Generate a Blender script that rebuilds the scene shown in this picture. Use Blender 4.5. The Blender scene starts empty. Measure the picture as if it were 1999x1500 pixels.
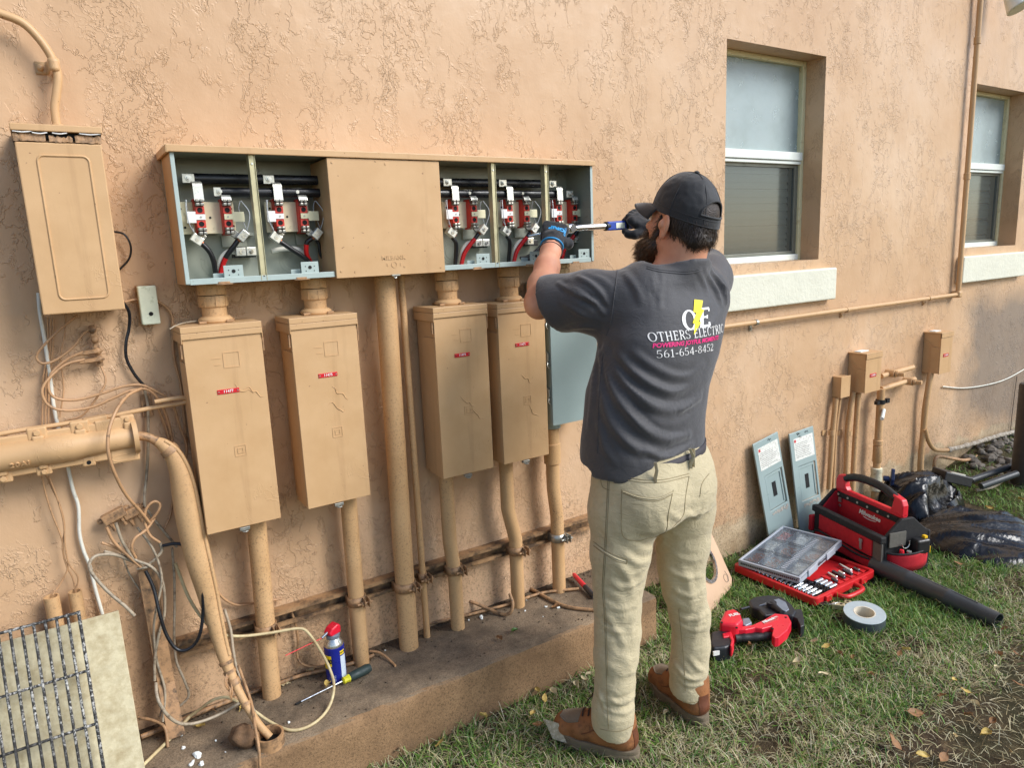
import bpy, bmesh, math, random
import numpy as np
from mathutils import Vector, Matrix
from mathutils.bvhtree import BVHTree
# -- c
SC = bpy.context.scene
COL = SC.collection
random.seed(7)
RNG = np.random.default_rng(7)
CR = np.array([[0.83638685, -0.13739292, 0.53064133],
   [-0.54654807, -0.13531656, 0.82642279],
   [-0.04174008, -0.98123015, -0.18826883]])
FPX = 1381.4
EYE = np.array([0.0, 0.0, 1.55])
cam_d = bpy.data.cameras.new('camera')
cam = bpy.data.objects.new('camera', cam_d)
COL.objects.link(cam)
r_, d_, f_ = CR[:, 0], CR[:, 1], CR[:, 2]
cam.matrix_world = Matrix(((r_[0], -d_[0], -f_[0], EYE[0]), (r_[1], -d_[1], -f_[1], EYE[1]),
      (r_[2], -d_[2], -f_[2], EYE[2]), (0, 0, 0, 1)))
cam_d.sensor_fit = 'HORIZONTAL'
cam_d.sensor_width = 36.0
cam_d.lens = FPX / 1999.0 * 36.0
cam_d.clip_start = 0.05
cam_d.clip_end = 300.0
SC.camera = cam
SUN_TO = Vector((0.50, -0.62, 0.62)).normalized()     # direction towards the light
sun_el = math.asin(SUN_TO.z)
sun_az = math.atan2(SUN_TO.x, SUN_TO.y)
world = bpy.data.worlds.new('World')
SC.world = world
world.use_nodes = True
wn = world.node_tree
wn.nodes.clear()
sky = wn.nodes.new('ShaderNodeTexSky')
sky.sky_type = 'NISHITA'
sky.sun_disc = False
sky.sun_elevation = sun_el
sky.sun_rotation = sun_az
sky.air_density = 1.0
sky.dust_density = 1.0
bg = wn.nodes.new('ShaderNodeBackground')
bg.inputs['Strength'].default_value = 0.13
wo = wn.nodes.new('ShaderNodeOutputWorld')
wn.links.new(sky.outputs[0], bg.inputs[0])
wn.links.new(bg.outputs[0], wo.inputs[0])
sun_d = bpy.data.lights.new('sun', 'SUN')
sun_d.energy = 2.2
sun_d.angle = math.radians(28)
sun_d.color = (1.0, 0.995, 0.985)
sun = bpy.data.objects.new('sun', sun_d)
sun.rotation_euler = (-SUN_TO).to_track_quat('-Z', 'Y').to_euler()
sun.location = (3, -4, 6)
COL.objects.link(sun)
SC.view_settings.view_transform = 'Standard'
SC.view_settings.look = 'None'
SC.view_settings.exposure = 0.68
SC.view_settings.gamma = 1.0
SC.view_settings.use_curve_mapping = False
SC.render.engine = 'CYCLES'
SC.cycles.use_denoising = True
SC.cycles.max_bounces = 6
SC.cycles.diffuse_bounces = 3
SC.cycles.glossy_bounces = 3
SC.cycles.transmission_bounces = 6
SC.cycles.transparent_max_bounces = 8
SC.cycles.caustics_reflective = False
SC.cycles.caustics_refractive = False
# -- p
WALL = 2.22     # the wall's face
SLAB = 0.18     # height of the concrete ledge
def ray(u, v):
 return CR @ np.array([u - 999.5, v - 750.0, FPX])
def P(u, v, y=WALL):
 d = ray(u, v)
 p = EYE + d * (y / d[1])
 return Vector(p)
def G(u, v, z=0.0):
 d = ray(u, v)
 return Vector(EYE + d * ((z - EYE[2]) / d[2]))
def to_px(p):
 q = CR.T @ (np.asarray(p, float) - EYE)
 return np.array([999.5 + FPX * q[0] / q[2], 750.0 + FPX * q[1] / q[2]])
# -- t
def tag(o, label=None, cat=None, group=None, kind=None):
 if label: o['label'] = label
 if cat: o['category'] = cat
 if group: o['group'] = group
 if kind: o['kind'] = kind
 return o
def thing(name, label, cat, loc=(0, 0, 0), group=None, rot=(0, 0, 0)):
 o = bpy.data.objects.new(name, None)
 o.empty_display_size = 0.05
 COL.objects.link(o)
 o.location = loc
 o.rotation_euler = rot
 return tag(o, label, cat, group)
def origin_of(o):
 p = Vector((0, 0, 0))
 while o is not None:
  p = p + Vector(o.location)
  o = o.parent
 return p
# -- m
def spl(pts, n=8, closed=False):
 """Catmull-Rom through the points."""
 p = [np.array(q, float) for q in pts]
 if len(p) < 3 and not closed:
  return [p[0] + (p[-1] - p[0]) * t for t in np.linspace(0, 1, n + 1)]
 out = []
 m = len(p)
 segs = m if closed else m - 1
 for i in range(segs):
  if closed:
   a, b, c, d = p[(i - 1) % m], p[i], p[(i + 1) % m], p[(i + 2) % m]
  else:
   b, c = p[i], p[i + 1]
   a = p[i - 1] if i > 0 else 2 * b - c
   d = p[i + 2] if i + 2 < m else 2 * c - b
  for k in range(n):
   t = k / n
   out.append(0.5 * ((2 * b) + (c - a) * t + (2 * a - 5 * b + 4 * c - d) * t * t + (3 * b - a - 3 * c + d) * t ** 3))
 if not closed:
  out.append(p[-1])
 return out
class MB:
 def __init__(self):
  self.v = []
  self.f = []
  self.mi = []
  self.cur = 0
 def add(self, vs, fs, mi=None):
  b = len(self.v)
  self.v.extend([tuple(map(float, q)) for q in vs])
  for f in fs:
   self.f.append(tuple(b + i for i in f))
   self.mi.append(self.cur if mi is None else mi)
  return self
 def box(self, x0, x1, y0, y1, z0, z1):
  vs = [(x0, y0, z0), (x1, y0, z0), (x1, y1, z0), (x0, y1, z0), (x0, y0, z1), (x1, y0, z1), (x1, y1, z1), (x0, y1, z1)]
  return self.add(vs, [(0, 3, 2, 1), (4, 5, 6, 7), (0, 1, 5, 4), (1, 2, 6, 5), (2, 3, 7, 6), (3, 0, 4, 7)])
 def obox(self, c, ex, ey, ez):
  c, ex, ey, ez = (np.array(q, float) for q in (c, ex, ey, ez))
  vs = [c + a * ex + b * ey + d * ez for d in (-1, 1) for a, b in ((-1, -1), (1, -1), (1, 1), (-1, 1))]
  fs = [(0, 3, 2, 1), (4, 5, 6, 7), (0, 1, 5, 4), (1, 2, 6, 5), (2, 3, 7, 6), (3, 0, 4, 7)]
  if np.dot(np.cross(ex, ey), ez) < 0:
   fs = [tuple(reversed(f)) for f in fs]
  return self.add(vs, fs)
 def tube(self, path, r, n=10, caps=True, flat=1.0, up=None):
  """r: number or list along the path."""
  p = [np.array(q, float) for q in path]
  m = len(p)
  rr = [r] * m if np.isscalar(r) else list(r)
  t = []
  for i in range(m):
   a = p[min(i + 1, m - 1)] - p[max(i - 1, 0)]
   l = np.linalg.norm(a)
   t.append(a / l if l > 1e-9 else np.array([0, 0, 1.0]))
  ref = np.array([0, 0, 1.0]) if up is None else np.array(up, float)
  if abs(np.dot(ref, t[0])) > 0.95:
   ref = np.array([1.0, 0, 0]) if up is None else ref
  nrm = ref - t[0] * np.dot(ref, t[0])
  nrm /= np.linalg.norm(nrm)
  vs = []
  for i in range(m):
   nrm = nrm - t[i] * np.dot(nrm, t[i])
   nrm /= max(np.linalg.norm(nrm), 1e-9)
   bn = np.cross(t[i], nrm)
   for k in range(n):
    a = 2 * math.pi * k / n
    vs.append(p[i] + rr[i] * (math.cos(a) * nrm * flat + math.sin(a) * bn))
  fs = []
  for i in range(m - 1):
   for k in range(n):
    k2 = (k + 1) % n
    fs.append((i * n + k, i * n + k2, (i + 1) * n + k2, (i + 1) * n + k))
  if caps:
   fs.append(tuple(reversed(range(n))))
   fs.append(tuple(range((m - 1) * n, m * n)))
  return self.add(vs, fs)
 def cyl(self, a, b, r, n=16, r2=None, caps=True):
  return self.tube([a, b], [r, r if r2 is None else r2], n, caps)
 def lathe(self, prof, o=(0, 0, 0), ax=(0, 0, 1), n=24, caps=True):
  """prof: list of (radius, height along ax)."""
  ax = np.array(ax, float) / np.linalg.norm(ax)
  ref = np.array([1.0, 0, 0]) if abs(ax[0]) < 0.9 else np.array([0, 1.0, 0])
  e1 = ref - ax * np.dot(ref, ax)
  e1 /= np.linalg.norm(e1)
  e2 = np.cross(ax, e1)
  o = np.array(o, float)
  vs, fs = [], []
  for r, h in prof:
   for k in range(n):
    a = 2 * math.pi * k / n
    vs.append(o + ax * h + r * (math.cos(a) * e1 + math.sin(a) * e2))
  for i in range(len(prof) - 1):
   for k in range(n):
    k2 = (k + 1) % n
    fs.append((i * n + k, i * n + k2, (i + 1) * n + k2, (i + 1) * n + k))
  if caps:
   fs.append(tuple(reversed(range(n))))
   fs.append(tuple(range((len(prof) - 1) * n, len(prof) * n)))
  return self.add(vs, fs)
 def ring(self, o, ax, r0, r1, h, n=32):
  """annulus solid: inner r0, outer r1, height h along ax."""
  ax = np.array(ax, float) / np.linalg.norm(ax)
  return self.lathe([(r0, 0), (r1, 0), (r1, h), (r0, h), (r0, 0)], o, ax, n, caps=False)
 def prism(self, poly, o, ex, ey, depth, hole=None):
  """2-D outline (ccw in ex, ey) extruded along ex x ey by depth."""
  o, ex, ey = (np.array(q, float) for q in (o, ex, ey))
  en = np.cross(ex, ey)
  en /= np.linalg.norm(en)
  n = len(poly)
  a = [o + ex * x + ey * y for x, y in poly]
  b = [q + en * depth for q in a]
  fs = [(i, (i + 1) % n, n + (i + 1) % n, n + i) for i in range(n)]
  if hole is None:
   fs += [tuple(reversed(range(n))), tuple(range(n, 2 * n))]
   return self.add(a + b, fs)
  m = len(hole)
  c = [o + ex * x + ey * y for x, y in hole]
  d = [q + en * depth for q in c]
  vs = a + b + c + d
  B = 2 * n
  fs += [(B + (i + 1) % m, B + i, B + m + i, B + m + (i + 1) % m) for i in range(m)]
  assert m == n
  for i in range(n):
   j = (i + 1) % n
   fs.append((n + i, n + j, B + m + j, B + m + i))
   fs.append((j, i, B + i, B + j))
  return self.add(vs, fs)
 def ball(self, c, r, n=12, m=8, e=None):
  """ellipsoid, r number or 3 radii; e optional 3x3 axes rows."""
  c = np.array(c, float)
  r = np.array([r] * 3 if np.isscalar(r) else r, float)
  E = np.eye(3) if e is None else np.array(e, float)
  vs = [c + np.array([0, 0, r[2]]) @ E]
  for i in range(1, m):
   th = math.pi * i / m
   for k in range(n):
    a = 2 * math.pi * k / n
    vs.append(c + np.array([r[0] * math.sin(th) * math.cos(a), r[1] * math.sin(th) * math.sin(a), r[2] * math.cos(th)]) @ E)
  vs.append(c + np.array([0, 0, -r[2]]) @ E)
  fs = [(0, 1 + k, 1 + (k + 1) % n) for k in range(n)]
  for i in range(m - 2):
   for k in range(n):
    k2 = (k + 1) % n
    fs.append((1 + i * n + k, 1 + (i + 1) * n + k, 1 + (i + 1) * n + k2, 1 + i * n + k2))
  L = len(vs) - 1
  fs += [(L, 1 + (m - 2) * n + (k + 1) % n, 1 + (m - 2) * n + k) for k in range(n)]
  return self.add(vs, fs)
 def grid(self, rows, closed=False):
  """rows: list of equal-length lists of points."""
  m = len(rows[0])
  vs = [q for r in rows for q in r]
  fs = []
  for i in range(len(rows) - 1):
   for k in range(m if closed else m - 1):
    k2 = (k + 1) % m
    fs.append((i * m + k, i * m + k2, (i + 1) * m + k2, (i + 1) * m + k))
  return self.add(vs, fs)
 def build(self, name, mat, parent=None, loc=None, bev=0.0, smooth=None, local=False, seg=2):
  """Vertices are world coordinates (or, with local=True, relative to the parent)."""
  me = bpy.data.meshes.new(name)
  off = Vector((0, 0, 0))
  if not local:
   if parent is not None: off = origin_of(parent)
   if loc is not None: off = off + (Vector(loc) - off)
  L = Vector(loc) if loc is not None else None
  vs = self.v
  if off.length > 0:
   a = np.array(vs) - np.array(off)
   vs = a.tolist()
  me.from_pydata(vs, [], self.f)
  mats = mat if isinstance(mat, (list, tuple)) else [mat]
  for m_ in mats: me.materials.append(m_)
  if len(mats) > 1:
   me.polygons.foreach_set('material_index', self.mi)
  if smooth is not None:
   me.shade_smooth()
   me.set_sharp_from_angle(angle=math.radians(smooth))
  me.update()
  o = bpy.data.objects.new(name, me)
  COL.objects.link(o)
  if parent is not None:
   o.parent = parent
   if L is not None and not local: o.location = L - origin_of(parent)
   elif L is not None: o.location = L
  elif L is not None:
   o.location = L
  if bev > 0:
   md = o.modifiers.new('bevel', 'BEVEL')
   md.width = bev
   md.segments = seg
   md.limit_method = 'ANGLE'
   md.angle_limit = math.radians(35)
   md.harden_normals = False
  return o
def copy_tree(o, parent=None):
 c = o.copy()
 COL.objects.link(c)
 c.parent = parent
 for ch in list(o.children): copy_tree(ch, c)
 return c
def text_mb(s, o, ex, ey, size, lift=0.0006, align='CENTER', shear=0.0, bold=0.0, mb=None, spacing=1.0):
 """Flat lettering (built-in font) as mesh: o = anchor, ex/ey = unit directions."""
 cu = bpy.data.curves.new('t', 'FONT')
 cu.body = s
 cu.size = size
 cu.align_x = align
 cu.align_y = 'CENTER'
 cu.shear = shear
 cu.offset = bold
 cu.space_character = spacing
 cu.resolution_u = 3
 ob = bpy.data.objects.new('t', cu)
 COL.objects.link(ob)
 dg = bpy.context.evaluated_depsgraph_get()
 me = bpy.data.meshes.new_from_object(ob.evaluated_get(dg))
 bpy.data.objects.remove(ob)
 o, ex, ey = (np.array(q, float) for q in (o, ex, ey))
 en = np.cross(ex, ey)
 vs = [o + ex * q.co.x + ey * q.co.y + en * lift for q in me.vertices]
 fs = [tuple(p.vertices) for p in me.polygons]
 bpy.data.meshes.remove(me)
 bpy.data.curves.remove(cu)
 mb = mb or MB()
 mb.add(vs, fs)
 return mb
# -- m
def lin(r, g, b):
 def f(c):
  c /= 255.0
  return c / 12.92 if c <= 0.04045 else ((c + 0.055) / 1.055) ** 2.4
 return (f(r), f(g), f(b), 1.0)
class NT:
 def __init__(self, name):
  self.m = bpy.data.materials.new(name)
  self.m.use_nodes = True
  self.t = self.m.node_tree
  self.t.nodes.clear()
  self.out = self.t.nodes.new('ShaderNodeOutputMaterial')
  self.b = self.t.nodes.new('ShaderNodeBsdfPrincipled')
  self.t.links.new(self.b.outputs[0], self.out.inputs[0])
  self._co = None
 def co(self, kind='Object'):
  if self._co is None:
   self._co = self.t.nodes.new('ShaderNodeTexCoord')
  return self._co.outputs[kind]
 def pos(self):
  return self.t.nodes.new('ShaderNodeNewGeometry').outputs['Position']
 def n(self, typ, **kw):
  nd = self.t.nodes.new('ShaderNode' + typ)
  for k, val in kw.items():
   if hasattr(nd, k) and not k[0].isupper():
    setattr(nd, k, val)
  return nd
 def link(self, a, b):
  self.t.links.new(a, b)
 def mapping(self, vec, scale=(1, 1, 1), loc=(0, 0, 0), rot=(0, 0, 0)):
  nd = self.t.nodes.new('ShaderNodeMapping')
  nd.inputs['Scale'].default_value = scale
  nd.inputs['Location'].default_value = loc
  nd.inputs['Rotation'].default_value = rot
  self.link(vec, nd.inputs['Vector'])
  return nd.outputs[0]
 def noise(self, vec, scale, detail=4, rough=0.55, dist=0.0, out='Fac'):
  nd = self.t.nodes.new('ShaderNodeTexNoise')
  nd.inputs['Scale'].default_value = scale
  nd.inputs['Detail'].default_value = detail
  nd.inputs['Roughness'].default_value = rough
  nd.inputs['Distortion'].default_value = dist
  self.link(vec, nd.inputs['Vector'])
  return nd.outputs[out]
 def ramp(self, fac, stops):
  nd = self.t.nodes.new('ShaderNodeValToRGB')
  el = nd.color_ramp.elements
  while len(el) < len(stops): el.new(0.5)
  for e, (p, c) in zip(el, stops):
   e.position = p
   e.color = c if len(c) == 4 else (c[0], c[1], c[2], 1)
  self.link(fac, nd.inputs[0])
  return nd.outputs[0]
 def step(self, fac, a, b):
  return self.ramp(fac, [(a, (0, 0, 0, 1)), (b, (1, 1, 1, 1))])
 def math(self, op, a, b=None, clamp=False):
  nd = self.t.nodes.new('ShaderNodeMath')
  nd.operation = op
  nd.use_clamp = clamp
  for i, q in enumerate((a, b)):
   if q is None: continue
   if isinstance(q, (int, float)): nd.inputs[i].default_value = q
   else: self.link(q, nd.inputs[i])
  return nd.outputs[0]
 def mix(self, fac, a, b, mode='MIX'):
  nd = self.t.nodes.new('ShaderNodeMix')
  nd.data_type = 'RGBA'
  nd.blend_type = mode
  for s, q in (('Factor', fac), ('A', a), ('B', b)):
   ins = [i for i in nd.inputs if i.name == s and (i.type == 'RGBA' if s != 'Factor' else i.type == 'VALUE')][0]
   if isinstance(q, (int, float)): ins.default_value = q
   elif isinstance(q, tuple): ins.default_value = q
   else: self.link(q, ins)
  return [o for o in nd.outputs if o.type == 'RGBA'][0]
 def bump(self, h, strength=0.5, dist=0.01, normal=None):
  nd = self.t.nodes.new('ShaderNodeBump')
  nd.inputs['Strength'].default_value = strength
  nd.inputs['Distance'].default_value = dist
  self.link(h, nd.inputs['Height'])
  if normal is not None: self.link(normal, nd.inputs['Normal'])
  return nd.outputs[0]
 def set(self, **kw):
  names = dict(color='Base Color', rough='Roughness', metal='Metallic', normal='Normal', spec='Specular IOR Level', trans='Transmission Weight',
     coat='Coat Weight', ior='IOR', alpha='Alpha', sheen='Sheen Weight', sss='Subsurface Weight')
  for k, q in kw.items():
   s = self.b.inputs[names[k]]
   if isinstance(q, (int, float, tuple)): s.default_value = q
   else: self.link(q, s)
  return self
def simple(name, col, rough=0.5, metal=0.0, var=0.12, vscale=18.0, bump=0.0, bscale=200.0, bdist=0.002, dirt=None, spec=0.5, dscale=30.0, dth=(0.55, 0.75), coat=0.0, rvar=0.1):
 """Painted / plain surface with slight colour variation, optional dirt specks and fine relief."""
 N = NT(name)
 co = N.co('Object')
 v = N.noise(co, vscale, 5, 0.6)
 d = tuple(max(0, c * (1 - var)) for c in col[:3]) + (1,)
 l = tuple(min(1, c * (1 + var)) for c in col[:3]) + (1,)
 c = N.ramp(v, [(0.3, d), (0.7, l)])
 if dirt:
  k = N.step(N.noise(co, dscale, 8, 0.7), dth[0], dth[1])
  c = N.mix(k, c, dirt)
 N.set(color=c, metal=metal, spec=spec, coat=coat)
 rr = N.ramp(N.noise(co, vscale * 1.7, 4, 0.6), [(0.3, (max(0.02, rough - rvar),) * 3), (0.7, (min(1, rough + rvar),) * 3)])
 N.set(rough=rr)
 if bump > 0:
  h = N.noise(co, bscale, 4, 0.6)
  N.set(normal=N.bump(h, bump, bdist))
 return N.m
# -- s
TAN = lin(199, 156, 110)
M = {}
def mat_tanbox():
 N = NT('tan_enamel')
 co = N.co('Object')
 c = N.ramp(N.noise(co, 7, 5, 0.6), [(0.3, lin(197, 158, 113)), (0.7, lin(208, 170, 125))])
 k = N.step(N.noise(co, 75, 3, 0.5), 0.72, 0.75)
 c = N.mix(k, c, lin(150, 112, 78))
 st = N.step(N.noise(N.mapping(co, (1, 1, 0.07)), 26, 5, 0.65), 0.56, 0.72)
 c = N.mix(N.math('MULTIPLY', st, 0.28), c, lin(160, 122, 84))
 c = N.mix(N.math('MULTIPLY', N.step(N.noise(co, 3.1, 6, 0.7), 0.52, 0.7), 0.30), c, lin(178, 136, 92))
 N.set(color=c, spec=0.4)
 N.set(rough=N.ramp(N.noise(co, 14, 4, 0.6), [(0.3, (0.34,) * 3), (0.7, (0.5,) * 3)]))
 h1 = N.noise(co, 9, 2, 0.5)
 h2 = N.noise(co, 260, 3, 0.6)
 dr = N.noise(N.mapping(co, (1, 1, 0.5)), 13, 4, 0.6, 0.9)
 ed = N.math('MULTIPLY', N.ramp(dr, [(0.55, (0, 0, 0)), (0.562, (1, 1, 1)), (0.575, (0, 0, 0))]), N.step(N.noise(co, 5, 2), 0.56, 0.62))
 h = N.math('ADD', N.math('MULTIPLY', h1, 0.9), N.math('ADD', N.math('MULTIPLY', h2, 0.08), N.math('MULTIPLY', ed, 0.25)))
 N.set(normal=N.bump(h, 0.45, 0.004))
 return N.m
def mat_tanpipe():
 """tan paint with a grainy skin, thick dirt specks towards nothing in particular"""
 N = NT('tan_pipe_paint')
 co = N.pos()
 c = N.ramp(N.noise(co, 6, 5, 0.6), [(0.3, lin(192, 152, 106)), (0.7, lin(207, 168, 122))])
 sp = N.step(N.noise(co, 150, 6, 0.75), 0.52, 0.66)
 reg = N.step(N.noise(co, 3.2, 4, 0.6), 0.40, 0.66)
 c = N.mix(N.math('MULTIPLY', N.math('MULTIPLY', sp, N.math('ADD', reg, 0.25)), 0.72), c, lin(112, 84, 60))
 N.set(color=c, spec=0.35, rough=0.55)
 N.set(normal=N.bump(N.noise(co, 190, 5, 0.7), 0.35, 0.003))
 return N.m
def mat_stucco():
 N = NT('stucco')
 p = N.pos()
 sep = N.n('SeparateXYZ')
 N.link(p, sep.inputs[0])
 X, Z = sep.outputs[0], sep.outputs[2]
 wv = N.n('VectorMath', operation='SCALE')
 wc = N.noise(p, 9.0, 4, 0.6, out='Color')
 sub = N.n('VectorMath', operation='SUBTRACT')
 N.link(wc, sub.inputs[0])
 sub.inputs[1].default_value = (0.5, 0.5, 0.5)
 N.link(sub.outputs[0], wv.inputs[0])
 wv.inputs['Scale'].default_value = 0.10
 ad = N.n('VectorMath', operation='ADD')
 N.link(p, ad.inputs[0])
 N.link(wv.outputs[0], ad.inputs[1])
 w = ad.outputs[0]
 a = N.noise(N.mapping(w, (1.0, 1.0, 0.62)), 7.0, 6, 0.6)
 b = N.noise(N.mapping(w, (1.0, 1.0, 0.7), (3.1, 0, 1.7)), 17.0, 5, 0.6)
 e = N.noise(N.mapping(w, (1.0, 1.0, 0.34), (8.0, 0, 5.0)), 13.0, 5, 0.6)
 def rid(f, c, wd): return N.ramp(f, [(c - wd, (0, 0, 0)), (c, (1, 1, 1)), (c + wd * 0.6, (0, 0, 0))])
 def seg(off, s, lo): return N.step(N.noise(N.mapping(p, (1, 1, 0.8), (off, 0, off)), s, 3, 0.55), lo, lo + 0.07)
 L1 = N.math('MULTIPLY', rid(a, 0.50, 0.022), seg(2, 4.5, 0.49))
 L2 = N.math('MULTIPLY', rid(b, 0.515, 0.028), seg(11, 3.6, 0.51))
 L3 = N.math('MULTIPLY', rid(e, 0.47, 0.022), seg(23, 5.0, 0.49))
 L4 = N.math('MULTIPLY', rid(b, 0.42, 0.025), seg(31, 2.8, 0.55))
 P1 = N.math('MULTIPLY', N.step(a, 0.555, 0.57), seg(5, 3.0, 0.5))
 P2 = N.math('MULTIPLY', N.step(e, 0.54, 0.56), seg(17, 3.4, 0.52))
 big = N.noise(N.mapping(p, (1, 1, 0.8)), 2.6, 3, 0.5)
 fine = N.noise(p, 150, 4, 0.65)
 mid = N.noise(p, 26, 4, 0.6)
 h = N.math('ADD', N.math('ADD', L1, L2), N.math('ADD', L3, L4))
 h = N.math('ADD', h, N.math('MULTIPLY', N.math('ADD', P1, P2), 1.0))
 h = N.math('ADD', h, N.math('MULTIPLY', big, 6.0))
 h = N.math('ADD', h, N.math('MULTIPLY', fine, 0.12))
 h = N.math('ADD', h, N.math('MULTIPLY', mid, 0.9))
 c = N.ramp(N.noise(p, 1.3, 6, 0.65), [(0.3, lin(193, 155, 117)), (0.5, lin(205, 169, 132)), (0.7, lin(214, 182, 149))])
 c = N.mix(N.math('MULTIPLY', N.step(N.noise(N.mapping(p, (1, 1, 0.12)), 5.5, 6, 0.65), 0.54, 0.75), 0.22), c, lin(168, 130, 96))
 zn = N.math('ADD', Z, N.math('MULTIPLY', N.math('SUBTRACT', N.noise(p, 5, 5, 0.6), 0.5), 0.28))
 low = N.math('SUBTRACT', 1.0, N.step(zn, 0.16, 0.185))
 onr = N.step(X, 0.22, 0.2202)
 xr = N.math('MULTIPLY', X, 0.1)
 onr = N.step(xr, 0.222, 0.226)
 c = N.mix(N.math('MULTIPLY', low, onr), c, N.ramp(N.noise(p, 9, 5, 0.65), [(0.3, lin(172, 146, 112)), (0.7, lin(214, 192, 158))]))
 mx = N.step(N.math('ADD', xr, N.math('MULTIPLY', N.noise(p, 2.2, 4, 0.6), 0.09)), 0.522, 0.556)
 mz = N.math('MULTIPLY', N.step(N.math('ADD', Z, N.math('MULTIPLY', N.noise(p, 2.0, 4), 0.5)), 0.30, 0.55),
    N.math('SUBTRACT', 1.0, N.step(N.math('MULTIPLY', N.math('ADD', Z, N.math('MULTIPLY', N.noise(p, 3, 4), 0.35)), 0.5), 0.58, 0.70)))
 c = N.mix(N.math('MULTIPLY', N.math('MULTIPLY', mx, mz), 0.72), c, lin(112, 107, 102))  # mottled darker grey patch at the wall's far right end
 spl_ = N.math('MULTIPLY', N.step(N.noise(p, 120, 7, 0.75), 0.50, 0.66), N.math('SUBTRACT', 1.0, N.step(N.math('ADD', Z, N.math('MULTIPLY', N.noise(p, 4, 4), 0.6)), 0.55, 1.0)))
 c = N.mix(N.math('MULTIPLY', spl_, 0.75), c, lin(98, 74, 52))
 N.set(color=c, spec=0.35)
 N.set(rough=N.ramp(N.noise(p, 8, 4), [(0.3, (0.34,) * 3), (0.7, (0.52,) * 3)]))
 N.set(normal=N.bump(h, 1.0, 0.0014))
 return N.m
M['tan'] = mat_tanbox()
M['pipe'] = mat_tanpipe()
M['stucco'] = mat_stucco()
M['grey_enamel'] = simple('grey_green_enamel', lin(150, 154, 140), 0.36, 0, 0.10, 6, 0.1, 90, 0.002, lin(105, 105, 92), dscale=7, dth=(0.6, 0.85))
M['lip'] = simple('pale_grey_enamel', lin(172, 186, 180), 0.4, 0, 0.08, 14, 0, dirt=lin(120, 118, 104), dscale=30, dth=(0.66, 0.75))
M['divider'] = simple('yellowed_metal', lin(196, 188, 150), 0.38, 0.35, 0.15, 30, 0, dirt=lin(120, 108, 80), dscale=40, dth=(0.6, 0.75))
M['plate'] = simple('cream_insulator', lin(224, 217, 180), 0.4, 0.0, 0.08, 30, 0, dirt=lin(150, 140, 100), dscale=50, dth=(0.62, 0.75))
M['bar'] = simple('black_sleeve', lin(26, 28, 33), 0.3, 0, 0.3, 20, 0.15, 40, 0.003)
M['steel'] = simple('bright_steel', lin(205, 204, 198), 0.28, 0.9, 0.1, 50, 0.05, 150, 0.001)
M['tin'] = simple('tinned_strap', lin(222, 220, 208), 0.34, 0.55, 0.06, 50)
M['jaw'] = simple('grey_spring_steel', lin(150, 148, 140), 0.35, 0.8, 0.15, 60)
M['dark'] = simple('dark_hole', lin(12, 12, 12), 0.8)
M['redblock'] = simple('red_moulding', lin(196, 52, 38), 0.42, 0, 0.12, 40)
M['redwire'] = simple('red_insulation', lin(205, 28, 30), 0.35, 0, 0.08, 30)
M['blackwire'] = simple('black_insulation', lin(24, 24, 26), 0.35, 0, 0.2, 30)
M['whitewire'] = simple('white_insulation', lin(222, 220, 206), 0.45, 0, 0.06, 30, dirt=lin(160, 150, 130), dscale=40, dth=(0.6, 0.75))
M['copper'] = simple('copper_strands', lin(170, 96, 60), 0.35, 0.9, 0.15, 200)
M['clear'] = simple('clear_strip', lin(190, 196, 200), 0.2, 0, 0.05, 30)
M['bluegrey'] = simple('blue_grey_enamel', lin(150, 167, 164), 0.36, 0, 0.05, 6, 0.12, 12, 0.003, lin(110, 122, 122), dscale=90, dth=(0.7, 0.75))
M['tagred'] = simple('red_engraved_plastic', lin(206, 34, 46), 0.35, 0, 0.05, 30)
M['white'] = simple('white_print', lin(232, 230, 226), 0.5, 0, 0.03, 30)
M['black'] = simple('black_plastic', lin(28, 28, 30), 0.42, 0, 0.2, 40, 0.1, 300, 0.001)
M['zinc'] = simple('zinc_plating', lin(176, 176, 168), 0.38, 0.75, 0.15, 60, dirt=lin(110, 96, 74), dscale=30, dth=(0.55, 0.75))
M['strut'] = simple('overpainted_strut', lin(170, 134, 96), 0.5, 0.1, 0.18, 20, 0.2, 150, 0.002, lin(82, 66, 52), dscale=16, dth=(0.44, 0.62))
M['dirty_tan'] = simple('overpainted_dirty', lin(178, 138, 98), 0.6, 0, 0.15, 20, 0.3, 200, 0.002, lin(92, 74, 56), dscale=40, dth=(0.45, 0.65))
M['cable'] = simple('tan_painted_cable', lin(184, 143, 103), 0.5, 0, 0.12, 25, 0.2, 200, 0.001, lin(112, 88, 66), dscale=60, dth=(0.55, 0.7))
M['oldgrey'] = simple('grey_sheath', lin(164, 150, 128), 0.5, 0, 0.15, 25, 0.2, 200, 0.001, lin(112, 96, 78), dscale=60, dth=(0.5, 0.66))
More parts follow.
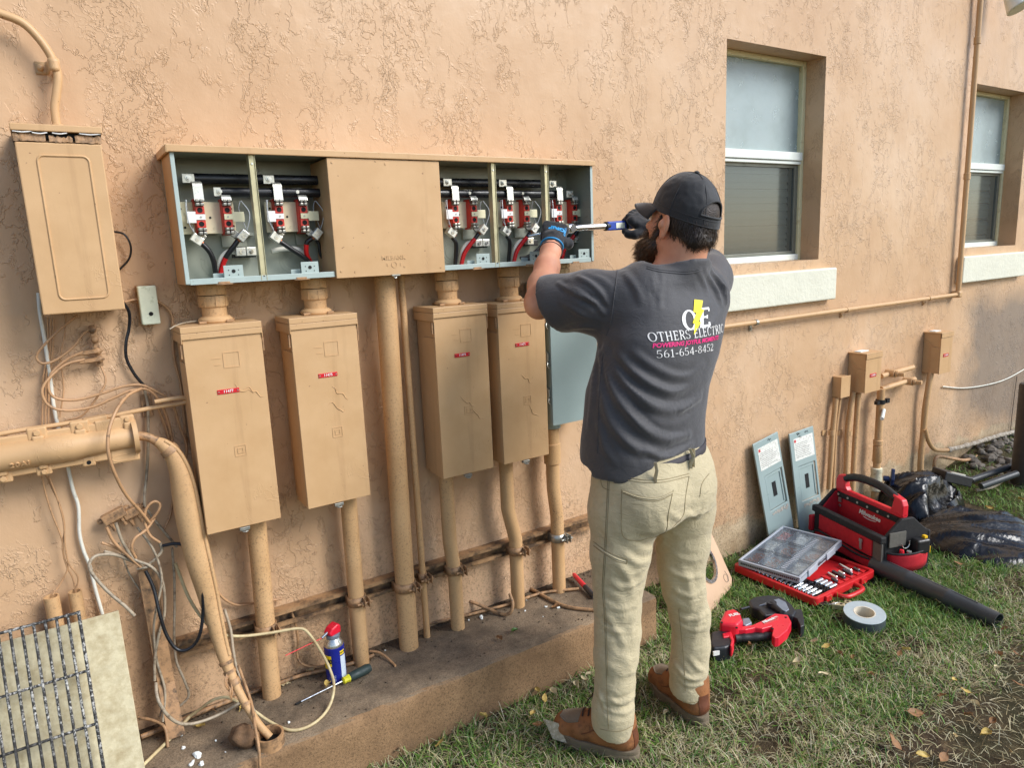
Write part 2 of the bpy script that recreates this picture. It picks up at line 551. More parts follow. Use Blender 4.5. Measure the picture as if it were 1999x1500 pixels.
# -- t
house = thing('house_wall', 'tan stucco house wall with two sash windows behind the meter boxes', 'wall', (2.5, WALL, 0))
WIN = [(2.603, 3.318), (4.802, 5.51)]
WZ0, WZ1 = 1.43, 2.402
def wall_mesh():
 m = MB()
 xs = [-4, WIN[0][0], WIN[0][1], WIN[1][0], WIN[1][1], 11]
 zs = [-0.4, WZ0, WZ1, 4.4]
 for i in range(5):
  for k in range(3):
   if k == 1 and i in (1, 3): continue
   x0, x1, z0, z1 = xs[i], xs[i + 1], zs[k], zs[k + 1]
   m.add([(x0, WALL, z0), (x1, WALL, z0), (x1, WALL, z1), (x0, WALL, z1)], [(0, 1, 2, 3)])
 D = WALL + 0.19
 for x0, x1 in WIN:
  m.add([(x0, WALL, WZ0), (x0, D, WZ0), (x0, D, WZ1), (x0, WALL, WZ1)], [(0, 1, 2, 3)])
  m.add([(x1, WALL, WZ0), (x1, D, WZ0), (x1, D, WZ1), (x1, WALL, WZ1)], [(3, 2, 1, 0)])
  m.add([(x0, WALL, WZ1), (x1, WALL, WZ1), (x1, D, WZ1), (x0, D, WZ1)], [(0, 3, 2, 1)])
  m.add([(x0, WALL, WZ0), (x1, WALL, WZ0), (x1, D, WZ0), (x0, D, WZ0)], [(0, 1, 2, 3)])
 m.add([(-4, D, -0.4), (11, D, -0.4), (11, D + 0.002, 4.4), (-4, D + 0.002, 4.4)], [(3, 2, 1, 0)] if False else [])
 m.add([(-4, WALL, 4.4), (11, WALL, 4.4), (11, D + 1.2, 4.4), (-4, D + 1.2, 4.4)], [(0, 1, 2, 3)])
 m.add([(-4, WALL, -0.4), (-4, WALL, 4.4), (-4, D + 1.2, 4.4), (-4, D + 1.2, -0.4)], [(0, 1, 2, 3)])
 m.add([(11, WALL, -0.4), (11, WALL, 4.4), (11, D + 1.2, 4.4), (11, D + 1.2, -0.4)], [(3, 2, 1, 0)])
 m.add([(-4, D + 1.2, -0.4), (11, D + 1.2, -0.4), (11, D + 1.2, 4.4), (-4, D + 1.2, 4.4)], [(3, 2, 1, 0)])
 return m
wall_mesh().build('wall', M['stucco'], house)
M['cream_frame'] = simple('yellowed_frame_paint', lin(226, 218, 176), 0.45, 0, 0.08, 20, 0.1, 60, 0.002, lin(176, 158, 112), dscale=20, dth=(0.55, 0.75))
M['white_alu'] = simple('white_aluminium', lin(226, 232, 224), 0.35, 0, 0.05, 20, 0, dirt=lin(150, 152, 140), dscale=60, dth=(0.66, 0.76))
M['grey_sash'] = simple('dull_grey_sash', lin(120, 122, 112), 0.45, 0.3, 0.12, 20, dirt=lin(80, 78, 70), dscale=40, dth=(0.55, 0.75))
M['sill'] = simple('pale_green_cream_paint', lin(222, 220, 200), 0.5, 0, 0.05, 8, 0.6, 60, 0.004, lin(176, 176, 148), dscale=22, dth=(0.6, 0.8))
M['slat'] = simple('blind_slat', lin(206, 206, 196), 0.45, 0, 0.05, 10)
N = NT('obscure_glass')
h_ = N.noise(N.pos(), 160, 4, 0.6)
dc = N.mix(N.math('MULTIPLY', N.step(N.noise(N.pos(), 7, 6, 0.7), 0.45, 0.75), 0.5), lin(192, 208, 208), lin(160, 176, 170))
N.set(color=dc, rough=N.ramp(N.noise(N.pos(), 9, 5, 0.6), [(0.3, (0.12,) * 3), (0.7, (0.32,) * 3)]), trans=0.35, ior=1.45, spec=0.6, normal=N.bump(h_, 0.25, 0.002))
M['obscure'] = N.m
N = NT('screened_glass')
gl = N.n('BsdfGlossy')
gl.inputs['Roughness'].default_value = 0.12
gl.inputs['Color'].default_value = (0.9, 0.95, 1, 1)
tr = N.n('BsdfTransparent')
tr.inputs[0].default_value = (0.60, 0.64, 0.62, 1)
df = N.n('BsdfDiffuse')
df.inputs[0].default_value = lin(104, 112, 108)
m1 = N.n('MixShader')
m1.inputs[0].default_value = 0.38
N.link(tr.outputs[0], m1.inputs[1])
N.link(df.outputs[0], m1.inputs[2])
m2 = N.n('MixShader')
fr = N.n('Fresnel')
fr.inputs[0].default_value = 1.6
N.link(fr.outputs[0], m2.inputs[0])
N.link(m1.outputs[0], m2.inputs[1])
N.link(gl.outputs[0], m2.inputs[2])
N.link(m2.outputs[0], N.out.inputs[0])
M['screen'] = N.m
M['room'] = simple('dark_room', lin(52, 54, 54), 0.9)
def window(x0, x1, screen_dark):
 yf = WALL + 0.105        # face of the frame
 fw = 0.026
 zr = 1.925               # meeting rail
 fr = MB()
 fr.box(x0, x0 + fw, yf, yf + 0.07, WZ0, WZ1)
 fr.box(x1 - fw, x1, yf, yf + 0.07, WZ0, WZ1)
 fr.box(x0 + fw, x1 - fw, yf + 0.001, yf + 0.069, WZ1 - 0.024, WZ1)
 w = fr.build('window', M['cream_frame'], house, bev=0.003)
 s = MB()
 s.box(x0 + fw, x1 - fw, yf - 0.004, yf + 0.05, WZ0, WZ0 + 0.030)
 s.build('bottom_rail', M['white_alu'], w, bev=0.003)
 s = MB()
 s.box(x0 + fw, x1 - fw, yf - 0.012, yf + 0.03, zr, zr + 0.040)
 s.box(x0 + fw, x1 - fw, yf - 0.004, yf + 0.03, zr - 0.018, zr - 0.002)
 s.build('meeting_rail', M['white_alu'], w, bev=0.003)
 s = MB()
 a, b, c, d = x0 + fw, x1 - fw, WZ0 + 0.03, zr - 0.018
 s.box(a, a + 0.02, yf + 0.012, yf + 0.03, c, d)
 s.box(b - 0.028, b, yf + 0.012, yf + 0.03, c, d)
 s.box(a + 0.02, b - 0.028, yf + 0.013, yf + 0.029, c, c + 0.016)
 s.box(a + 0.02, b - 0.028, yf + 0.013, yf + 0.029, d - 0.016, d)
 s.build('lower_sash', M['grey_sash'], w, bev=0.002)
 s = MB()
 s.box(x0 + fw - 0.004, x1 - fw + 0.004, yf + 0.024, yf + 0.030, zr + 0.038, WZ1 - 0.02)
 s.build('upper_pane', M['obscure'], w)
 s = MB()
 s.add([(a + 0.018, yf + 0.020, c + 0.014), (b - 0.026, yf + 0.020, c + 0.014), (b - 0.026, yf + 0.020, d - 0.014), (a + 0.018, yf + 0.020, d - 0.014)], [(0, 1, 2, 3)])
 s.build('lower_pane', M['screen'], w)
 me = None
 k = 0
 z = WZ0 + 0.035
 while z < WZ1 - 0.03:
  if me is None:
   s = MB()
   rows = [[(x, yf + 0.062 + t * 0.010 - 0.004 * math.sin(t * math.pi), WZ0 + 0.035 + 0.0375 * t) for x in (x0 + 0.03, x1 - 0.03)] for t in (0, 0.33, 0.66, 1.0)]
   s.grid(rows)
   sl = s.build('blind_slat', M['slat'], w)
   me = sl
  else:
   sl = me.copy()
   COL.objects.link(sl)
   sl.location.z = me.location.z + (z - WZ0 - 0.035)
   sl.rotation_euler = (0, random.uniform(-0.006, 0.006), 0)
  z += 0.036
 s = MB()
 s.box(x0 - 0.02, x1 + 0.02, WALL + 0.30, WALL + 0.31, WZ0 - 0.05, WZ1 + 0.05)
 s.box(x0 - 0.02, x0 - 0.005, WALL + 0.192, WALL + 0.30, WZ0 - 0.05, WZ1 + 0.05)
 s.box(x1 + 0.005, x1 + 0.02, WALL + 0.192, WALL + 0.30, WZ0 - 0.05, WZ1 + 0.05)
 s.build('dark_room', M['room'], w)
 return w
window(*WIN[0], False)
window(*WIN[1], True)
for x0, x1 in ((2.515, 3.420), (4.738, 5.60)):
 s = MB()
 n = 24
 s.box(x0, x1, WALL - 0.042, WALL + 0.10, 1.221, 1.384)
 s.build('window_sill', M['sill'], house, bev=0.008, seg=3)
# -- g
def mat_soil():
 N = NT('soil')
 p = N.pos()
 c = N.ramp(N.noise(p, 11, 8, 0.7), [(0.3, lin(46, 37, 29)), (0.55, lin(84, 69, 52)), (0.75, lin(128, 108, 80))])
 g = N.step(N.noise(p, 2.2, 4, 0.6), 0.42, 0.62)
 c = N.mix(N.math('MULTIPLY', g, 0.5), c, lin(62, 70, 40))
 fl = N.step(N.noise(p, 90, 3, 0.6), 0.64, 0.68)
 c = N.mix(N.math('MULTIPLY', fl, 0.7), c, lin(160, 140, 104))
 N.set(color=c, rough=0.95, spec=0.2, normal=N.bump(N.noise(p, 45, 8, 0.7), 0.9, 0.02))
 return N.m
M['soil'] = mat_soil()
from mathutils import noise as mnoise
def ground_z(x, y):
 if not (0.2 < x < 7.5 and -1.5 < y < 2.3): return 0.0
 e = min(1, (x - 0.2) / 0.5, (7.5 - x) / 0.5, (y + 1.5) / 0.5)
 z = e * (0.014 * mnoise.noise(Vector((x * 2.1, y * 2.1, 3.0))) + 0.006 * mnoise.noise(Vector((x * 8, y * 8, 1.0))) - 0.006)
 z -= 0.035 * math.exp(-(((x - 1.69) / 0.11) ** 2 + ((y - 1.245) / 0.07) ** 2))      # a scuffed hole
 z += 0.025 * math.exp(-(((x - 1.76) / 0.12) ** 2 + ((y - 1.33) / 0.08) ** 2))
 if x > 4.75 and y > 1.75:                                                            # rubble heaped at the wall's foot
  z += 0.11 * min(1, (x - 4.75) / 0.5) * min(1, (y - 1.75) / 0.4)
 return z
def ground():
 xs = [-60, -25, -8, -2, 0] + list(np.arange(0.2, 7.55, 0.045)) + [9, 14, 30, 60]
 ys = [-60, -25, -8, -3] + list(np.arange(-1.5, 2.305, 0.045)) + [2.5, 6, 25, 60]
 m = MB()
 m.grid([[(x, y, ground_z(x, y)) for x in xs] for y in ys])
 o = m.build('ground', M['soil'], smooth=60)
 tag(o, 'patchy lawn soil in front of the house', None, None, 'structure')
ground()
def mat_ledge():
 N = NT('ledge_concrete')
 p = N.pos()
 sep = N.n('SeparateXYZ')
 N.link(p, sep.inputs[0])
 geo = N.n('NewGeometry')
 sn = N.n('SeparateXYZ')
 N.link(geo.outputs['True Normal'], sn.inputs[0])
 painted = N.ramp(N.noise(p, 6, 6, 0.65), [(0.3, lin(128, 100, 72)), (0.7, lin(170, 136, 100))])
 sp = N.step(N.noise(p, 170, 6, 0.75), 0.50, 0.64)
 painted = N.mix(N.math('MULTIPLY', sp, 0.8), painted, lin(86, 66, 48))
 worn = N.ramp(N.noise(p, 7, 8, 0.7), [(0.28, lin(84, 74, 62)), (0.5, lin(138, 120, 98)), (0.72, lin(168, 146, 118))])
 sp2 = N.step(N.noise(p, 230, 6, 0.8), 0.47, 0.62)
 worn = N.mix(N.math('MULTIPLY', sp2, 0.6), worn, lin(52, 44, 36))
 gr = N.step(N.noise(p, 320, 3, 0.6), 0.62, 0.7)
 worn = N.mix(N.math('MULTIPLY', gr, 0.5), worn, lin(176, 160, 136))
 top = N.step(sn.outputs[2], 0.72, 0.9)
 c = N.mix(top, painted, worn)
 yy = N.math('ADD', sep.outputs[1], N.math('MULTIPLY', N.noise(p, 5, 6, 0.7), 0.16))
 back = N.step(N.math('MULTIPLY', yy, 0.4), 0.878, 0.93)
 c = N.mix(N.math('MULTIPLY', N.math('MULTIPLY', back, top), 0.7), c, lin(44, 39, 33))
 st = N.step(N.noise(p, 3.4, 5, 0.65), 0.56, 0.70)
 c = N.mix(N.math('MULTIPLY', st, 0.45), c, lin(58, 50, 42))
 N.set(color=c, rough=0.88, spec=0.25)
 N.set(normal=N.bump(N.math('ADD', N.noise(p, 140, 6, 0.75), N.math('MULTIPLY', N.noise(p, 12, 4), 2.0)), 0.6, 0.006))
 return N.m
M['ledge'] = mat_ledge()
def ledge():
 """cast concrete ledge along the wall's foot: worn, uneven front edge"""
 m = MB()
 x0, x1 = -1.2, 1.838
 xs = np.arange(x0, x1 + 0.001, 0.0217)
 rows = []
 prof = [(1.875, -0.06), (1.878, 0.06), (1.877, 0.125), (1.879, 0.160), (1.884, 0.174), (1.893, 0.180), (1.94, 0.181), (2.02, 0.180), (2.12, 0.179), (WALL + 0.01, 0.180)]
 for x in xs:
  r = []
  for i, (y, z) in enumerate(prof):
   e = 1.0 if i in (2, 3, 4, 5) else 0.4
   dy = e * (0.006 * mnoise.noise(Vector((x * 6, i * 0.35, 0))) + 0.003 * mnoise.noise(Vector((x * 26, i * 0.9, 5))))
   dz = e * (0.004 * mnoise.noise(Vector((x * 7, i * 0.3, 9))) + 0.002 * mnoise.noise(Vector((x * 30, i, 2))))
   if 1 <= i < 9: r.append((x, y + dy, z + (dz if i > 1 else 0)))
   else: r.append((x, y, z))
  rows.append(r)
 m.grid(rows)
 last = rows[-1]
 b = [(x1, WALL + 0.01, -0.06)]
 m.add(last + b, [tuple(range(len(last) + 1))])
 m.f = [tuple(reversed(f)) for f in m.f]
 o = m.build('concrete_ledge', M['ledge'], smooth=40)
 tag(o, None, None, None, 'structure')
ledge()
# -- m
CX0, CX1, CZ0, CZ1, CYF = 0.309, 1.703, 1.490, 1.836, 2.060
CYB = 2.205
cab = thing('meter_cabinet', 'long tan five-bay meter cabinet standing open with bare sockets and one closed cover', 'meter cabinet', ((CX0 + CX1) / 2, CYB, CZ0))
m = MB()
m.box(CX0, CX1, CYB, CYB + 0.012, CZ0, CZ1)
back = m.build('back_panel', M['grey_enamel'], cab)
for (x, z, r) in ((0.56, 1.805, .013), (0.335, 1.52, .010), (0.333, 1.80, .011), (1.66, 1.81, .010)):
 q = MB()
 q.ring((x, CYB, z), (0, -1, 0), r * 0.55, r, 0.004, 20)
 q.cyl((x, CYB, z), (x, CYB - 0.005, z), r * 0.35, 6)
 q.build('mounting_screw', M['grey_enamel'], back, smooth=40)
for cx in (0.42, 0.64, 1.19, 1.41):
 q = MB()
 for r in (0.022, 0.031, 0.040):
  q.ring((cx, CYB + 0.0005, 1.545), (0, -1, 0), r, r + 0.0022, 0.0016, 32)
 q.build('knockout_rings', M['grey_enamel'], back, smooth=40)
for x0, x1 in ((CX0, CX0 + 0.004), (CX1 - 0.004, CX1)):
 m = MB()
 m.box(x0, x1, CYF, CYB, CZ0, CZ1)
 out = 5 if x0 < 1 else 3
 m.mi = [1] * 6
 m.mi[out] = 0
 m.build('side_panel', [M['tan'], M['grey_enamel']], cab)
 e = MB()
 xe = x0 - 0.0005 if x0 < 1 else x0 - 0.006
 e.box(xe, xe + 0.0105, CYF - 0.004, CYF - 0.0005, CZ0 + 0.002, CZ1 - 0.003)
 e.build('front_edge', M['lip'], cab, bev=0.001)
m = MB()
m.box(CX0 + 0.004, CX1 - 0.004, CYF + 0.004, CYB, CZ1 - 0.004, CZ1 - 0.001)
m.build('top_panel', M['grey_enamel'], cab)
m = MB()
xs = np.linspace(CX0 - 0.008, CX1 + 0.006, 2)
m.box(CX0 - 0.009, CX1 + 0.007, CYF - 0.012, WALL - 0.001, CZ1 + 0.000, CZ1 + 0.010)
m.box(CX0 - 0.009, CX1 + 0.007, CYF - 0.014, CYF - 0.0065, CZ1 - 0.007, CZ1 + 0.0115)
m.box(CX0 - 0.0105, CX0 - 0.003, CYF - 0.0135, WALL - 0.001, CZ1 - 0.009, CZ1 + 0.0105)
m.build('hood', M['tan'], cab, bev=0.002)
m = MB()
m.box(CX0 + 0.004, CX1 - 0.004, CYF + 0.003, CYB, CZ0, CZ0 + 0.003)
m.build('bottom_panel', M['lip'], cab)
for x0, x1 in ((CX0 + 0.0105, 0.7165), (1.0835, CX1 - 0.011)):
 m = MB()
 m.box(x0, x1, CYF - 0.001, CYF + 0.002, CZ0 - 0.001, CZ0 + 0.015)
 m.box(x0, x1, CYF + 0.0025, CYF + 0.016, CZ0 + 0.0125, CZ0 + 0.0145)
 m.build('bottom_lip', M['lip'], cab, bev=0.0012)
for x in (0.405, 0.617, 1.205, 1.415, 1.62):
 m = MB()
 m.box(x - 0.022, x + 0.022, CYF - 0.010, CYF - 0.0015, CZ0 - 0.004, CZ0 - 0.0015)
 m.box(x - 0.015, x + 0.015, CYF - 0.0035, CYF - 0.0015, CZ0 - 0.0012, CZ0 + 0.004)
 m.build('latch_slot', M['dirty_tan'], cab, bev=0.0008)
for x in (0.513, 1.2845, 1.5000):
 m = MB()
 m.box(x - 0.0065, x + 0.0065, CYF + 0.001, CYF + 0.004, CZ0 + 0.001, CZ1 - 0.004)
 m.box(x - 0.0085, x - 0.0065, CYF - 0.002, CYF + 0.022, CZ0 + 0.001, CZ1 - 0.004)
 m.box(x + 0.0065, x + 0.0085, CYF - 0.002, CYF + 0.022, CZ0 + 0.001, CZ1 - 0.004)
 d = m.build('divider', M['divider'], cab, bev=0.0008)
 for z in (CZ0 + 0.014, CZ1 - 0.03):
  q = MB()
  q.cyl((x, CYF + 0.001, z), (x, CYF - 0.001, z), 0.003, 10)
  q.build('screw', M['steel'], d)
m = MB()
m.box(0.7195, 1.0805, CYF - 0.008, CYF - 0.002, CZ0 - 0.006, CZ1 - 0.0085)
m.box(0.7195, 0.7225, CYF - 0.002, CYB, CZ0 - 0.004, CZ1 - 0.0095)
m.box(1.0775, 1.0805, CYF - 0.002, CYB, CZ0 - 0.004, CZ1 - 0.0095)
cov = m.build('cover_panel', M['tan'], cab, bev=0.0025)
q = MB()
text_mb('MILBANK', (0.905, CYF - 0.0082, 1.537), (1, 0, 0), (0, 0, 1), 0.017, 0.0, bold=0.0006, spacing=1.15, mb=q)
t = q.build('raised_lettering', M['tan'], cov)
sd = t.modifiers.new('thick', 'SOLIDIFY')
sd.thickness = 0.0012
sd.offset = 1
q = MB()
q.ring((0.905, CYF - 0.008, 1.516), (0, -1, 0), 0.0075, 0.0095, 0.0012, 24)
for dx in (-0.022, 0.022):
 q.box(0.905 + dx - 0.002, 0.905 + dx + 0.002, CYF - 0.0092, CYF - 0.008, 1.512, 1.521)
q.build('embossed_mark', M['tan'], cov)
q = MB()
for x, z in ((0.735, 1.815), (1.066, 1.50), (0.735, 1.505), (0.90, 1.815), (0.94, 1.509)):
 q.cyl((x, CYF - 0.008, z), (x, CYF - 0.0095, z), 0.0035, 10)
q.build('rivets', M['tan'], cov)
q = MB()
q.tube(spl([(0.906, CYF - 0.002, 1.492), (0.902, CYF - 0.006, 1.482), (0.906, CYF - 0.008, 1.475), (0.911, CYF - 0.006, 1.481), (0.909, CYF - 0.002, 1.490)], 5), 0.0022, 6)
q.box(0.893, 0.920, CYF - 0.014, CYF - 0.009, 1.482, 1.4865)
q.build('hasp', M['zinc'], cov, smooth=40)
for z0, z1, x0, x1, yy in ((1.760, 1.788, 0.372, 1.555, 2.150), (1.724, 1.750, 0.440, 1.610, 2.140)):
 for a, b in ((x0, 0.72), (0.72, 1.08), (1.08, x1)):
  m = MB()
  zm = (z0 + z1) / 2
  hh = (z1 - z0) / 2
  pr = [(math.cos(t) * 0.011, math.sin(t) * hh) for t in np.linspace(0, 2 * math.pi, 14, endpoint=False)]
  rows = []
  for x in np.linspace(a, b, 24):
   w = 1 + 0.05 * mnoise.noise(Vector((x * 14, z0 * 9, 0)))
   rows.append([(x, yy + 0.9 * p_ * w, zm + (abs(q_) ** 0.75) * (1 if q_ > 0 else -1) * (hh ** 0.25) * w) for p_, q_ in pr])
  m.grid(rows, closed=True)
  m.f = [tuple(reversed(f)) for f in m.f]
  m.build('busbar', M['bar'], cab, smooth=50)
def Qx(zx): return (zx - 540) * 0.000250      # a bay's drawing grid
def Qz(zy): return (775 - zy) * 0.000250
def socket(cx, kind):
 """one meter socket; coordinates relative to the socket plate's centre on the back panel, y negative = towards the viewer"""
 cx -= 0.007
 base = (cx, CYB, 1.6695)
 L = lambda mb, name, mat, par, **k: mb.build(name, M[mat], par, local=True, **k)
 m = MB()
 wl, wr = (-0.088, 0.066) if kind == 'left' else (-0.062, 0.066)
 if cx > 1.4: wl = -0.06
 m.box(wl, wr, -0.046, -0.038, -0.044, 0.043)
 m.box(wl + 0.02, wr - 0.02, -0.038, -0.0005, -0.02, 0.02)
 pl = m.build('meter_socket', M['plate'], cab, loc=Vector(base) - origin_of(cab), local=True, bev=0.0015)
 q = MB()
 for x, z in ((0, 0.0), (wl + 0.014, 0.024), (wl + 0.02, -0.026), (wr - 0.008, 0.024), (wr - 0.006, -0.024)):
  q.cyl((x, -0.0455, z), (x, -0.0472, z), 0.0032, 10)
 L(q, 'screw_hole', 'dark', pl)
 for s, x in ((-1, -0.030), (1, 0.041)):
  q = MB()
  pr = [(-0.044, 0.050), (-0.060, 0.050), (-0.071, 0.038), (-0.073, 0.0), (-0.071, -0.038), (-0.060, -0.046), (-0.03, -0.050), (-0.028, 0.050)]
  q.prism([(y, z) for y, z in pr], (x - 0.0125, 0, 0), (0, 1, 0), (0, 0, 1), 0.025)
  rb = L(q, 'red_block', 'redblock', pl, bev=0.0018)
  q = MB()
  for z in (0.0185, -0.0185):
   q.box(x - 0.0118, x + 0.0118, -0.0775, -0.070, z - 0.0105, z + 0.0105)
  L(q, 'terminal_face', 'redblock', pl, bev=0.0015)
  q = MB()
  for z in (0.0185, -0.0185):
   q.cyl((x, -0.0772, z), (x, -0.0779, z), 0.0058, 14)
   q.tube([(x + 0.0062 * math.cos(a), -0.0779, z + 0.0062 * math.sin(a)) for a in np.linspace(0, 2 * math.pi, 14)], 0.0009, 5)
  L(q, 'terminal_hole', 'dark', pl)
  q = MB()
  xa, xb = (x - 0.036, x + 0.012) if s < 0 else (x - 0.010, x + 0.044)
  q.box(xa, xb, -0.0795, -0.0765, -0.0075, 0.0075)
  if s < 0: q.box(x - 0.036, x - 0.0125, -0.0797, -0.0763, -0.0155, 0.0150)
  else: q.box(x + 0.0128, x + 0.0435, -0.0797, -0.0763, -0.0140, 0.0135)
  L(q, 'insulating_strap', 'plate' if s > 0 else 'white', pl, bev=0.0008)
  q = MB()
  q.cyl((x, -0.079, 0), (x, -0.0805, 0), 0.0028, 10)
  L(q, 'rivet', 'zinc', pl)
  for z in (0.0385, -0.0385):
   q = MB()
   for k in (-1, 1):
    q.box(x + k * 0.0056 - 0.0052, x + k * 0.0056 + 0.0052, -0.088, -0.066, z - 0.0095, z - 0.0006)
    q.box(x + k * 0.0056 - 0.0052, x + k * 0.0056 + 0.0052, -0.088, -0.066, z + 0.0006, z + 0.0095)
   L(q, 'spring_jaw', 'jaw', pl, bev=0.0022)
  zt = 0.104 if s < 0 else 0.069
  q = MB()
  xc = x - 0.018 if s < 0 else x - 0.0125
  q.box(xc - 0.0155, xc + 0.0155, -0.068, -0.064, zt - 0.0125, zt + 0.0115)
  L(q, 'bus_tap', 'tin', pl, bev=0.0008)
  q = MB()
  q.cyl((xc, -0.068, zt), (xc, -0.0715, zt), 0.0082, 20)
  q.cyl((xc, -0.0715, zt), (xc, -0.0775, zt), 0.0056, 6)
  q.cyl((xc, -0.0775, zt), (xc, -0.0790, zt), 0.0028, 10)
  L(q, 'tap_bolt', 'steel', pl, smooth=35)
  q = MB()
  z1 = zt - 0.012
  q.grid([[(x - 0.0125, yy, zz), (x + 0.0125, yy, zz)] for yy, zz in ((-0.064, z1 + 0.002), (-0.074, z1), (-0.0795, z1 - 0.004), (-0.0815, z1 - 0.010), (-0.0835, 0.049), (-0.084, 0.044))])
  o = L(q, 'line_strap', 'tin', pl)
  md = o.modifiers.new('thick', 'SOLIDIFY')
  md.thickness = 0.0022
 for s, x, z, ang in ((-1, Qx(358), Qz(1012), -38), (1, Qx(845), Qz(985), 48)):
  a = math.radians(ang)
  ex = np.array([math.cos(a), 0, math.sin(a)])
  ez = np.array([-math.sin(a), 0, math.cos(a)])
  c = np.array([x, -0.066, z])
  q = MB()
  q.obox(c, ex * 0.0155, (0, 0.0125, 0), ez * 0.0115)
  lg = L(q, 'lug', 'tin', pl, bev=0.0016)
  q = MB()
  c2 = c + np.array([0, -0.0125, 0])
  q.cyl(c2, c2 + np.array([0, -0.0015, 0]), 0.0062, 18)
  q.ring(c2 + np.array([0, -0.001, 0]), (0, -1, 0), 0.0030, 0.0052, 0.0012, 18)
  q.obox(c2 + np.array([0, -0.0024, 0]), ex * 0.0035, (0, 0.0008, 0), ez * 0.001)
  L(q, 'lug_screw', 'steel', pl, smooth=35)
  q = MB()
  q.obox(c + ez * 0.012 + ex * (0.008 * -s) + np.array([0, 0.01, 0]), ex * 0.010, (0, 0.004, 0), ez * 0.012)
  L(q, 'lug_tongue', 'jaw', pl, bev=0.001)
  q = MB()
  e = -s * 1.0
  q.tube([c + ex * e * 0.013, c + ex * e * 0.019], 0.0062, 10)
  L(q, 'bare_strands', 'copper', pl, smooth=40)
 q = MB()
 if kind == 'left':
  pb = [(-0.033, -0.066, -0.071), (-0.017, -0.066, -0.092), (-0.008, -0.062, -0.118), (-0.005, -0.055, -0.15), (-0.004, -0.05, -0.182)]
  pr = [(0.062, -0.066, -0.066), (0.047, -0.064, -0.085), (0.032, -0.058, -0.104), (0.022, -0.052, -0.122), (0.012, -0.046, -0.15), (0.006, -0.046, -0.182)]
 elif kind == 'mid':
  pb = [(-0.033, -0.066, -0.072), (0.0, -0.066, -0.096), (0.028, -0.064, -0.116), (0.052, -0.058, -0.14), (0.064, -0.05, -0.182)]
  pr = [(0.061, -0.066, -0.066), (0.047, -0.064, -0.076), (0.043, -0.06, -0.096), (0.046, -0.054, -0.116), (0.060, -0.05, -0.145), (0.074, -0.045, -0.182)]
 else:
  pb = [(-0.041, -0.066, -0.076), (-0.030, -0.066, -0.092), (-0.026, -0.06, -0.115), (-0.026, -0.052, -0.15), (-0.028, -0.048, -0.182)]
  pr = [(0.060, -0.066, -0.066), (0.044, -0.064, -0.085), (0.026, -0.058, -0.106), (0.008, -0.05, -0.135), (-0.006, -0.046, -0.182)]
 sp = spl(pb, 6)
 q.tube(sp, 0.0072, 12)
 L(q, 'black_conductor', 'blackwire', pl, smooth=60)
 sp = spl(pr, 8)
 cut = int(len(sp) * {'left': 0.50, 'mid': 0.28}.get(kind, 0.22))
 q = MB()
 q.tube(sp[:cut + 1], 0.0071, 12)
 L(q, 'taped_end', 'blackwire', pl, smooth=60)
 q = MB()
 q.tube(sp[cut:], 0.0074, 12)
 L(q, 'red_conductor', 'redwire', pl, smooth=60)
 if kind == 'mid':
  q = MB()
  q.tube(spl([(0.062, -0.02, -0.05), (0.09, -0.03, -0.075), (0.094, -0.03, -0.11), (0.104, -0.03, -0.13)], 6), 0.0045, 8)
  L(q, 'ground_conductor', 'blackwire', pl, smooth=60)
 if kind == 'right' and 1.3 < cx < 1.5:
  for k in range(3):
   q = MB()
   q.tube(spl([(0.03 + 0.004 * k, -0.04 - 0.012 * k, -0.155 - 0.006 * k), (0.06, -0.045 - 0.012 * k, -0.150 - 0.008 * k), (0.10, -0.05 - 0.01 * k, -0.128 - 0.01 * k), (0.13, -0.05, -0.10)], 6), 0.0052, 8)
   L(q, 'loose_conductor', 'blackwire', pl, smooth=60)
 if kind != 'mid':
  nx = 0.083 if kind == 'left' else 0.078
  nz = -0.097
  q = MB()
  q.box(nx - 0.031, nx + 0.031, -0.044, -0.012, nz - 0.0165, nz + 0.004)
  L(q, 'neutral_foot', 'black', pl, bev=0.002)
  for k in (-1, 1):
   if kind == 'right' and cx > 1.3 and k > 0: continue
   c = np.array([nx + k * 0.0145, -0.052, nz])
   q = MB()
   q.box(c[0] - 0.0135, c[0] + 0.0135, -0.064, -0.036, nz - 0.0115, nz + 0.0125)
   L(q, 'neutral_connector', 'tin', pl, bev=0.002)
   q = MB()
   q.cyl((c[0], -0.064, nz), (c[0], -0.0675, nz), 0.0058, 18)
   q.ring((c[0], -0.067, nz), (0, -1, 0), 0.0028, 0.005, 0.0014, 18)
   L(q, 'set_screw', 'steel', pl, smooth=35)
  q = MB()
  q.tube(spl([(nx - 0.026, -0.045, nz), (nx - 0.045, -0.043, nz + 0.002), (nx - 0.066, -0.040, nz - 0.018), (nx - 0.074, -0.036, nz - 0.05), (nx - 0.078, -0.036, nz - 0.085)], 8), 0.0075, 12)
  L(q, 'white_conductor', 'whitewire', pl, smooth=60)
 else:
  q = MB()
  q.tube(spl([(-0.052, -0.030, -0.098), (-0.01, -0.032, -0.092), (0.03, -0.032, -0.098), (0.06, -0.030, -0.13), (0.064, -0.03, -0.182)], 8), 0.0075, 12)
  L(q, 'white_conductor', 'whitewire', pl, smooth=60)
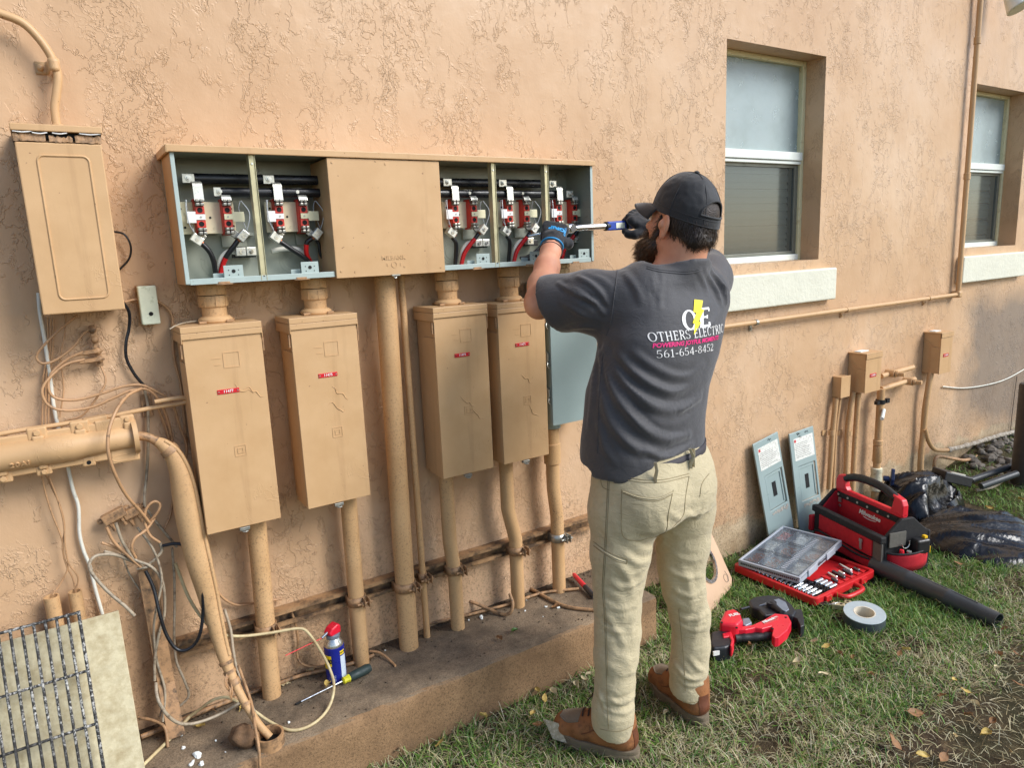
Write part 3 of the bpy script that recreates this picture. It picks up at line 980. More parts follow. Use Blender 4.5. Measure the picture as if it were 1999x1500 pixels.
 for s, pts in ((-1, [(Qx(292), -0.080, Qz(592)), (Qx(276), -0.088, Qz(690)), (Qx(284), -0.088, Qz(830)), (Qx(330), -0.08, Qz(935))]),
    (1, [(Qx(868), -0.07, Qz(598)), (Qx(930), -0.08, Qz(710)), (Qx(932), -0.08, Qz(800)), (Qx(898), -0.07, Qz(928))])):
  q = MB()
  q.tube(spl(pts, 7), 0.0013, 6)
  q.tube(spl([tuple(np.array(pts[0]) + (0, 0.01, 0)), (pts[0][0] * 0.93, -0.06, 0.02), (pts[-1][0] * 0.97, -0.06, -0.02), pts[-1]], 6), 0.0010, 5)
  L(q, 'clear_strip', 'clear', pl, smooth=60)
 tx = {'left': 0.026, 'mid': 0.024, 'right': 0.030}[kind]
 q = MB()
 y = CYF + 0.004 - CYB
 z0 = CZ0 + 0.0145 - base[2]
 q.box(tx - 0.0255, tx + 0.0255, y, y + 0.002, z0, z0 + 0.032)
 q.box(tx - 0.050, tx - 0.022, y + 0.02, y + 0.022, z0 - 0.002, z0 + 0.012)
 tb = L(q, 'sealing_tab', 'lip', pl, bev=0.0006)
 q = MB()
 q.cyl((tx, y + 0.0005, z0 + 0.016), (tx, y - 0.0008, z0 + 0.016), 0.0052, 16)
 for dx, dz in ((-0.013, 0.019), (0.013, 0.019), (-0.012, 0.006), (0.012, 0.006)):
  q.cyl((tx + dx, y + 0.0005, z0 + dz), (tx + dx, y - 0.0006, z0 + dz), 0.0016, 8)
 L(q, 'tab_hole', 'dark', pl)
 q = MB()
 q.box(0.085, 0.118, -0.03, -0.005, -0.052, -0.042)
 q.box(0.03, 0.10, -0.012, -0.003, -0.082, -0.046)
 L(q, 'bracket', 'grey_enamel', pl, bev=0.001)
 return pl
socket(0.415, 'left')
socket(0.629, 'mid')
socket(1.209, 'right')
socket(1.425, 'right')
socket(1.6405, 'right')
# -- d
def digits_plate(parent, c, w, h, s):
 q = MB()
 q.box(c[0] - w / 2, c[0] + w / 2, c[1] - 0.0022, c[1], c[2] - h / 2, c[2] + h / 2)
 pl = q.build('number_plate', M['tagred'], parent, bev=0.0006)
 q = MB()
 text_mb(s, (c[0], c[1] - 0.0024, c[2]), (1, 0, 0), (0, 0, 1), h * 0.82, 0.0003, bold=0.0003, mb=q, spacing=1.05)
 q.build('plate_digits', M['white'], pl)
 q = MB()
 for sx in (-1, 1):
  x = c[0] + sx * w * 0.43
  q.cyl((x, c[1] - 0.002, c[2]), (x, c[1] - 0.0034, c[2]), h * 0.17, 10)
 q.build('plate_screw', M['steel'], pl, smooth=40)
def square_emboss(q, x, y, z, r, w=0.0022, d=0.0012):
 q.box(x - r, x + r, y - d, y + 0.001, z + r - w, z + r)
 q.box(x - r, x + r, y - d, y + 0.001, z - r, z - r + w)
 q.box(x - r, x - r + w, y - d, y + 0.001, z - r + w, z + r - w)
 q.box(x + r - w, x + r, y - d, y + 0.001, z - r + w, z + r - w)
def disconnect(x0, x1, z0, z1, label, number, pz, mat='tan', seed=0):
 b = thing('disconnect_box', label, 'disconnect box', ((x0 + x1) / 2, WALL - 0.01, z0), 'disconnect boxes in a row below the meter cabinet')
 y0, y1 = 2.062, 2.205
 q = MB()
 q.box(x0 + 0.006, x1 - 0.006, y0 + 0.012, y1, z0 + 0.003, z1 - 0.018)
 q.box(x0 + 0.05, x1 - 0.05, y1, WALL - 0.0005, z0 + 0.1, z1 - 0.1)
 q.build('body', M[mat], b, bev=0.003)
 q = MB()
 q.box(x0, x1, y0, y0 + 0.010, z0, z1 - 0.030)
 q.box(x0, x0 + 0.004, y0 + 0.0105, y0 + 0.10, z0 + 0.001, z1 - 0.10)
 q.box(x1 - 0.004, x1, y0 + 0.0105, y0 + 0.10, z0 + 0.001, z1 - 0.10)
 q.box(x0 + 0.004, x1 - 0.004, y0 + 0.0105, y0 + 0.06, z0 + 0.0005, z0 + 0.0028)
 dr = q.build('door', M[mat], b, bev=0.003)
 q = MB()
 q.box(x0 - 0.003, x1 + 0.003, y0 - 0.005, y1 + 0.002, z1 - 0.017, z1)
 q.box(x0 - 0.003, x1 + 0.003, y0 - 0.005, y0 - 0.0012, z1 - 0.034, z1 - 0.0175)
 q.box(x0 - 0.0035, x0 - 0.0008, y0 - 0.0045, y1 - 0.002, z1 - 0.045, z1 - 0.0178)
 q.box(x1 + 0.0008, x1 + 0.0035, y0 - 0.0045, y1 - 0.002, z1 - 0.045, z1 - 0.0178)
 q.build('cap', M[mat], b, bev=0.002)
 if number:
  q = MB()
  cx = (x0 + x1) / 2
  square_emboss(q, cx + 0.012, y0, z0 + 0.62 * (z1 - z0) * 0.62, 0.016)
  square_emboss(q, cx + 0.012, y0, z0 + 0.62 * (z1 - z0) * 0.62, 0.008)
  square_emboss(q, cx + 0.016, y0, z1 - 0.10, 0.022)
  q.box(cx - 0.03, cx - 0.012, y0 - 0.001, y0 + 0.001, z1 - 0.112, z1 - 0.110)
  q.box(cx - 0.036, cx - 0.012, y0 - 0.001, y0 + 0.001, z1 - 0.094, z1 - 0.092)
  q.build('embossed_square', M[mat], dr)
  rr = random.Random(seed)
  q = MB()
  for k in range(2):
   xx, zz = x0 + rr.uniform(0.03, 0.15), z0 + rr.uniform(0.18, 0.42)
   pts = [(xx + 0.010 * i + rr.uniform(-.004, .004), y0 - 0.0002, zz - 0.007 * i + rr.uniform(-.009, .009)) for i in range(6)]
   q.tube(spl(pts, 4), [0.0005 + 0.0013 * math.sin(math.pi * t) for t in np.linspace(0.02, 0.98, 21)], 6)
  q.build('paint_run', M[mat], dr, smooth=60)
  digits_plate(dr, ((x0 + x1) / 2 - 0.002, y0, pz), 0.058, 0.0125, number)
  q = MB()
  hx = x1 - 0.105
  q.box(hx - 0.014, hx + 0.014, y0 - 0.006, y0 + 0.006, z0 - 0.010, z0 - 0.001)
  q.ring((hx, y0 - 0.005, z0 - 0.0135), (0, 0, 1), 0.004, 0.009, 0.0025, 16)
  q.build('hasp', M['zinc'], b, bev=0.0008)
 for sx in (x0 - 0.0045, x1 + 0.0045):
  q = MB()
  q.box(sx - 0.0018, sx + 0.0018, y0 + 0.004, y0 + 0.014, z1 - 0.085, z1 - 0.047)
  q.build('cap_clip', M['dirty_tan'], b)
 return b
disconnect(0.282, 0.488, 0.791, 1.379, 'tan disconnect box with red plate 11477, first in the row under the open meters', '11477', 1.192, seed=2)
disconnect(0.571, 0.771, 0.797, 1.378, 'tan disconnect box with red plate 11475, left of the thick middle conduit', '11475', 1.200, seed=5)
disconnect(1.033, 1.232, 0.792, 1.371, 'tan disconnect box with red plate 11473, right of the thick middle conduit', '11473', 1.207, seed=9)
disconnect(1.277, 1.474, 0.793, 1.365, 'tan disconnect box with red plate 11471, next to the grey box', '11471', 1.216, seed=11)
g = disconnect(1.498, 1.715, 0.897, 1.425, 'blue-grey unpainted disconnect box half hidden behind the man', None, 1.2, mat='bluegrey', seed=13)
door = [c for c in g.children if c.name.startswith('door')][0]
q = MB()
digits_plate(door, (1.672, 2.062, 1.250), 0.058, 0.0125, '11469')
q = MB()
for z in (1.30, 1.155, 1.02):
 q.box(1.4885, 1.4965, 2.072, 2.086, z - 0.014, z + 0.014)
 q.cyl((1.490, 2.079, z - 0.02), (1.490, 2.079, z + 0.02), 0.0035, 8)
 q.tube(spl([(1.491, 2.075, z - 0.02), (1.486, 2.07, z - 0.032), (1.492, 2.07, z - 0.042)], 4), 0.0022, 6)
q.build('latch_clip', M['zinc'], g, smooth=40)
def coupling(x, z0, z1, label):
 t = thing('conduit_coupling', label, 'coupling', (x, 2.150, z0), 'couplings between the cabinet and the boxes')
 r = 0.034
 q = MB()
 q.lathe([(r * 1.28, 0.0), (r * 1.36, 0.004), (r * 1.36, 0.010), (r * 1.18, 0.016), (r * 1.0, 0.018)], (x, 2.150, z0), (0, 0, 1), 28)
 q.build('base_flange', M['tan'], t, smooth=30)
 h = (z1 - z0)
 q = MB()
 q.lathe([(r * 0.98, 0.015), (r * 0.98, h * 0.48), (r, h * 0.50), (r, h * 0.52)], (x, 2.150, z0), (0, 0, 1), 28)
 q.build('nipple', M['pipe'], t, smooth=30)
 for k, (a, b) in enumerate(((0.40, 0.68), (0.70, 1.0))):
  q = MB()
  q.lathe([(r * 1.10, h * a), (r * 1.14, h * a + 0.003), (r * 1.14, h * b - 0.003), (r * 1.10, h * b)], (x, 2.150, z0), (0, 0, 1), 28)
  for j in range(8):
   an = j * math.pi / 4 + 0.2 * k
   c = np.array([x + r * 1.15 * math.cos(an), 2.150 + r * 1.15 * math.sin(an), z0 + h * (a + b) / 2])
   q.obox(c, np.array([math.cos(an), math.sin(an), 0]) * 0.0014, np.array([-math.sin(an), math.cos(an), 0]) * 0.0014, (0, 0, h * (b - a) / 2 - 0.002))
  q.build('ring_nut', M['pipe'], t, smooth=30)
 for a in (0.6, 2.2, 3.9, 5.3):
  q = MB()
  c = (x + 0.055 * math.cos(a), 2.145 + 0.04 * math.sin(a), z0 + 0.004)
  q.box(c[0] - 0.010, c[0] + 0.010, c[1] - 0.007, c[1] + 0.007, z0 + 0.0005, z0 + 0.007)
  q.build('clamp_screw', M['dirty_tan'], t, bev=0.001)
coupling(0.388, 1.3795, 1.4895, 'tan ringed coupling above box 11477, leftmost of the row')
coupling(0.679, 1.3785, 1.4895, 'tan ringed coupling above box 11475, left of the closed meter cover')
coupling(1.135, 1.3715, 1.4895, 'tan ringed coupling above box 11473, right of the closed meter cover')
coupling(1.385, 1.3655, 1.4895, 'tan ringed coupling above box 11471, beside the man forearm')
coupling(1.610, 1.4255, 1.4895, 'short tan coupling above the blue-grey box')
# -- o
lb = thing('service_box', 'tan service box with torn top flange and embossed door at far left', 'disconnect box', (0.07, WALL - 0.01, 1.44))
q = MB()
q.box(-0.015, 0.157, 2.075, 2.215, 1.441, 1.850)
q.build('body', M['tan'], lb, bev=0.003)
q = MB()
q.box(-0.0175, 0.1595, 2.060, 2.074, 1.438, 1.842)
dr = q.build('door', M['tan'], lb, bev=0.003)
q = MB()
a0, a1, b0, b1 = 0.022, 0.128, 1.472, 1.812
rr_ = 0.014
def rrect(x0, x1, z0, z1, r, n=5):
 o = []
 for cx, cz, s in ((x1 - r, z1 - r, 0), (x0 + r, z1 - r, 90), (x0 + r, z0 + r, 180), (x1 - r, z0 + r, 270)):
  for k in range(n + 1):
   a = math.radians(s + 90 * k / n)
   o.append((cx + r * math.cos(a), cz + r * math.sin(a)))
 return o
ol = rrect(a0, a1, b0, b1, rr_)
q.tube([(x, 2.0600, z) for x, z in ol + ol[:1]], 0.0028, 8, caps=False)
q.build('embossed_panel', M['tan'], dr, smooth=60)
q = MB()
q.box(-0.022, 0.164, 2.052, 2.218, 1.866, 1.882)
q.build('top_flange', M['tan'], lb, bev=0.002)
q = MB()
q.box(-0.0195, 0.1615, 2.068, 2.21, 1.8505, 1.8655)
q.build('open_gap', M['dark'], lb)
q = MB()
rr = random.Random(3)
for x0, x1, zt in ((-0.019, 0.045, 1.862), (0.052, 0.10, 1.856), (0.105, 0.161, 1.861)):
 n = 12
 pts_t = [(x, 2.058 + rr.uniform(0, 0.004), zt + rr.uniform(-0.0035, 0.003)) for x in np.linspace(x0, x1, n)]
 pts_b = [(x, 2.0585, 1.843 + rr.uniform(-0.001, 0.002)) for x in np.linspace(x0, x1, n)]
 q.grid([pts_b, [tuple((np.array(a) + np.array(b)) / 2 + (0, rr.uniform(-.001, .001), 0)) for a, b in zip(pts_b, pts_t)], pts_t])
o = q.build('torn_sealant', M['dirty_tan'], lb)
md = o.modifiers.new('thick', 'SOLIDIFY')
md.thickness = 0.0015
q = MB()
for x0, x1, z in ((-0.018, 0.02, 1.8645), (0.02, 0.05, 1.8625), (0.06, 0.09, 1.8635), (0.115, 0.16, 1.8645)):
 q.tube(spl([(x0, 2.056, z), ((x0 + x1) / 2, 2.0545, z - 0.002), (x1, 2.056, z + 0.001)], 4), 0.0016, 6)
q.build('sealant_crumbs', M['white'], lb)
# -- s
def PY(u, v, off):
 """a point `off` metres in front of the wall"""
 return P(u, v, WALL - off)
sz = P(600, 1190, WALL - 0.03).z
m = MB()
sx0, sx1 = P(345, 1250, WALL - 0.03).x, 1.80
yb, yf = WALL - 0.002, WALL - 0.043
zt, zb = sz + 0.026, sz - 0.026
m.box(sx0, sx1, yf, yb, zt - 0.0025, zt)
m.box(sx0, sx1, yf, yb, zb, zb + 0.0025)
m.box(sx0, sx1, yb - 0.0025, yb - 0.0003, zb + 0.0026, zt - 0.0026)
m.box(sx0, sx1, yf, yf + 0.0025, zt - 0.0125, zt - 0.0027)
m.box(sx0, sx1, yf, yf + 0.0025, zb + 0.0027, zb + 0.0125)
m.box(sx0, sx1, yf + 0.0027, yf + 0.009, zt - 0.0125, zt - 0.0105)
m.box(sx0, sx1, yf + 0.0027, yf + 0.009, zb + 0.0105, zb + 0.0125)
so = m.build('strut_channel', M['strut'], loc=(sx0, WALL, sz))
tag(so, 'long overpainted steel strut channel fixed low on the wall behind the conduits', 'strut channel')
def conduit(label, pts, r, off=0.068, mat='pipe', group='conduits standing on the ledge', z0=None, z1=None, n=20, name='conduit'):
 q = [PY(u, v, off) for u, v in pts]
 if z0 is not None: q[-1].z = z0
 if z1 is not None: q[0].z = z1
 path = spl(q, 8)
 m = MB()
 m.tube(path, r, n)
 o = m.build(name, M[mat], loc=tuple(q[-1]), smooth=50)
 tag(o, label, 'conduit', group)
 return q
def vertical(label, u_top, v_top, u_bot, v_bot, r, z1, off=0.068, z0=SLAB - 0.01, bend=None, mat='pipe', group='conduits standing on the ledge'):
 """a conduit standing on the ledge; bend = (z, dx): a gentle offset to the upper run"""
 xb = PY(u_bot, v_bot, off).x
 y = WALL - off
 if bend:
  zb_, dx = bend
  pts = [(xb, y, z0), (xb, y, zb_ - 0.09), (xb + dx * 0.1, y, zb_ - 0.05), (xb + dx * 0.9, y, zb_ + 0.05), (xb + dx, y, zb_ + 0.09), (xb + dx, y, z1)]
  path = spl(pts, 8)
 else:
  xt = PY(u_top, v_top, off).x
  path = spl([(xb, y, z0), ((xb * 2 + xt) / 3, y, z0 + (z1 - z0) / 3), (xt, y, z1)], 8)
 m = MB()
 m.tube(path, r, 22)
 o = m.build('conduit', M[mat], loc=(xb, y, z0), smooth=50)
 tag(o, label, 'conduit', group)
 return path
def clamp(path, r, label, mat='dirty_tan', bolt='dirty_tan'):
 """two-piece strut clamp: band round the pipe, ears and a bolt"""
 p = np.array(path)
 i = int(np.argmin(abs(p[:, 2] - sz)))
 c = p[i]
 t = thing('pipe_clamp', label, 'pipe clamp', (c[0], c[1], sz), 'pipe clamps along the strut channel')
 m = MB()
 band = r + 0.0045
 pts = [(c[0] + band * math.cos(a), c[1] + band * math.sin(a), sz) for a in np.linspace(-math.pi * 1.13, math.pi * 0.13, 24)]
 pts = [(c[0] - band * 0.93, yf + 0.004, sz)] + pts + [(c[0] + band * 0.93, yf + 0.004, sz)]
 rows = [[(q[0], q[1], sz + dz) for q in pts] for dz in (-0.016, 0.016)]
 m.grid(rows)
 o = m.build('band', M[mat], t, smooth=40)
 md = o.modifiers.new('thick', 'SOLIDIFY')
 md.thickness = 0.003
 ex = c[0] + band * 0.62
 ey = c[1] - band * 0.80
 for k in (-1, 1):
  m = MB()
  m.obox((ex + k * 0.008, ey - 0.012, sz), (0.0016, 0, 0), (0, 0.016, 0), (0, 0, 0.016))
  m.build('ear', M[mat], t, bev=0.0012)
 m = MB()
 m.cyl((ex - 0.030, ey - 0.016, sz - 0.001), (ex + 0.022, ey - 0.016, sz - 0.001), 0.0036, 8)
 m.cyl((ex - 0.017, ey - 0.016, sz - 0.001), (ex - 0.010, ey - 0.016, sz - 0.001), 0.0075, 6)
 m.cyl((ex + 0.010, ey - 0.016, sz - 0.001), (ex + 0.016, ey - 0.016, sz - 0.001), 0.0075, 6)
 m.build('bolt', M[bolt], t, smooth=40)
pa = vertical('straight tan conduit below box 11477', 502, 1030, 530, 1350, 0.0285, 0.792)
clamp(pa, 0.0285, 'overpainted clamp on the conduit below box 11477')
pb = vertical('straight tan conduit below box 11475, behind the spray can', 681, 985, 705, 1285, 0.0265, 0.798)
clamp(pb, 0.0265, 'overpainted clamp on the conduit behind the spray can')
pc = vertical('thickest tan conduit, running from the closed meter cover down to the ledge', 752, 560, 799, 1268, 0.0335, 1.489, off=0.075)
clamp(pc, 0.0335, 'overpainted clamp on the thickest conduit')
pd = vertical('thin tan conduit just right of the thickest one', 784, 560, 834, 1245, 0.0115, 1.489, off=0.056)
clamp(pd, 0.0115, 'small overpainted clamp on the thin conduit')
pe = vertical('tan conduit with a slight bend below box 11473', 878, 940, 894, 1225, 0.0255, 0.793, bend=(0.46, -0.012))
clamp(pe, 0.0255, 'overpainted clamp on the slightly bent conduit right of the thin one')
pf = vertical('tan conduit with a bend below box 11471', 985, 915, 1012, 1185, 0.0260, 0.794, bend=(0.52, -0.028))
clamp(pf, 0.0260, 'overpainted clamp on the bent conduit below box 11471')
pg = vertical('tan conduit with a wide collar below the blue-grey box', 1085, 860, 1092, 1160, 0.0265, 0.885, bend=(0.56, -0.013))
clamp(pg, 0.0265, 'shiny zinc clamp on the conduit nearest the man', 'zinc', 'zinc')
m = MB()
gx, gy = pg[-1][0], pg[-1][1]
m.lathe([(0.027, 0.72), (0.033, 0.723), (0.033, 0.80), (0.0295, 0.803), (0.0295, 0.86), (0.027, 0.862)], (gx, gy, 0), (0, 0, 1), 24)
tag(m.build('conduit_collar', M['pipe'], loc=(gx, gy, 0.72), smooth=30), 'wide tan collar joining the conduit to the blue-grey box', 'collar')
m = MB()
m.lathe([(0.032, 0.864), (0.036, 0.866), (0.036, 0.888), (0.034, 0.8945)], (gx, gy, 0), (0, 0, 1), 24)
m.build('hub', M['bluegrey'], g, smooth=30)
# -- t
cpts = [(-60, 8), (0, 26), (45, 45), (80, 80), (104, 118), (113, 150), (110, 185), (107, 215), (112, 250)]
q = [PY(u, v, 0.045) for u, v in cpts]
q[-1].z = 1.880
path = spl(q, 8)
m = MB()
rr = [0.0100] * len(path)
m.tube(path, rr, 18)
svc = m.build('conduit', M['tan'], loc=tuple(q[-1]), smooth=50)
tag(svc, 'tan conduit curving from the top left corner down into the service box', 'conduit')
m = MB()
c = PY(112, 243, 0.045)
m.lathe([(0.011, -0.02), (0.0145, -0.018), (0.0145, 0.006), (0.011, 0.008)], (c.x, c.y, 1.895), (0, 0, 1), 18)
m.build('connector', M['tan'], svc, smooth=30)
c = PY(106, 127, 0.045)
st = thing('pipe_strap', 'one-hole tan strap holding the curved conduit at top left', 'pipe strap', (c.x, WALL - 0.002, c.z))
m = MB()
pts = [(c.x + 0.0125 * math.cos(a), c.y + 0.0125 * math.sin(a)) for a in np.linspace(-math.pi, 0.25, 16)]
pts = [(c.x - 0.040, WALL - 0.003), (c.x - 0.018, WALL - 0.003), (c.x - 0.014, WALL - 0.012)] + pts + [(c.x + 0.0125, WALL - 0.004)]
m.grid([[(x, y, c.z + dz) for x, y in pts] for dz in (-0.015, -0.007, 0.007, 0.015)])
o = m.build('band', M['tan'], st, smooth=50)
md = o.modifiers.new('thick', 'SOLIDIFY')
md.thickness = 0.003
m = MB()
m.ball((c.x - 0.030, WALL - 0.006, c.z), (0.008, 0.006, 0.008), 10, 6)
m.build('screw', M['tan'], st, smooth=60)
# -- l
def cable(label, pts, r, mat='cable', group=None, name='cable', n=8):
 q = [PY(u, v, o) for u, v, o in pts]
 path = spl(q, 7)
 m = MB()
 m.tube(path, r, n)
 o = m.build(name, M[mat], loc=tuple(q[0]), smooth=70)
 return tag(o, label, 'cable', group)
GC = 'cables hanging loose on the wall'
cable('thin black wire looping out behind the service box', [(222, 452, .02), (243, 458, .03), (255, 480, .03), (252, 505, .025), (232, 528, .02)], 0.0028, 'blackwire', GC)
cable('cable with black upper half dropping from the service box', [(240, 590, .04), (252, 610, .03), (252, 640, .02), (246, 670, .02), (247, 700, .02), (262, 730, .02), (280, 752, .02)], 0.0042, 'bar', GC)
cable('painted cable running on from the black one into the splice area', [(280, 752, .02), (288, 790, .02), (289, 830, .02), (289, 880, .02), (286, 930, .02), (282, 975, .03), (290, 1000, .03), (340, 1062, .035), (345, 1068, .035)], 0.004, 'oldgrey', GC)
cable('cable stapled along the wall from the white box down beside box 11477', [(305, 586, .02), (325, 600, .015), (336, 620, .012), (337, 660, .012), (340, 700, .012), (352, 750, .012), (358, 800, .012), (364, 870, .012)], 0.0038, 'cable', GC)
cable('short cable from the service box to the white splice box', [(243, 590, .03), (258, 586, .02), (272, 585, .02)], 0.0035, 'cable', GC)
cable('bare wire end sticking out beside the coupling of box 11477', [(385, 627, .06), (362, 630, .07), (343, 636, .09), (331, 643, .10)], 0.0022, 'oldgrey', GC)
cable('white cable running the whole height behind the splice case', [(75, 572, .01), (78, 610, .012), (88, 670, .012), (98, 740, .012), (106, 800, .012), (120, 860, .012), (130, 900, .012), (142, 955, .012), (153, 990, .014), (155, 1040, .014), (163, 1075, .014), (175, 1105, .014), (186, 1150, .014), (200, 1200, .014)], 0.0048, 'whitewire', GC)
for k, (dx, lab) in enumerate(((0, 'outer left wire of the bundle below the service box'), (6, 'middle wire of the bundle below the service box'), (12, 'right wire of the bundle below the service box'))):
 cable(lab, [(92 + dx, 620, .012), (93 + dx * 0.8, 680, .012), (84 + dx, 740, .014), (83 + dx, 790, .016), (82 + dx, 830, .02)], 0.0021, 'cable', 'wires of the thin bundle')
cable('tan loop from the upper cable clamp round to the left', [(150, 616, .03), (115, 645, .04), (85, 675, .045), (71, 695, .045), (80, 709, .045), (105, 705, .04), (140, 680, .035), (160, 655, .03), (176, 642, .03)], 0.0032, 'cable', GC)
cable('upper of the two long cables sweeping left of the clamp', [(162, 687, .035), (130, 702, .04), (100, 730, .045), (95, 760, .05), (110, 778, .05), (150, 781, .05), (200, 768, .05), (240, 755, .05), (275, 752, .05), (305, 765, .045), (335, 785, .04), (350, 830, .03), (364, 870, .03), (362, 905, .03)], 0.0036, 'cable', GC)
cable('lower of the two long cables sweeping left of the clamp', [(165, 702, .035), (128, 712, .045), (95, 740, .055), (82, 765, .06), (95, 792, .06), (130, 802, .06), (180, 795, .06), (220, 778, .06), (255, 763, .06), (290, 762, .05), (315, 790, .04), (330, 830, .03), (340, 880, .02)], 0.0036, 'cable', GC)
cable('pinkish cable looping down in front of the splice case end', [(276, 759, .06), (250, 772, .09), (228, 800, .13), (213, 840, .16), (211, 880, .17), (222, 920, .16), (245, 965, .13), (275, 1000, .10), (292, 1022, .08)], 0.0044, 'cable', GC)
cable('thin pair strand hanging below the splice case, left', [(80, 920, .03), (88, 960, .03), (100, 1000, .03), (116, 1040, .03), (122, 1060, .03), (125, 1090, .03), (132, 1110, .03), (118, 1140, .03), (103, 1162, .035)], 0.0021, 'cable', 'strands hanging below the splice case')
cable('thin pair strand hanging below the splice case, right', [(85, 920, .03), (100, 950, .03), (118, 990, .03), (126, 1030, .03), (122, 1070, .03), (130, 1105, .03), (142, 1130, .03), (148, 1158, .035)], 0.0021, 'cable', 'strands hanging below the splice case')
cable('third strand knotted halfway below the splice case', [(95, 930, .035), (112, 975, .035), (124, 1020, .035), (127, 1065, .035), (134, 1100, .035), (152, 1128, .035), (147, 1155, .035)], 0.0021, 'cable', 'strands hanging below the splice case')
cable('thin tan wire slack between ground block and splice case', [(196, 712, .02), (206, 745, .03), (190, 775, .035), (160, 812, .03), (128, 822, .03), (120, 840, .03)], 0.0026, 'cable', GC)
cable('thin painted wire hanging from the service box beside the white cable', [(128, 612, .014), (126, 650, .014), (118, 700, .016), (124, 760, .016), (116, 815, .02)], 0.0022, 'cable', GC)
cable('tan wire running behind the swollen sleeve from the tube end', [(305, 790, .03), (322, 830, .02), (335, 880, .015), (338, 940, .015), (334, 1000, .02), (318, 1040, .03)], 0.0034, 'cable', GC)
cable('thin grey wire crossing low behind the duct', [(232, 1060, .02), (252, 1120, .02), (290, 1180, .03), (322, 1260, .04), (330, 1330, .05), (312, 1400, .07)], 0.0026, 'oldgrey', GC)
cable('grey cable drooping from the splitters across the duct', [(268, 1030, .05), (300, 1075, .07), (316, 1130, .08), (306, 1185, .08), (300, 1230, .07), (306, 1290, .07), (322, 1350, .08), (318, 1410, .10)], 0.0036, 'oldgrey', GC)
cable('short brown cable stub lying by the duct foot', [(270, 1402, .05), (300, 1408, .08), (322, 1422, .11), (328, 1460, .14)], 0.0044, 'dirty_tan', GC)
cable('light grey cut cable arching left over the post and ending in the air', [(262, 1098, .05), (225, 1084, .06), (190, 1085, .07), (175, 1100, .08), (180, 1120, .09), (210, 1155, .10), (245, 1185, .11), (263, 1203, .115)], 0.0046, 'oldgrey', GC)
cable('stub of cut cable pointing left below the splitter', [(203, 1077, .05), (235, 1085, .05), (262, 1095, .05), (280, 1108, .05)], 0.0042, 'oldgrey', GC)
cable('second cut stub just above the first', [(198, 1060, .05), (225, 1070, .05), (255, 1088, .05), (278, 1106, .05)], 0.0036, 'cable', GC)
cable('cable from the left splitter port down to the tie', [(208, 1030, .06), (222, 1058, .06), (248, 1084, .06), (280, 1112, .06)], 0.0042, 'cable', GC)
cable('cable from the second splitter port down to the tie', [(226, 1022, .06), (240, 1060, .06), (262, 1092, .06), (290, 1104, .07), (310, 1122, .07), (320, 1150, .07), (321, 1200, .07), (310, 1240, .07), (302, 1290, .07), (302, 1330, .07)], 0.0042, 'oldgrey', GC)
cable('large black loop hanging from the splice, lowest in front of the strut', [(318, 1066, .08), (345, 1062, .10), (370, 1070, .12), (386, 1095, .13), (395, 1140, .14), (396, 1200, .14), (388, 1245, .14), (368, 1268, .13), (345, 1268, .12), (325, 1240, .11), (312, 1200, .10), (300, 1150, .08), (284, 1115, .07)], 0.0050, 'bar', GC)
cable('small loop tied at the splitter on the right', [(290, 1022, .07), (308, 1000, .08), (312, 985, .08), (300, 980, .08), (285, 995, .08), (283, 1020, .08), (292, 1045, .08), (312, 1060, .08)], 0.0040, 'cable', GC)
cable('cable curling from the small loop into the connector', [(302, 1012, .07), (285, 1035, .08), (263, 1052, .09), (257, 1072, .09), (265, 1090, .08)], 0.0042, 'cable', GC)
cable('cable dropping behind the black loop to the tie', [(312, 1060, .07), (316, 1075, .07), (305, 1090, .07), (285, 1108, .06)], 0.0046, 'oldgrey', GC)
cable('yellowish cable falling straight behind the swollen sleeve', [(336, 1070, .05), (340, 1120, .05), (341, 1180, .05), (340, 1240, .05), (344, 1290, .05), (360, 1330, .06), (368, 1360, .06), (345, 1385, .06)], 0.0036, 'oldgrey', GC)
q = [PY(u, v, o) for u, v, o in ((342, 1100, .06), (370, 1170, .07), (405, 1220, .09), (430, 1238, .11), (470, 1243, .12), (530, 1236, .125), (580, 1228, .13), (600, 1235, .135), (625, 1270, .145), (645, 1310, .16))]
q += [G(u, v, SLAB + z) for u, v, z in ((652, 1345, .045), (640, 1385, .012), (610, 1415, .006), (570, 1427, .006), (530, 1412, .012), (490, 1385, .05), (462, 1370, .075), (440, 1362, .085), (415, 1368, .08), (395, 1382, .06), (370, 1400, .03))]
m = MB()
m.tube(spl(q, 7), 0.0046, 8)
M['creamwire'] = simple('cream_cable', lin(206, 190, 146), 0.5, 0, 0.1, 20, dirt=lin(160, 132, 92), dscale=12, dth=(0.45, 0.7))
tag(m.build('cable', M['creamwire'], loc=tuple(q[0]), smooth=70), 'long cream cable bowing out to the right in front of the spray can', 'cable', GC)
cable('pale cable lying from the ledge down to the lower left corner', [(470, 1372, .16), (430, 1395, .17), (385, 1412, .18), (350, 1413, .19), (325, 1395, .20), (308, 1365, .19), (304, 1335, .15)], 0.0046, 'oldgrey', GC)
q = [G(u, v, SLAB + z) for u, v, z in ((370, 1400, .03), (340, 1435, .012), (310, 1465, .008), (262, 1512, .008))]
m = MB()
m.tube(spl(q, 7), 0.0050, 8)
tag(m.build('cable', M['creamwire'], loc=tuple(q[0]), smooth=70), 'pale cable running off the ledge at lower left', 'cable', GC)
cable('brown cable hanging over the ledge edge beside the collar', [(465, 1300, .18), (483, 1350, .20), (492, 1380, .24), (498, 1420, .30), (505, 1460, .345), (508, 1510, .36)], 0.0042, 'dirty_tan', GC)
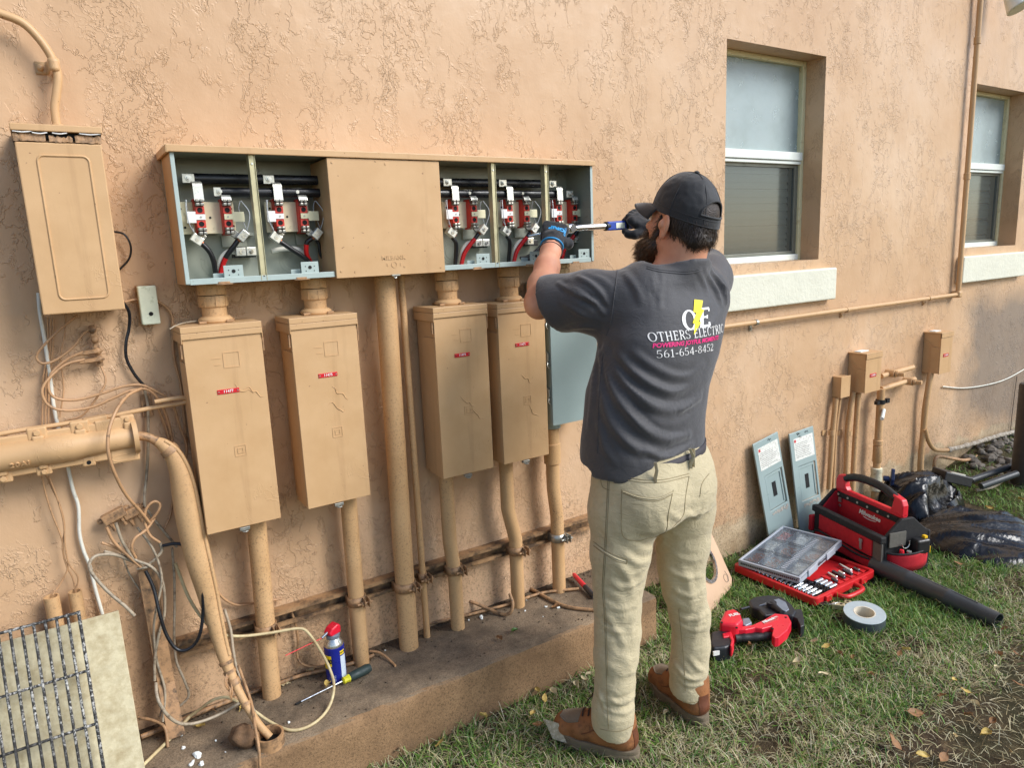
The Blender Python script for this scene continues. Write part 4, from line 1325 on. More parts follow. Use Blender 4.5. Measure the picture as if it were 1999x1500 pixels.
cable('dark thin cable tied along the lower sleeve', [(438, 1190, .10), (450, 1230, .12), (455, 1270, .14), (463, 1310, .16), (478, 1345, .19), (492, 1380, .22), (500, 1400, .24)], 0.0046, 'oldgrey', GC)
GL = 'cables lying on the ledge'
def lcable(label, pts, r, mat='cable'):
 q = [G(u, v, SLAB + z) for u, v, z in pts]
 m = MB()
 m.tube(spl(q, 7), r, 8)
 return tag(m.build('cable', M[mat], loc=tuple(q[0]), smooth=70), label, 'cable', GL)
lcable('brown cable lying curved right of box 11471 conduit towards the man', [(1020, 1142, .01), (1045, 1155, .008), (1075, 1172, .008), (1110, 1186, .008), (1165, 1192, .008), (1230, 1192, .008)], 0.0068, 'dirty_tan')
lcable('brown cable looping between two bent conduits', [(815, 1190, .05), (845, 1182, .05), (875, 1172, .05), (908, 1172, .05), (950, 1188, .02), (980, 1200, .008), (996, 1197, .02), (1001, 1180, .05), (995, 1160, .08)], 0.0062, 'dirty_tan')
lcable('brown cable along the wall foot behind the thick conduits', [(720, 1255, .02), (760, 1238, .015), (820, 1222, .012), (870, 1212, .01), (935, 1196, .01), (1000, 1178, .01), (1060, 1158, .01), (1130, 1150, .01)], 0.0058, 'dirty_tan')
lcable('dark cable along the wall foot behind the spray can', [(545, 1335, .01), (580, 1322, .01), (620, 1312, .01), (680, 1298, .01), (730, 1280, .01)], 0.0062, 'dirty_tan')
lcable('thin cut cable curling on the ledge right of the screwdriver', [(722, 1272, .02), (738, 1274, .018), (752, 1282, .012), (765, 1294, .005), (772, 1301, .004)], 0.0040, 'cable')
lcable('thick cable lying behind the lower sleeve at the wall foot', [(275, 1440, .02), (330, 1418, .015), (390, 1392, .012), (450, 1368, .012), (510, 1345, .012)], 0.0075, 'dirty_tan')
cable('cable drooping under the strut near the spray can', [(569, 1195, .02), (578, 1225, .02), (582, 1255, .02), (580, 1280, .02), (590, 1297, .03), (615, 1303, .04), (640, 1300, .05)], 0.0042, 'dirty_tan', GC)
cable('slack cable above the strut between two conduits', [(420, 1150, .02), (440, 1172, .02), (465, 1182, .02), (500, 1178, .02), (550, 1170, .02)], 0.0038, 'cable', GC)
# -- w
c = PY(289, 596, 0.02)
jb = thing('junction_box', 'small white-green junction box with one screw between service box and meters', 'junction box', (c.x, WALL - 0.005, c.z))
lx0, lx1 = PY(268, 570, .03).x, PY(305, 570, .03).x
lz0, lz1 = PY(290, 634, .03).z, PY(285, 558, .03).z
m = MB()
m.box(lx0 - 0.002, lx1 + 0.001, WALL - 0.016, WALL - 0.0005, lz0 + 0.004, lz1 + 0.001)
m.build('base', M['dirty_tan'], jb, bev=0.003)
M['pale_plastic'] = simple('weathered_white_plastic', lin(214, 220, 196), 0.42, 0, 0.08, 25, 0.1, 80, 0.001, lin(150, 158, 118), dscale=40, dth=(0.56, 0.72))
m = MB()
m.box(lx0, lx1, WALL - 0.040, WALL - 0.0165, lz0, lz1)
m.build('lid', M['pale_plastic'], jb, bev=0.004, seg=3)
m = MB()
c = ((lx0 + lx1) / 2 + 0.002, WALL - 0.040, lz0 + 0.030)
m.cyl(c, (c[0], c[1] - 0.002, c[2]), 0.0055, 14)
m.obox((c[0], c[1] - 0.0022, c[2]), (0.0035, 0, 0.002), (0, 0.0006, 0), (-0.0004, 0, 0.0007))
m.build('screw', M['dark'], jb, smooth=40)
# -- c
def splitter(label, cu, cv, ang, off, w, h):
 c = PY(cu, cv, off)
 a = math.radians(ang)
 ex = np.array([math.cos(a), 0, math.sin(a)])
 ez = np.array([-math.sin(a), 0, math.cos(a)])
 t = thing('cable_splitter', label, 'cable splitter', tuple(c), 'coax splitters')
 m = MB()
 m.obox(np.array(c), ex * w, (0, 0.012, 0), ez * h)
 b = m.build('body', M['dirty_tan'], t, bev=0.003)
 for k in (-0.55, 0.45):
  m = MB()
  p = np.array(c) + ex * w * k - ez * h
  m.cyl(p, p - ez * 0.012, 0.0062, 6)
  m.cyl(p - ez * 0.012, p - ez * 0.026, 0.0048, 10)
  m.build('connector', M['dirty_tan'], t, smooth=30)
 for k in (-1, 1):
  m = MB()
  p = np.array(c) + ex * (w + 0.006) * k
  m.ring(p + np.array([0, 0.010, 0]), (0, -1, 0), 0.003, 0.0085, 0.004, 14)
  m.build('mounting_ear', M['dirty_tan'], t, smooth=30)
 return t
splitter('left of the two painted coax splitters below the splice case', 222, 1007, 20, 0.035, 0.030, 0.014)
splitter('right of the two painted coax splitters, nearer the swollen sleeve', 258, 1000, 18, 0.03, 0.024, 0.013)
c = PY(190, 680, 0.03)
gb = thing('ground_block', 'tan painted row of cable connectors on the wall below the service box', 'ground block', tuple(PY(190, 680, .005)))
a = math.radians(78)
m = MB()
p0, p1 = np.array(PY(178, 635, .018)), np.array(PY(197, 715, .018))
d = (p1 - p0)
L_ = np.linalg.norm(d)
d /= L_
e = np.cross(d, [0, 1, 0])
m.obox((p0 + p1) / 2, d * L_ / 2, (0, 0.006, 0), e * 0.007)
m.build('bar', M['dirty_tan'], gb, bev=0.002)
for k, (t_, s_) in enumerate(((0.10, 0), (0.34, 0), (0.62, 1), (0.82, 1))):
 p = p0 + d * L_ * t_
 m = MB()
 m.ball(p + np.array([0, -0.012, 0]), (0.010, 0.008, 0.010), 10, 6)
 m.build('boss', M['dirty_tan'], gb, smooth=60)
 if s_:
  m = MB()
  q2 = p + np.array([-0.034, -0.016, -0.002])
  m.cyl(p + np.array([0, -0.016, 0]), q2, 0.0062, 6)
  m.cyl(q2, q2 + np.array([-0.012, 0, -0.001]), 0.0048, 10)
  m.cyl(p + np.array([0, -0.016, 0]), p + np.array([0.012, -0.016, 0.001]), 0.0035, 8)
  m.build('connector', M['dirty_tan'], gb, smooth=30)
c = PY(285, 790, 0.006)
m = MB()
m.box(c.x - 0.012, c.x + 0.016, WALL - 0.010, WALL - 0.0005, c.z - 0.035, c.z + 0.030)
m.cyl((c.x + 0.004, WALL - 0.010, c.z - 0.02), (c.x + 0.004, WALL - 0.014, c.z - 0.02), 0.006, 10)
tag(m.build('wall_bracket', M['dirty_tan'], loc=tuple(c), bev=0.002), 'flat painted bracket on the wall where the cables cross', 'bracket')
# -- s
OFF = 0.085
A = np.array(PY(-120, 915, OFF))
B = np.array(PY(262, 852, OFF))
ax = (B - A) / np.linalg.norm(B - A)
up = np.cross(ax, [0, 1, 0])
if up[2] < 0: up = -up
fr = np.cross(up, ax)
if fr[1] > 0: fr = -fr
sc_ = thing('splice_case', 'tan cast cable splice case with bolted flanges at lower left', 'splice case', tuple((A + B) / 2 + np.array([0, 0.05, 0])))
LN = np.linalg.norm(B - A)
def along(u, v):
 p = np.array(PY(u, v, OFF))
 return float(np.dot(p - A, ax))
tN = along(160, 868)
tE = along(215, 858)
m = MB()
R1, R2 = 0.0365, 0.030
m.lathe([(R1, 0), (R1, along(82, 880)), (R1 + 0.0012, along(82, 880) + 0.002), (R1 + 0.0012, tN - 0.02), (R1 - 0.002, tN + 0.008), (R2 + 0.002, tN + 0.045), (R2, tE), (R2, LN)], A, ax, 32)
m.build('barrel', M['tan'], sc_, smooth=40)
m = MB()
m.ring(B - ax * 0.004, ax, 0.012, R2 + 0.016, 0.012, 28)
m.build('end_flange', M['tan'], sc_, smooth=40)
def flange_strip(s, t0, t1, w, name='flange', dp=0.007):
 m = MB()
 c0 = A + ax * t0 + up * s * (R2 + w * 0.5)
 c1 = A + ax * t1 + up * s * (R2 + w * 0.5)
 m.obox((c0 + c1) / 2 - fr * 0.0, (c1 - c0) / 2, fr * dp, up * (w * 0.5 + 0.006))
 return m.build(name, M['tan'], sc_, bev=0.004, seg=3)
flange_strip(1, 0, LN, 0.016)
flange_strip(-1, 0, LN, 0.016)
flange_strip(-1, tE - 0.005, LN + 0.006, 0.030, dp=0.0085)
flange_strip(1, tE - 0.03, LN + 0.004, 0.022, dp=0.0085)
def lug_at(u, v, s, big=1.0):
 t = along(u, v)
 p = A + ax * t + up * s * (R1 + 0.012)
 m = MB()
 m.obox(p, ax * 0.022 * big, fr * 0.009, up * 0.017 * big)
 m.obox(p - up * s * 0.016, ax * 0.013 * big, fr * 0.016, up * 0.012)
 l = m.build('bolt_lug', M['tan'], sc_, bev=0.005, seg=3)
 m = MB()
 h = p + up * s * 0.003 + fr * 0.009
 m.cyl(h, h + fr * 0.006, 0.0085 * big, 6)
 m.build('bolt_head', M['tan'] if s > 0 else M['tan'], l, bev=0.001)
lug_at(73, 850, 1)
lug_at(156, 838, 1)
lug_at(248, 822, 1, 0.8)
lug_at(85, 912, -1, 0.8)
lug_at(5, 925, -1, 0.9)
t = along(173, 900)
p = A + ax * t - up * (R1 + 0.010)
m = MB()
m.obox(p, ax * 0.016, fr * 0.008, up * 0.014)
l = m.build('bolt_lug', M['tan'], sc_, bev=0.006, seg=3)
m = MB()
m.cyl(p + fr * 0.0075 - up * 0.002, p + fr * 0.0088 - up * 0.002, 0.0055, 14)
m.build('bolt_hole', M['dark'], l)
t = along(240, 880)
p = A + ax * t - up * (R2 + 0.022) + fr * 0.0075
m = MB()
sl = [(ax * 0.016 * math.cos(a) * 1.0 + ax * (0.012 if math.cos(a) > 0 else -0.012) + up * 0.008 * math.sin(a)) for a in np.linspace(0, 2 * math.pi, 25)]
m.tube([p + s for s in sl], 0.0022, 6, caps=False)
m.build('slot_rim', M['tan'], sc_, smooth=60)
m = MB()
sl2 = [p + s * 0.85 for s in sl[:-1]]
m.add(sl2, [tuple(range(len(sl2)))])
m.build('slot', M['dirty_tan'], sc_)
q = MB()
t = along(38, 893)
o_ = A + ax * t + fr * (R1 * 0.90) - up * R1 * 0.46
dn = (up * 0.86 + fr * 0.50)
text_mb('20AI', o_, ax, dn, 0.019, 0.0, bold=0.0006, mb=q, spacing=1.2)
o = q.build('cast_lettering', M['tan'], sc_)
md = o.modifiers.new('thick', 'SOLIDIFY')
md.thickness = 0.004
md.offset = 0
cpath = [PY(264, 851, .085), PY(285, 853, .087), (PY(303, 860, .09)), PY(318, 868, .095)]
m = MB()
m.tube(spl(cpath, 6), [0.012] * 12 + [0.0135] * 7, 16)
m.build('cable_neck', M['dirty_tan'], sc_, smooth=50)
slv = [(306, 862, .095, .0150), (320, 870, .10, .0215), (338, 888, .105, .027), (352, 920, .108, .034), (360, 955, .11, .040), (368, 1000, .11, .0425), (378, 1050, .11, .042), (390, 1100, .115, .040), (405, 1155, .12, .0345),
 (417, 1205, .13, .0285), (427, 1245, .14, .0245), (437, 1280, .155, .0215), (450, 1315, .175, .0165), (466, 1350, .20, .0135), (485, 1385, .235, .0125), (505, 1415, .26, .0125), (527, 1440, .285, .0125)]
q = [np.array(PY(u, v, o)) for u, v, o, r in slv]
path = spl(q, 6)
rad = np.interp(np.linspace(0, len(slv) - 1, len(path)), range(len(slv)), [s[3] * 0.86 for s in slv])
m = MB()
m.tube(path, list(rad), 24)
sv = m.build('cable_sleeve', M['pipe'], loc=tuple(q[0]), smooth=60)
tag(sv, 'thick swollen tan cable sleeve bending from the splice case down to the ledge', 'cable sleeve')
m = MB()
bead = []
for i in range(4, len(path) - 30):
 t_ = path[i + 1] - path[i]
 side = np.cross(t_, [0, 1, 0])
 side = side / np.linalg.norm(side)
 if side[0] < 0: side = -side
 bead.append(path[i] + (side * 0.72 + np.array([0, -0.72, 0])) * rad[i])
m.tube(bead, 0.0058, 8)
m.build('seam', M['pipe'], sv, smooth=60)
for fr_, wd in ((0.09, 3), (0.71, 1), (0.745, 1), (0.775, 2), (0.86, 1)):
 i = int(fr_ * (len(path) - 1))
 m = MB()
 m.tube(path[i:i + 1 + wd], [rad[j] + 0.0035 for j in range(i, i + 1 + wd)], 20)
 m.build('tape_band', M['dirty_tan'], sv, smooth=40)
m = MB()
rr = random.Random(4)
for k in range(9):
 i = int((0.74 + 0.012 * k) * (len(path) - 1))
 a = rr.uniform(-2.6, -0.6)
 p = path[i] + np.array([math.cos(a) * rad[i], math.sin(a) * rad[i], 0])
 m.tube(spl([p, p + np.array([rr.uniform(-.012, .006), -0.008, -0.02]), p + np.array([rr.uniform(-.012, .012), -0.006, -0.045])], 4), [0.003] * 8 + [0.0008], 5)
sh = m.build('shredded_tape', M['cable'], sv, smooth=60)
m = MB()
q = [PY(u, v, o) for u, v, o in ((-60, 866, .06), (0, 848, .06), (100, 832, .06), (200, 816, .062), (300, 796, .066), (345, 789, .07), (362, 785, .075), (364, 779, .08), (352, 777, .085), (330, 780, .085), (302, 785, .085))]
m.tube(spl(q, 6), 0.0062, 12)
hp = m.build('conduit', M['tan'], loc=tuple(q[3]), smooth=60)
tag(hp, 'thin tan tube above the splice case, bent back at its right end', 'conduit')
c = PY(187, 824, 0.072)
m = MB()
e1 = np.array(PY(205, 815, .06)) - np.array(PY(170, 822, .06))
e1 /= np.linalg.norm(e1)
e2 = np.cross(e1, [0, 1, 0])
if e2[2] < 0: e2 = -e2
m.obox(np.array(c), e1 * 0.028, (0, 0.014, 0), e2 * 0.0145)
bx = m.build('clamp_plate', M['tan'], hp, bev=0.003)
for k in (-1, 1):
 m = MB()
 p = np.array(c) + e1 * 0.018 * k + np.array([0, -0.014, 0]) - e2 * 0.006
 m.cyl(p, p + np.array([0, -0.003, 0]), 0.0042, 10)
 m.build('rivet', M['tan'], bx, smooth=40)
ub = [(-0.022, 0.012), (0.022, 0.012), (0.022, -0.012), (-0.022, -0.012)]
top = np.array(PY(285, 1110, .035))
bot = np.array(PY(337, 1425, .050))
bot2 = np.array(G(352, 1500, SLAB - 0.0))
dd = thing('cable_duct', 'open-ended tan rectangular duct leaning down the wall onto the ledge', 'cable duct', tuple(bot))
m = MB()
low = np.array([bot[0] + 0.004, bot[1] - 0.06, SLAB + 0.012])
for a, b in ((top, np.array([bot[0], bot[1] - 0.01, SLAB + 0.16])), (np.array([bot[0], bot[1] - 0.01, SLAB + 0.16]), low)):
 vs = [a + np.array([x, y, 0]) for x, y in ub] + [b + np.array([x, y, 0]) for x, y in ub]
 m.add(vs, [(0, 1, 5, 4), (1, 2, 6, 5), (2, 3, 7, 6), (3, 0, 4, 7)])
o = m.build('duct', M['dirty_tan'], dd)
md = o.modifiers.new('thick', 'SOLIDIFY')
md.thickness = 0.0025
m = MB()
p = np.array(PY(284, 1108, .055))
m.tube(spl([p + np.array([-0.02, 0, 0]), p + np.array([0, -0.012, 0.004]), p + np.array([0.02, 0, 0])], 5), 0.004, 8)
m.build('cable_tie', M['oldgrey'], dd, smooth=60)
for (u0, v0, u1, v1, r, lab) in ((100, 1165, 112, 1250, 0.0185, 'left of two short tan pipe stubs behind the grate'), (146, 1155, 163, 1240, 0.0165, 'right of two short tan pipe stubs behind the grate')):
 a_, b_ = PY(u0, v0, .04), PY(u1, v1, .04)
 m = MB()
 x = a_.x
 m.lathe([(r * 0.8, a_.z - 0.02), (r * 0.8, a_.z), (r, a_.z), (r, 0.10)], (x, WALL - .04, 0), (0, 0, 1), 18)
 tag(m.build('pipe_stub', M['pipe'], loc=(x, WALL - .04, 0.1), smooth=40), lab, 'pipe stub', 'pipe stubs behind the grate')
# -- b
M['board'] = simple('mottled_board', lin(198, 187, 154), 0.85, 0, 0.10, 40, 0.3, 160, 0.002, lin(164, 148, 112), dscale=26, dth=(0.42, 0.68))
xr = 0.042
topz = 0.624
m = MB()
tilt = np.array([0, -0.34, -0.94])
tilt /= np.linalg.norm(tilt)
nn = np.cross([1, 0, 0], tilt)
o_ = np.array([xr, 2.10, topz])
Lb = (topz - SLAB) / 0.94
m.obox(o_ + tilt * Lb * 0.5 + np.array([-0.30, 0, 0]), (0.30, 0, 0), tilt * Lb * 0.5, nn * 0.007)
tag(m.build('board', M['board'], loc=tuple(o_ + tilt * Lb + np.array([-0.3, 0, 0])), bev=0.0015), 'beige mottled board leaning against the wall behind the grate', 'board')
N = NT('rusty_enamelled_grate')
co = N.pos()
ws = N.step(N.noise(co, 130, 6, 0.75), 0.49, 0.57)
reg = N.step(N.noise(co, 7, 4, 0.6), 0.34, 0.54)
cc = N.mix(N.math('MULTIPLY', ws, N.math('ADD', N.math('MULTIPLY', reg, 0.9), 0.1)), lin(40, 38, 37), lin(188, 186, 180))
N.set(color=cc, rough=0.6, normal=N.bump(N.noise(co, 160, 5, 0.7), 0.6, 0.003))
M['grate'] = N.m
gx1 = -0.048
gt = np.array([gx1, 2.055, 0.672])
gd = np.array([0, -0.32, -0.947])
gd /= np.linalg.norm(gd)
gn = np.cross([1, 0, 0], gd)
if gn[1] > 0: gn = -gn
Lg = (0.672 - SLAB - 0.004) / 0.947
gr = thing('grill_grate', 'black and white flaking metal grill grate leaning in the lower left corner', 'grate', tuple(gt + gd * Lg + np.array([-0.22, 0, 0])))
for k in range(20):
 x = gx1 - 0.0245 * k
 p = np.array([x, gt[1], gt[2]])
 m = MB()
 r = 0.0036 if k else 0.0042
 m.tube([p + gd * t for t in np.linspace(0, Lg, 14)], r, 7)
 m.build('bar', M['grate'], gr, smooth=60)
for t in (0.004, 0.155, 0.29, 0.41):
 m = MB()
 p = np.array([gx1, gt[1], gt[2]]) + gd * t + gn * (-0.006 if t > 0.01 else 0.0)
 m.tube([p + np.array([0.004, 0, 0]), p + np.array([-0.25, 0, 0]), p + np.array([-0.48, 0, 0])], 0.0038, 7)
 m.build('cross_bar', M['grate'], gr, smooth=60)
# -- o
c = G(528, 1452, SLAB)
col = thing('pipe_collar', 'open tan pipe stub cast in the ledge edge with the sleeve dropping in', 'pipe collar', (c.x, c.y, SLAB))
m = MB()
m.ring((c.x, c.y, SLAB - 0.03), (0, 0, 1), 0.034, 0.040, 0.062, 28)
m.build('rim', M['dirty_tan'], col, smooth=40)
m = MB()
m.cyl((c.x, c.y, SLAB + 0.002), (c.x, c.y, SLAB + 0.004), 0.0335, 24)
m.build('hollow', M['dark'], col)
c = G(478, 1455, SLAB)
m = MB()
m.ball((c.x, c.y, SLAB + 0.028), (0.036, 0.036, 0.032), 26, 18)
vs = []
for v in m.v:
 d_0 = Vector(v) - Vector((c.x, c.y, SLAB + 0.028))
 k = 1 + 0.32 * mnoise.noise(d_0 * 34) + 0.14 * mnoise.noise(d_0 * 90)
 vs.append(tuple(Vector((c.x, c.y, SLAB + 0.028)) + d_0 * k))
m.v = vs
M['clod'] = simple('brown_clod', lin(104, 78, 54), 0.9, 0, 0.25, 40, 0.6, 120, 0.004)
tag(m.build('rag_clump', M['clod'], loc=(c.x, c.y, SLAB), smooth=60), 'crumpled brown lump on the ledge beside the open collar', 'clump')
M['chalk'] = simple('white_plaster_crumb', lin(226, 230, 226), 0.8, 0, 0.08, 40)
for i, (u, v, r) in enumerate(((385, 1478, .016), (375, 1493, .011), (392, 1495, .011), (358, 1462, .008), (354, 1437, .006), (564, 1412, .006), (421, 1448, .004), (915, 1212, .006), (940, 1208, .012), (1027, 1173, .006), (1025, 1194, .005), (1066, 1186, .006), (1090, 1188, .007), (752, 1271, .005), (650, 1170, .004), (1060, 1205, .003), (440, 1470, .003))):
 c = G(u, v, SLAB)
 m = MB()
 m.ball((0, 0, r * 0.30), (r * 0.9, r * 0.65, r * 0.45), 10, 7)
 rr = random.Random(i)
 m.v = [tuple(np.array(q) * (1 + 0.75 * mnoise.noise(Vector(q) * (110 / (r * 100)) + Vector((i, 0, 0))))) for q in m.v]
 o = m.build('plaster_crumb', M['chalk'], loc=tuple(c), local=True)
 o.rotation_euler = (0, 0, rr.uniform(0, 6))
 tag(o, ('small white plaster crumb lying on the ledge between the conduits' if u > 600 else 'small white plaster crumb at the left end of the ledge') if r < 0.0155 else 'largest white plaster lump at the ledge left end', 'plaster crumb', 'white crumbs between the conduits' if u > 600 else 'white crumbs at the ledge left end')
# -- l
vx = 4.707
oV = 0.035
hz = PY(1640, 607, oV).z
m = MB()
m.tube(spl([(vx, WALL - oV, 4.0), (vx, WALL - oV, 2.4), (vx, WALL - oV, 1.6), (vx, WALL - oV, hz + 0.02)], 4), 0.0150, 16)
vo = m.build('conduit', M['tan'], loc=(vx, WALL - oV, hz), smooth=60)
tag(vo, 'tall thin tan conduit running up the wall between the two windows', 'conduit')
for z in (2.62, 1.86):
 m = MB()
 m.lathe([(0.015, -0.02), (0.019, -0.018), (0.019, 0.018), (0.015, 0.02)], (vx, WALL - oV, z), (0, 0, 1), 16)
 m.build('coupling', M['tan'], vo, smooth=40)
m = MB()
m.tube([(1.75, WALL - oV, hz), (3.2, WALL - oV, hz + 0.002), (vx - 0.02, WALL - oV, hz)], 0.0120, 16)
ho = m.build('conduit', M['tan'], loc=(3.2, WALL - oV, hz), smooth=60)
tag(ho, 'level tan conduit crossing the wall below the window sill', 'conduit')
m = MB()
m.box(vx - 0.024, vx + 0.020, WALL - 0.056, WALL - 0.001, hz - 0.020, hz + 0.022)
m.build('elbow', M['tan'], vo, bev=0.012, seg=3)
for u, lab in ((1476, 'zinc strap on the level conduit near the man'), (1653, 'painted strap halfway along the level conduit'), (1812, 'painted strap on the level conduit near its elbow')):
 x = PY(u, 610, oV).x
 m = MB()
 m.ring((x - 0.008, WALL - oV, hz), (1, 0, 0), 0.0122, 0.0150, 0.016, 18)
 m.box(x - 0.008, x + 0.008, WALL - 0.006, WALL - 0.001, hz - 0.042, hz - 0.012)
 m.cyl((x, WALL - 0.006, hz - 0.032), (x, WALL - 0.011, hz - 0.032), 0.0055, 8)
 tag(m.build('pipe_strap', M['zinc' if u == 1476 else 'tan'], loc=(x, WALL - 0.005, hz), smooth=40), lab, 'pipe strap', 'straps on the level conduit')
# -- s
def small_box(label, u0, u1, v0, v1, depth, red=True):
 """u0..u1, v0..v1: the front face in the photograph; the box stands `depth` off the wall"""
 a, b = PY(u0, (v0 + v1) / 2, depth), PY(u1, (v0 + v1) / 2, depth)
 x0, x1 = a.x, b.x
 z1, z0 = PY((u0 + u1) / 2, v0, depth).z, PY((u0 + u1) / 2, v1, depth).z
 y0 = WALL - depth
 t = thing('switch_box', label, 'switch box', ((x0 + x1) / 2, WALL - 0.001, z0), 'small boxes on the wall at the right')
 m = MB()
 m.box(x0 + 0.004, x1 - 0.004, y0 + 0.006, WALL - 0.001, z0 + 0.002, z1 - 0.002)
 m.build('body', M['tan'], t, bev=0.002)
 m = MB()
 m.box(x0, x1, y0, y0 + 0.005, z0, z1 - 0.03 * (1 if red else 0))
 prof = [(0.006, z0 + 0.004), (0.05 * depth / 0.11, z0 + 0.004), (0.055 * depth / 0.11, z1 - 0.10), (0.075 * depth / 0.11, z1 - 0.075), (0.09 * depth / 0.11, z1 - 0.035), (0.006, z1 - 0.031)]
 if red:
  for sx in (x0, x1 - 0.0035):
   m.prism([(p, z) for p, z in reversed(prof)], (sx + (0.0035 if sx == x0 else 0.0035), y0, 0), (0, 1, 0), (0, 0, 1), -0.0035) if False else m.box(sx, sx + 0.0035, y0 + 0.0055, y0 + depth * 0.55, z0 + 0.003, z1 - 0.085)
 cv = m.build('cover', M['tan'], t, bev=0.0015)
 if red:
  m = MB()
  pl = [(y0 + depth * 0.98, z1 - 0.045), (y0 + depth * 0.75, z1 - 0.05), (y0 + depth * 0.55, z1 - 0.070), (y0 + depth * 0.3, z1 - 0.085), (y0 + depth * 0.1, z1 - 0.105)]
  m.tube(spl([(x0 + 0.0035, y, z) for y, z in pl], 5), 0.0022, 6)
  m.build('flap_edge', M['tan'], t, smooth=60)
  m = MB()
  m.box(x0 - 0.003, x1 + 0.003, y0 - 0.004, WALL - 0.001, z1 - 0.004, z1 + 0.004)
  m.box(x0 - 0.003, x1 + 0.003, y0 - 0.004, y0 - 0.0008, z1 - 0.028, z1 - 0.0045)
  m.build('cap', M['tan'], t, bev=0.0018)
  m = MB()
  m.box(x0 + 0.02, x1 - 0.05, WALL - 0.06, WALL - 0.02, z1 + 0.0042, z1 + 0.009)
  m.build('plaster_spill', M['chalk'], t, bev=0.002)
  digits_plate(cv, ((x0 + x1) / 2 - 0.004, y0, z1 - 0.155 * (z1 - z0) / 0.33 - 0.02), 0.06, 0.019, '11480')
 return t, x0, x1, z0, z1
s1 = small_box('tan switch box with red plate, middle of three small boxes at right', 1690, 1720, 690, 765, 0.105)
s2 = small_box('tan switch box with red plate, farthest right on the wall', 1836, 1858, 650, 728, 0.105)
s3 = small_box('smallest tan box without a plate, left of the other two', 1642, 1660, 735, 776, 0.055, red=False)
def wpipe(label, pts, r, mat='pipe', group='pipes rising to the small boxes', n=14):
 q = [PY(u, v, o) for u, v, o in pts]
 m = MB()
 m.tube(spl(q, 7), r, n)
 o = m.build('conduit', M[mat], loc=tuple(q[-1]), smooth=60)
 return tag(o, label, 'conduit', group)
def strap(o, u, v, off, r, mat='tan'):
 c = PY(u, v, off)
 m = MB()
 m.ring((c.x, c.y, c.z - 0.014), (0, 0, 1), r, r + 0.004, 0.028, 16)
 m.box(c.x - r - 0.034, c.x - r + 0.002, WALL - 0.006, WALL - 0.001, c.z - 0.014, c.z + 0.014)
 m.build('strap', M[mat], o, smooth=40)
o = wpipe('left conduit of the smallest box, strapped halfway', [(1632, 778, .03), (1626, 840, .03), (1622, 900, .03), (1618, 955, .03)], 0.0140)
strap(o, 1624, 845, .03, 0.0140)
wpipe('thin wavy conduit beside the strapped one', [(1640, 778, .02), (1633, 830, .02), (1630, 870, .022), (1628, 910, .02), (1626, 955, .02)], 0.0085)
o = wpipe('left conduit below the middle switch box', [(1666, 765, .04), (1660, 800, .038), (1655, 840, .035), (1653, 900, .035), (1650, 960, .035)], 0.0145)
strap(o, 1657, 845, .036, 0.0145)
wpipe('right conduit below the middle switch box', [(1676, 768, .05), (1672, 820, .045), (1668, 880, .045), (1664, 960, .045)], 0.0145)
m = MB()
c0 = PY(1712, 760, .06)
vp_ = [PY(u, v, .06) for u, v in ((1711, 762), (1715, 850), (1718, 960))]
x_ = vp_[1].x
m.tube([(x_, WALL - .06, vp_[0].z), (x_, WALL - .06, vp_[1].z), (x_, WALL - .06, -0.02)], 0.0205, 18)
wv = m.build('water_pipe', M['pipe'], loc=(x_, WALL - .06, 0), smooth=60)
tag(wv, 'thick tan water riser with a white valve at its foot', 'water pipe')
zc = PY(1712, 786, .06).z
m = MB()
m.ring((x_, WALL - .06, zc - 0.012), (0, 0, 1), 0.0207, 0.026, 0.024, 18)
m.box(x_ - 0.055, x_ - 0.03, WALL - .075, WALL - .055, zc - 0.01, zc + 0.01)
m.box(x_ + 0.03, x_ + 0.062, WALL - .080, WALL - .060, zc - 0.012, zc + 0.012)
m.build('clamp', M['black'], wv, smooth=40)
zs_ = PY(1716, 858, .06).z
m = MB()
m.lathe([(0.0205, 0.0), (0.026, -0.004), (0.026, -0.030), (0.0205, -0.034)], (x_, WALL - .06, zs_), (0, 0, 1), 18)
m.lathe([(0.022, -0.035), (0.0255, -0.037), (0.0255, -0.13), (0.022, -0.135)], (x_, WALL - .06, zs_), (0, 0, 1), 18)
m.build('coupling', M['pipe'], wv, smooth=40)
m = MB()
pz = PY(1706, 808, .07)
m.cyl((x_ - 0.005, WALL - .085, pz.z + 0.012), (x_ - 0.10, WALL - .13, pz.z - 0.015), 0.010, 10)
m.build('spout', M['white_alu'], wv, smooth=40)
zv = PY(1722, 930, .06).z
M['valve_white'] = simple('cream_pvc', lin(218, 210, 180), 0.45, 0, 0.08, 30, dirt=lin(160, 140, 100), dscale=40, dth=(0.55, 0.7))
M['valve_blue'] = simple('navy_handle', lin(36, 48, 84), 0.45, 0, 0.15, 30)
m = MB()
m.lathe([(0.023, -0.075), (0.031, -0.070), (0.031, -0.040), (0.027, -0.03), (0.033, 0.0), (0.027, 0.03), (0.031, 0.038), (0.031, 0.062), (0.023, 0.066)], (x_, WALL - .06, zv), (0, 0, 1), 20)
va = m.build('valve', M['valve_white'], wv, smooth=40)
m = MB()
m.cyl((x_ + 0.03, WALL - .085, zv), (x_ + 0.05, WALL - .11, zv), 0.016, 14)
ez = np.array([0.10, 0, 0.99])
c = np.array([x_ + 0.052, WALL - .115, zv])
en = np.array([0.62, -0.78, 0])
pr = [(-0.014, -0.062), (0.012, -0.062), (0.016, -0.02), (0.022, 0.0), (0.016, 0.02), (0.012, 0.060), (-0.012, 0.060), (-0.018, 0.02), (-0.022, 0), (-0.018, -0.02)]
m.prism(pr, c, np.cross(ez, en), ez, 0.018)
m.build('valve_handle', M['valve_blue'], va, bev=0.004)
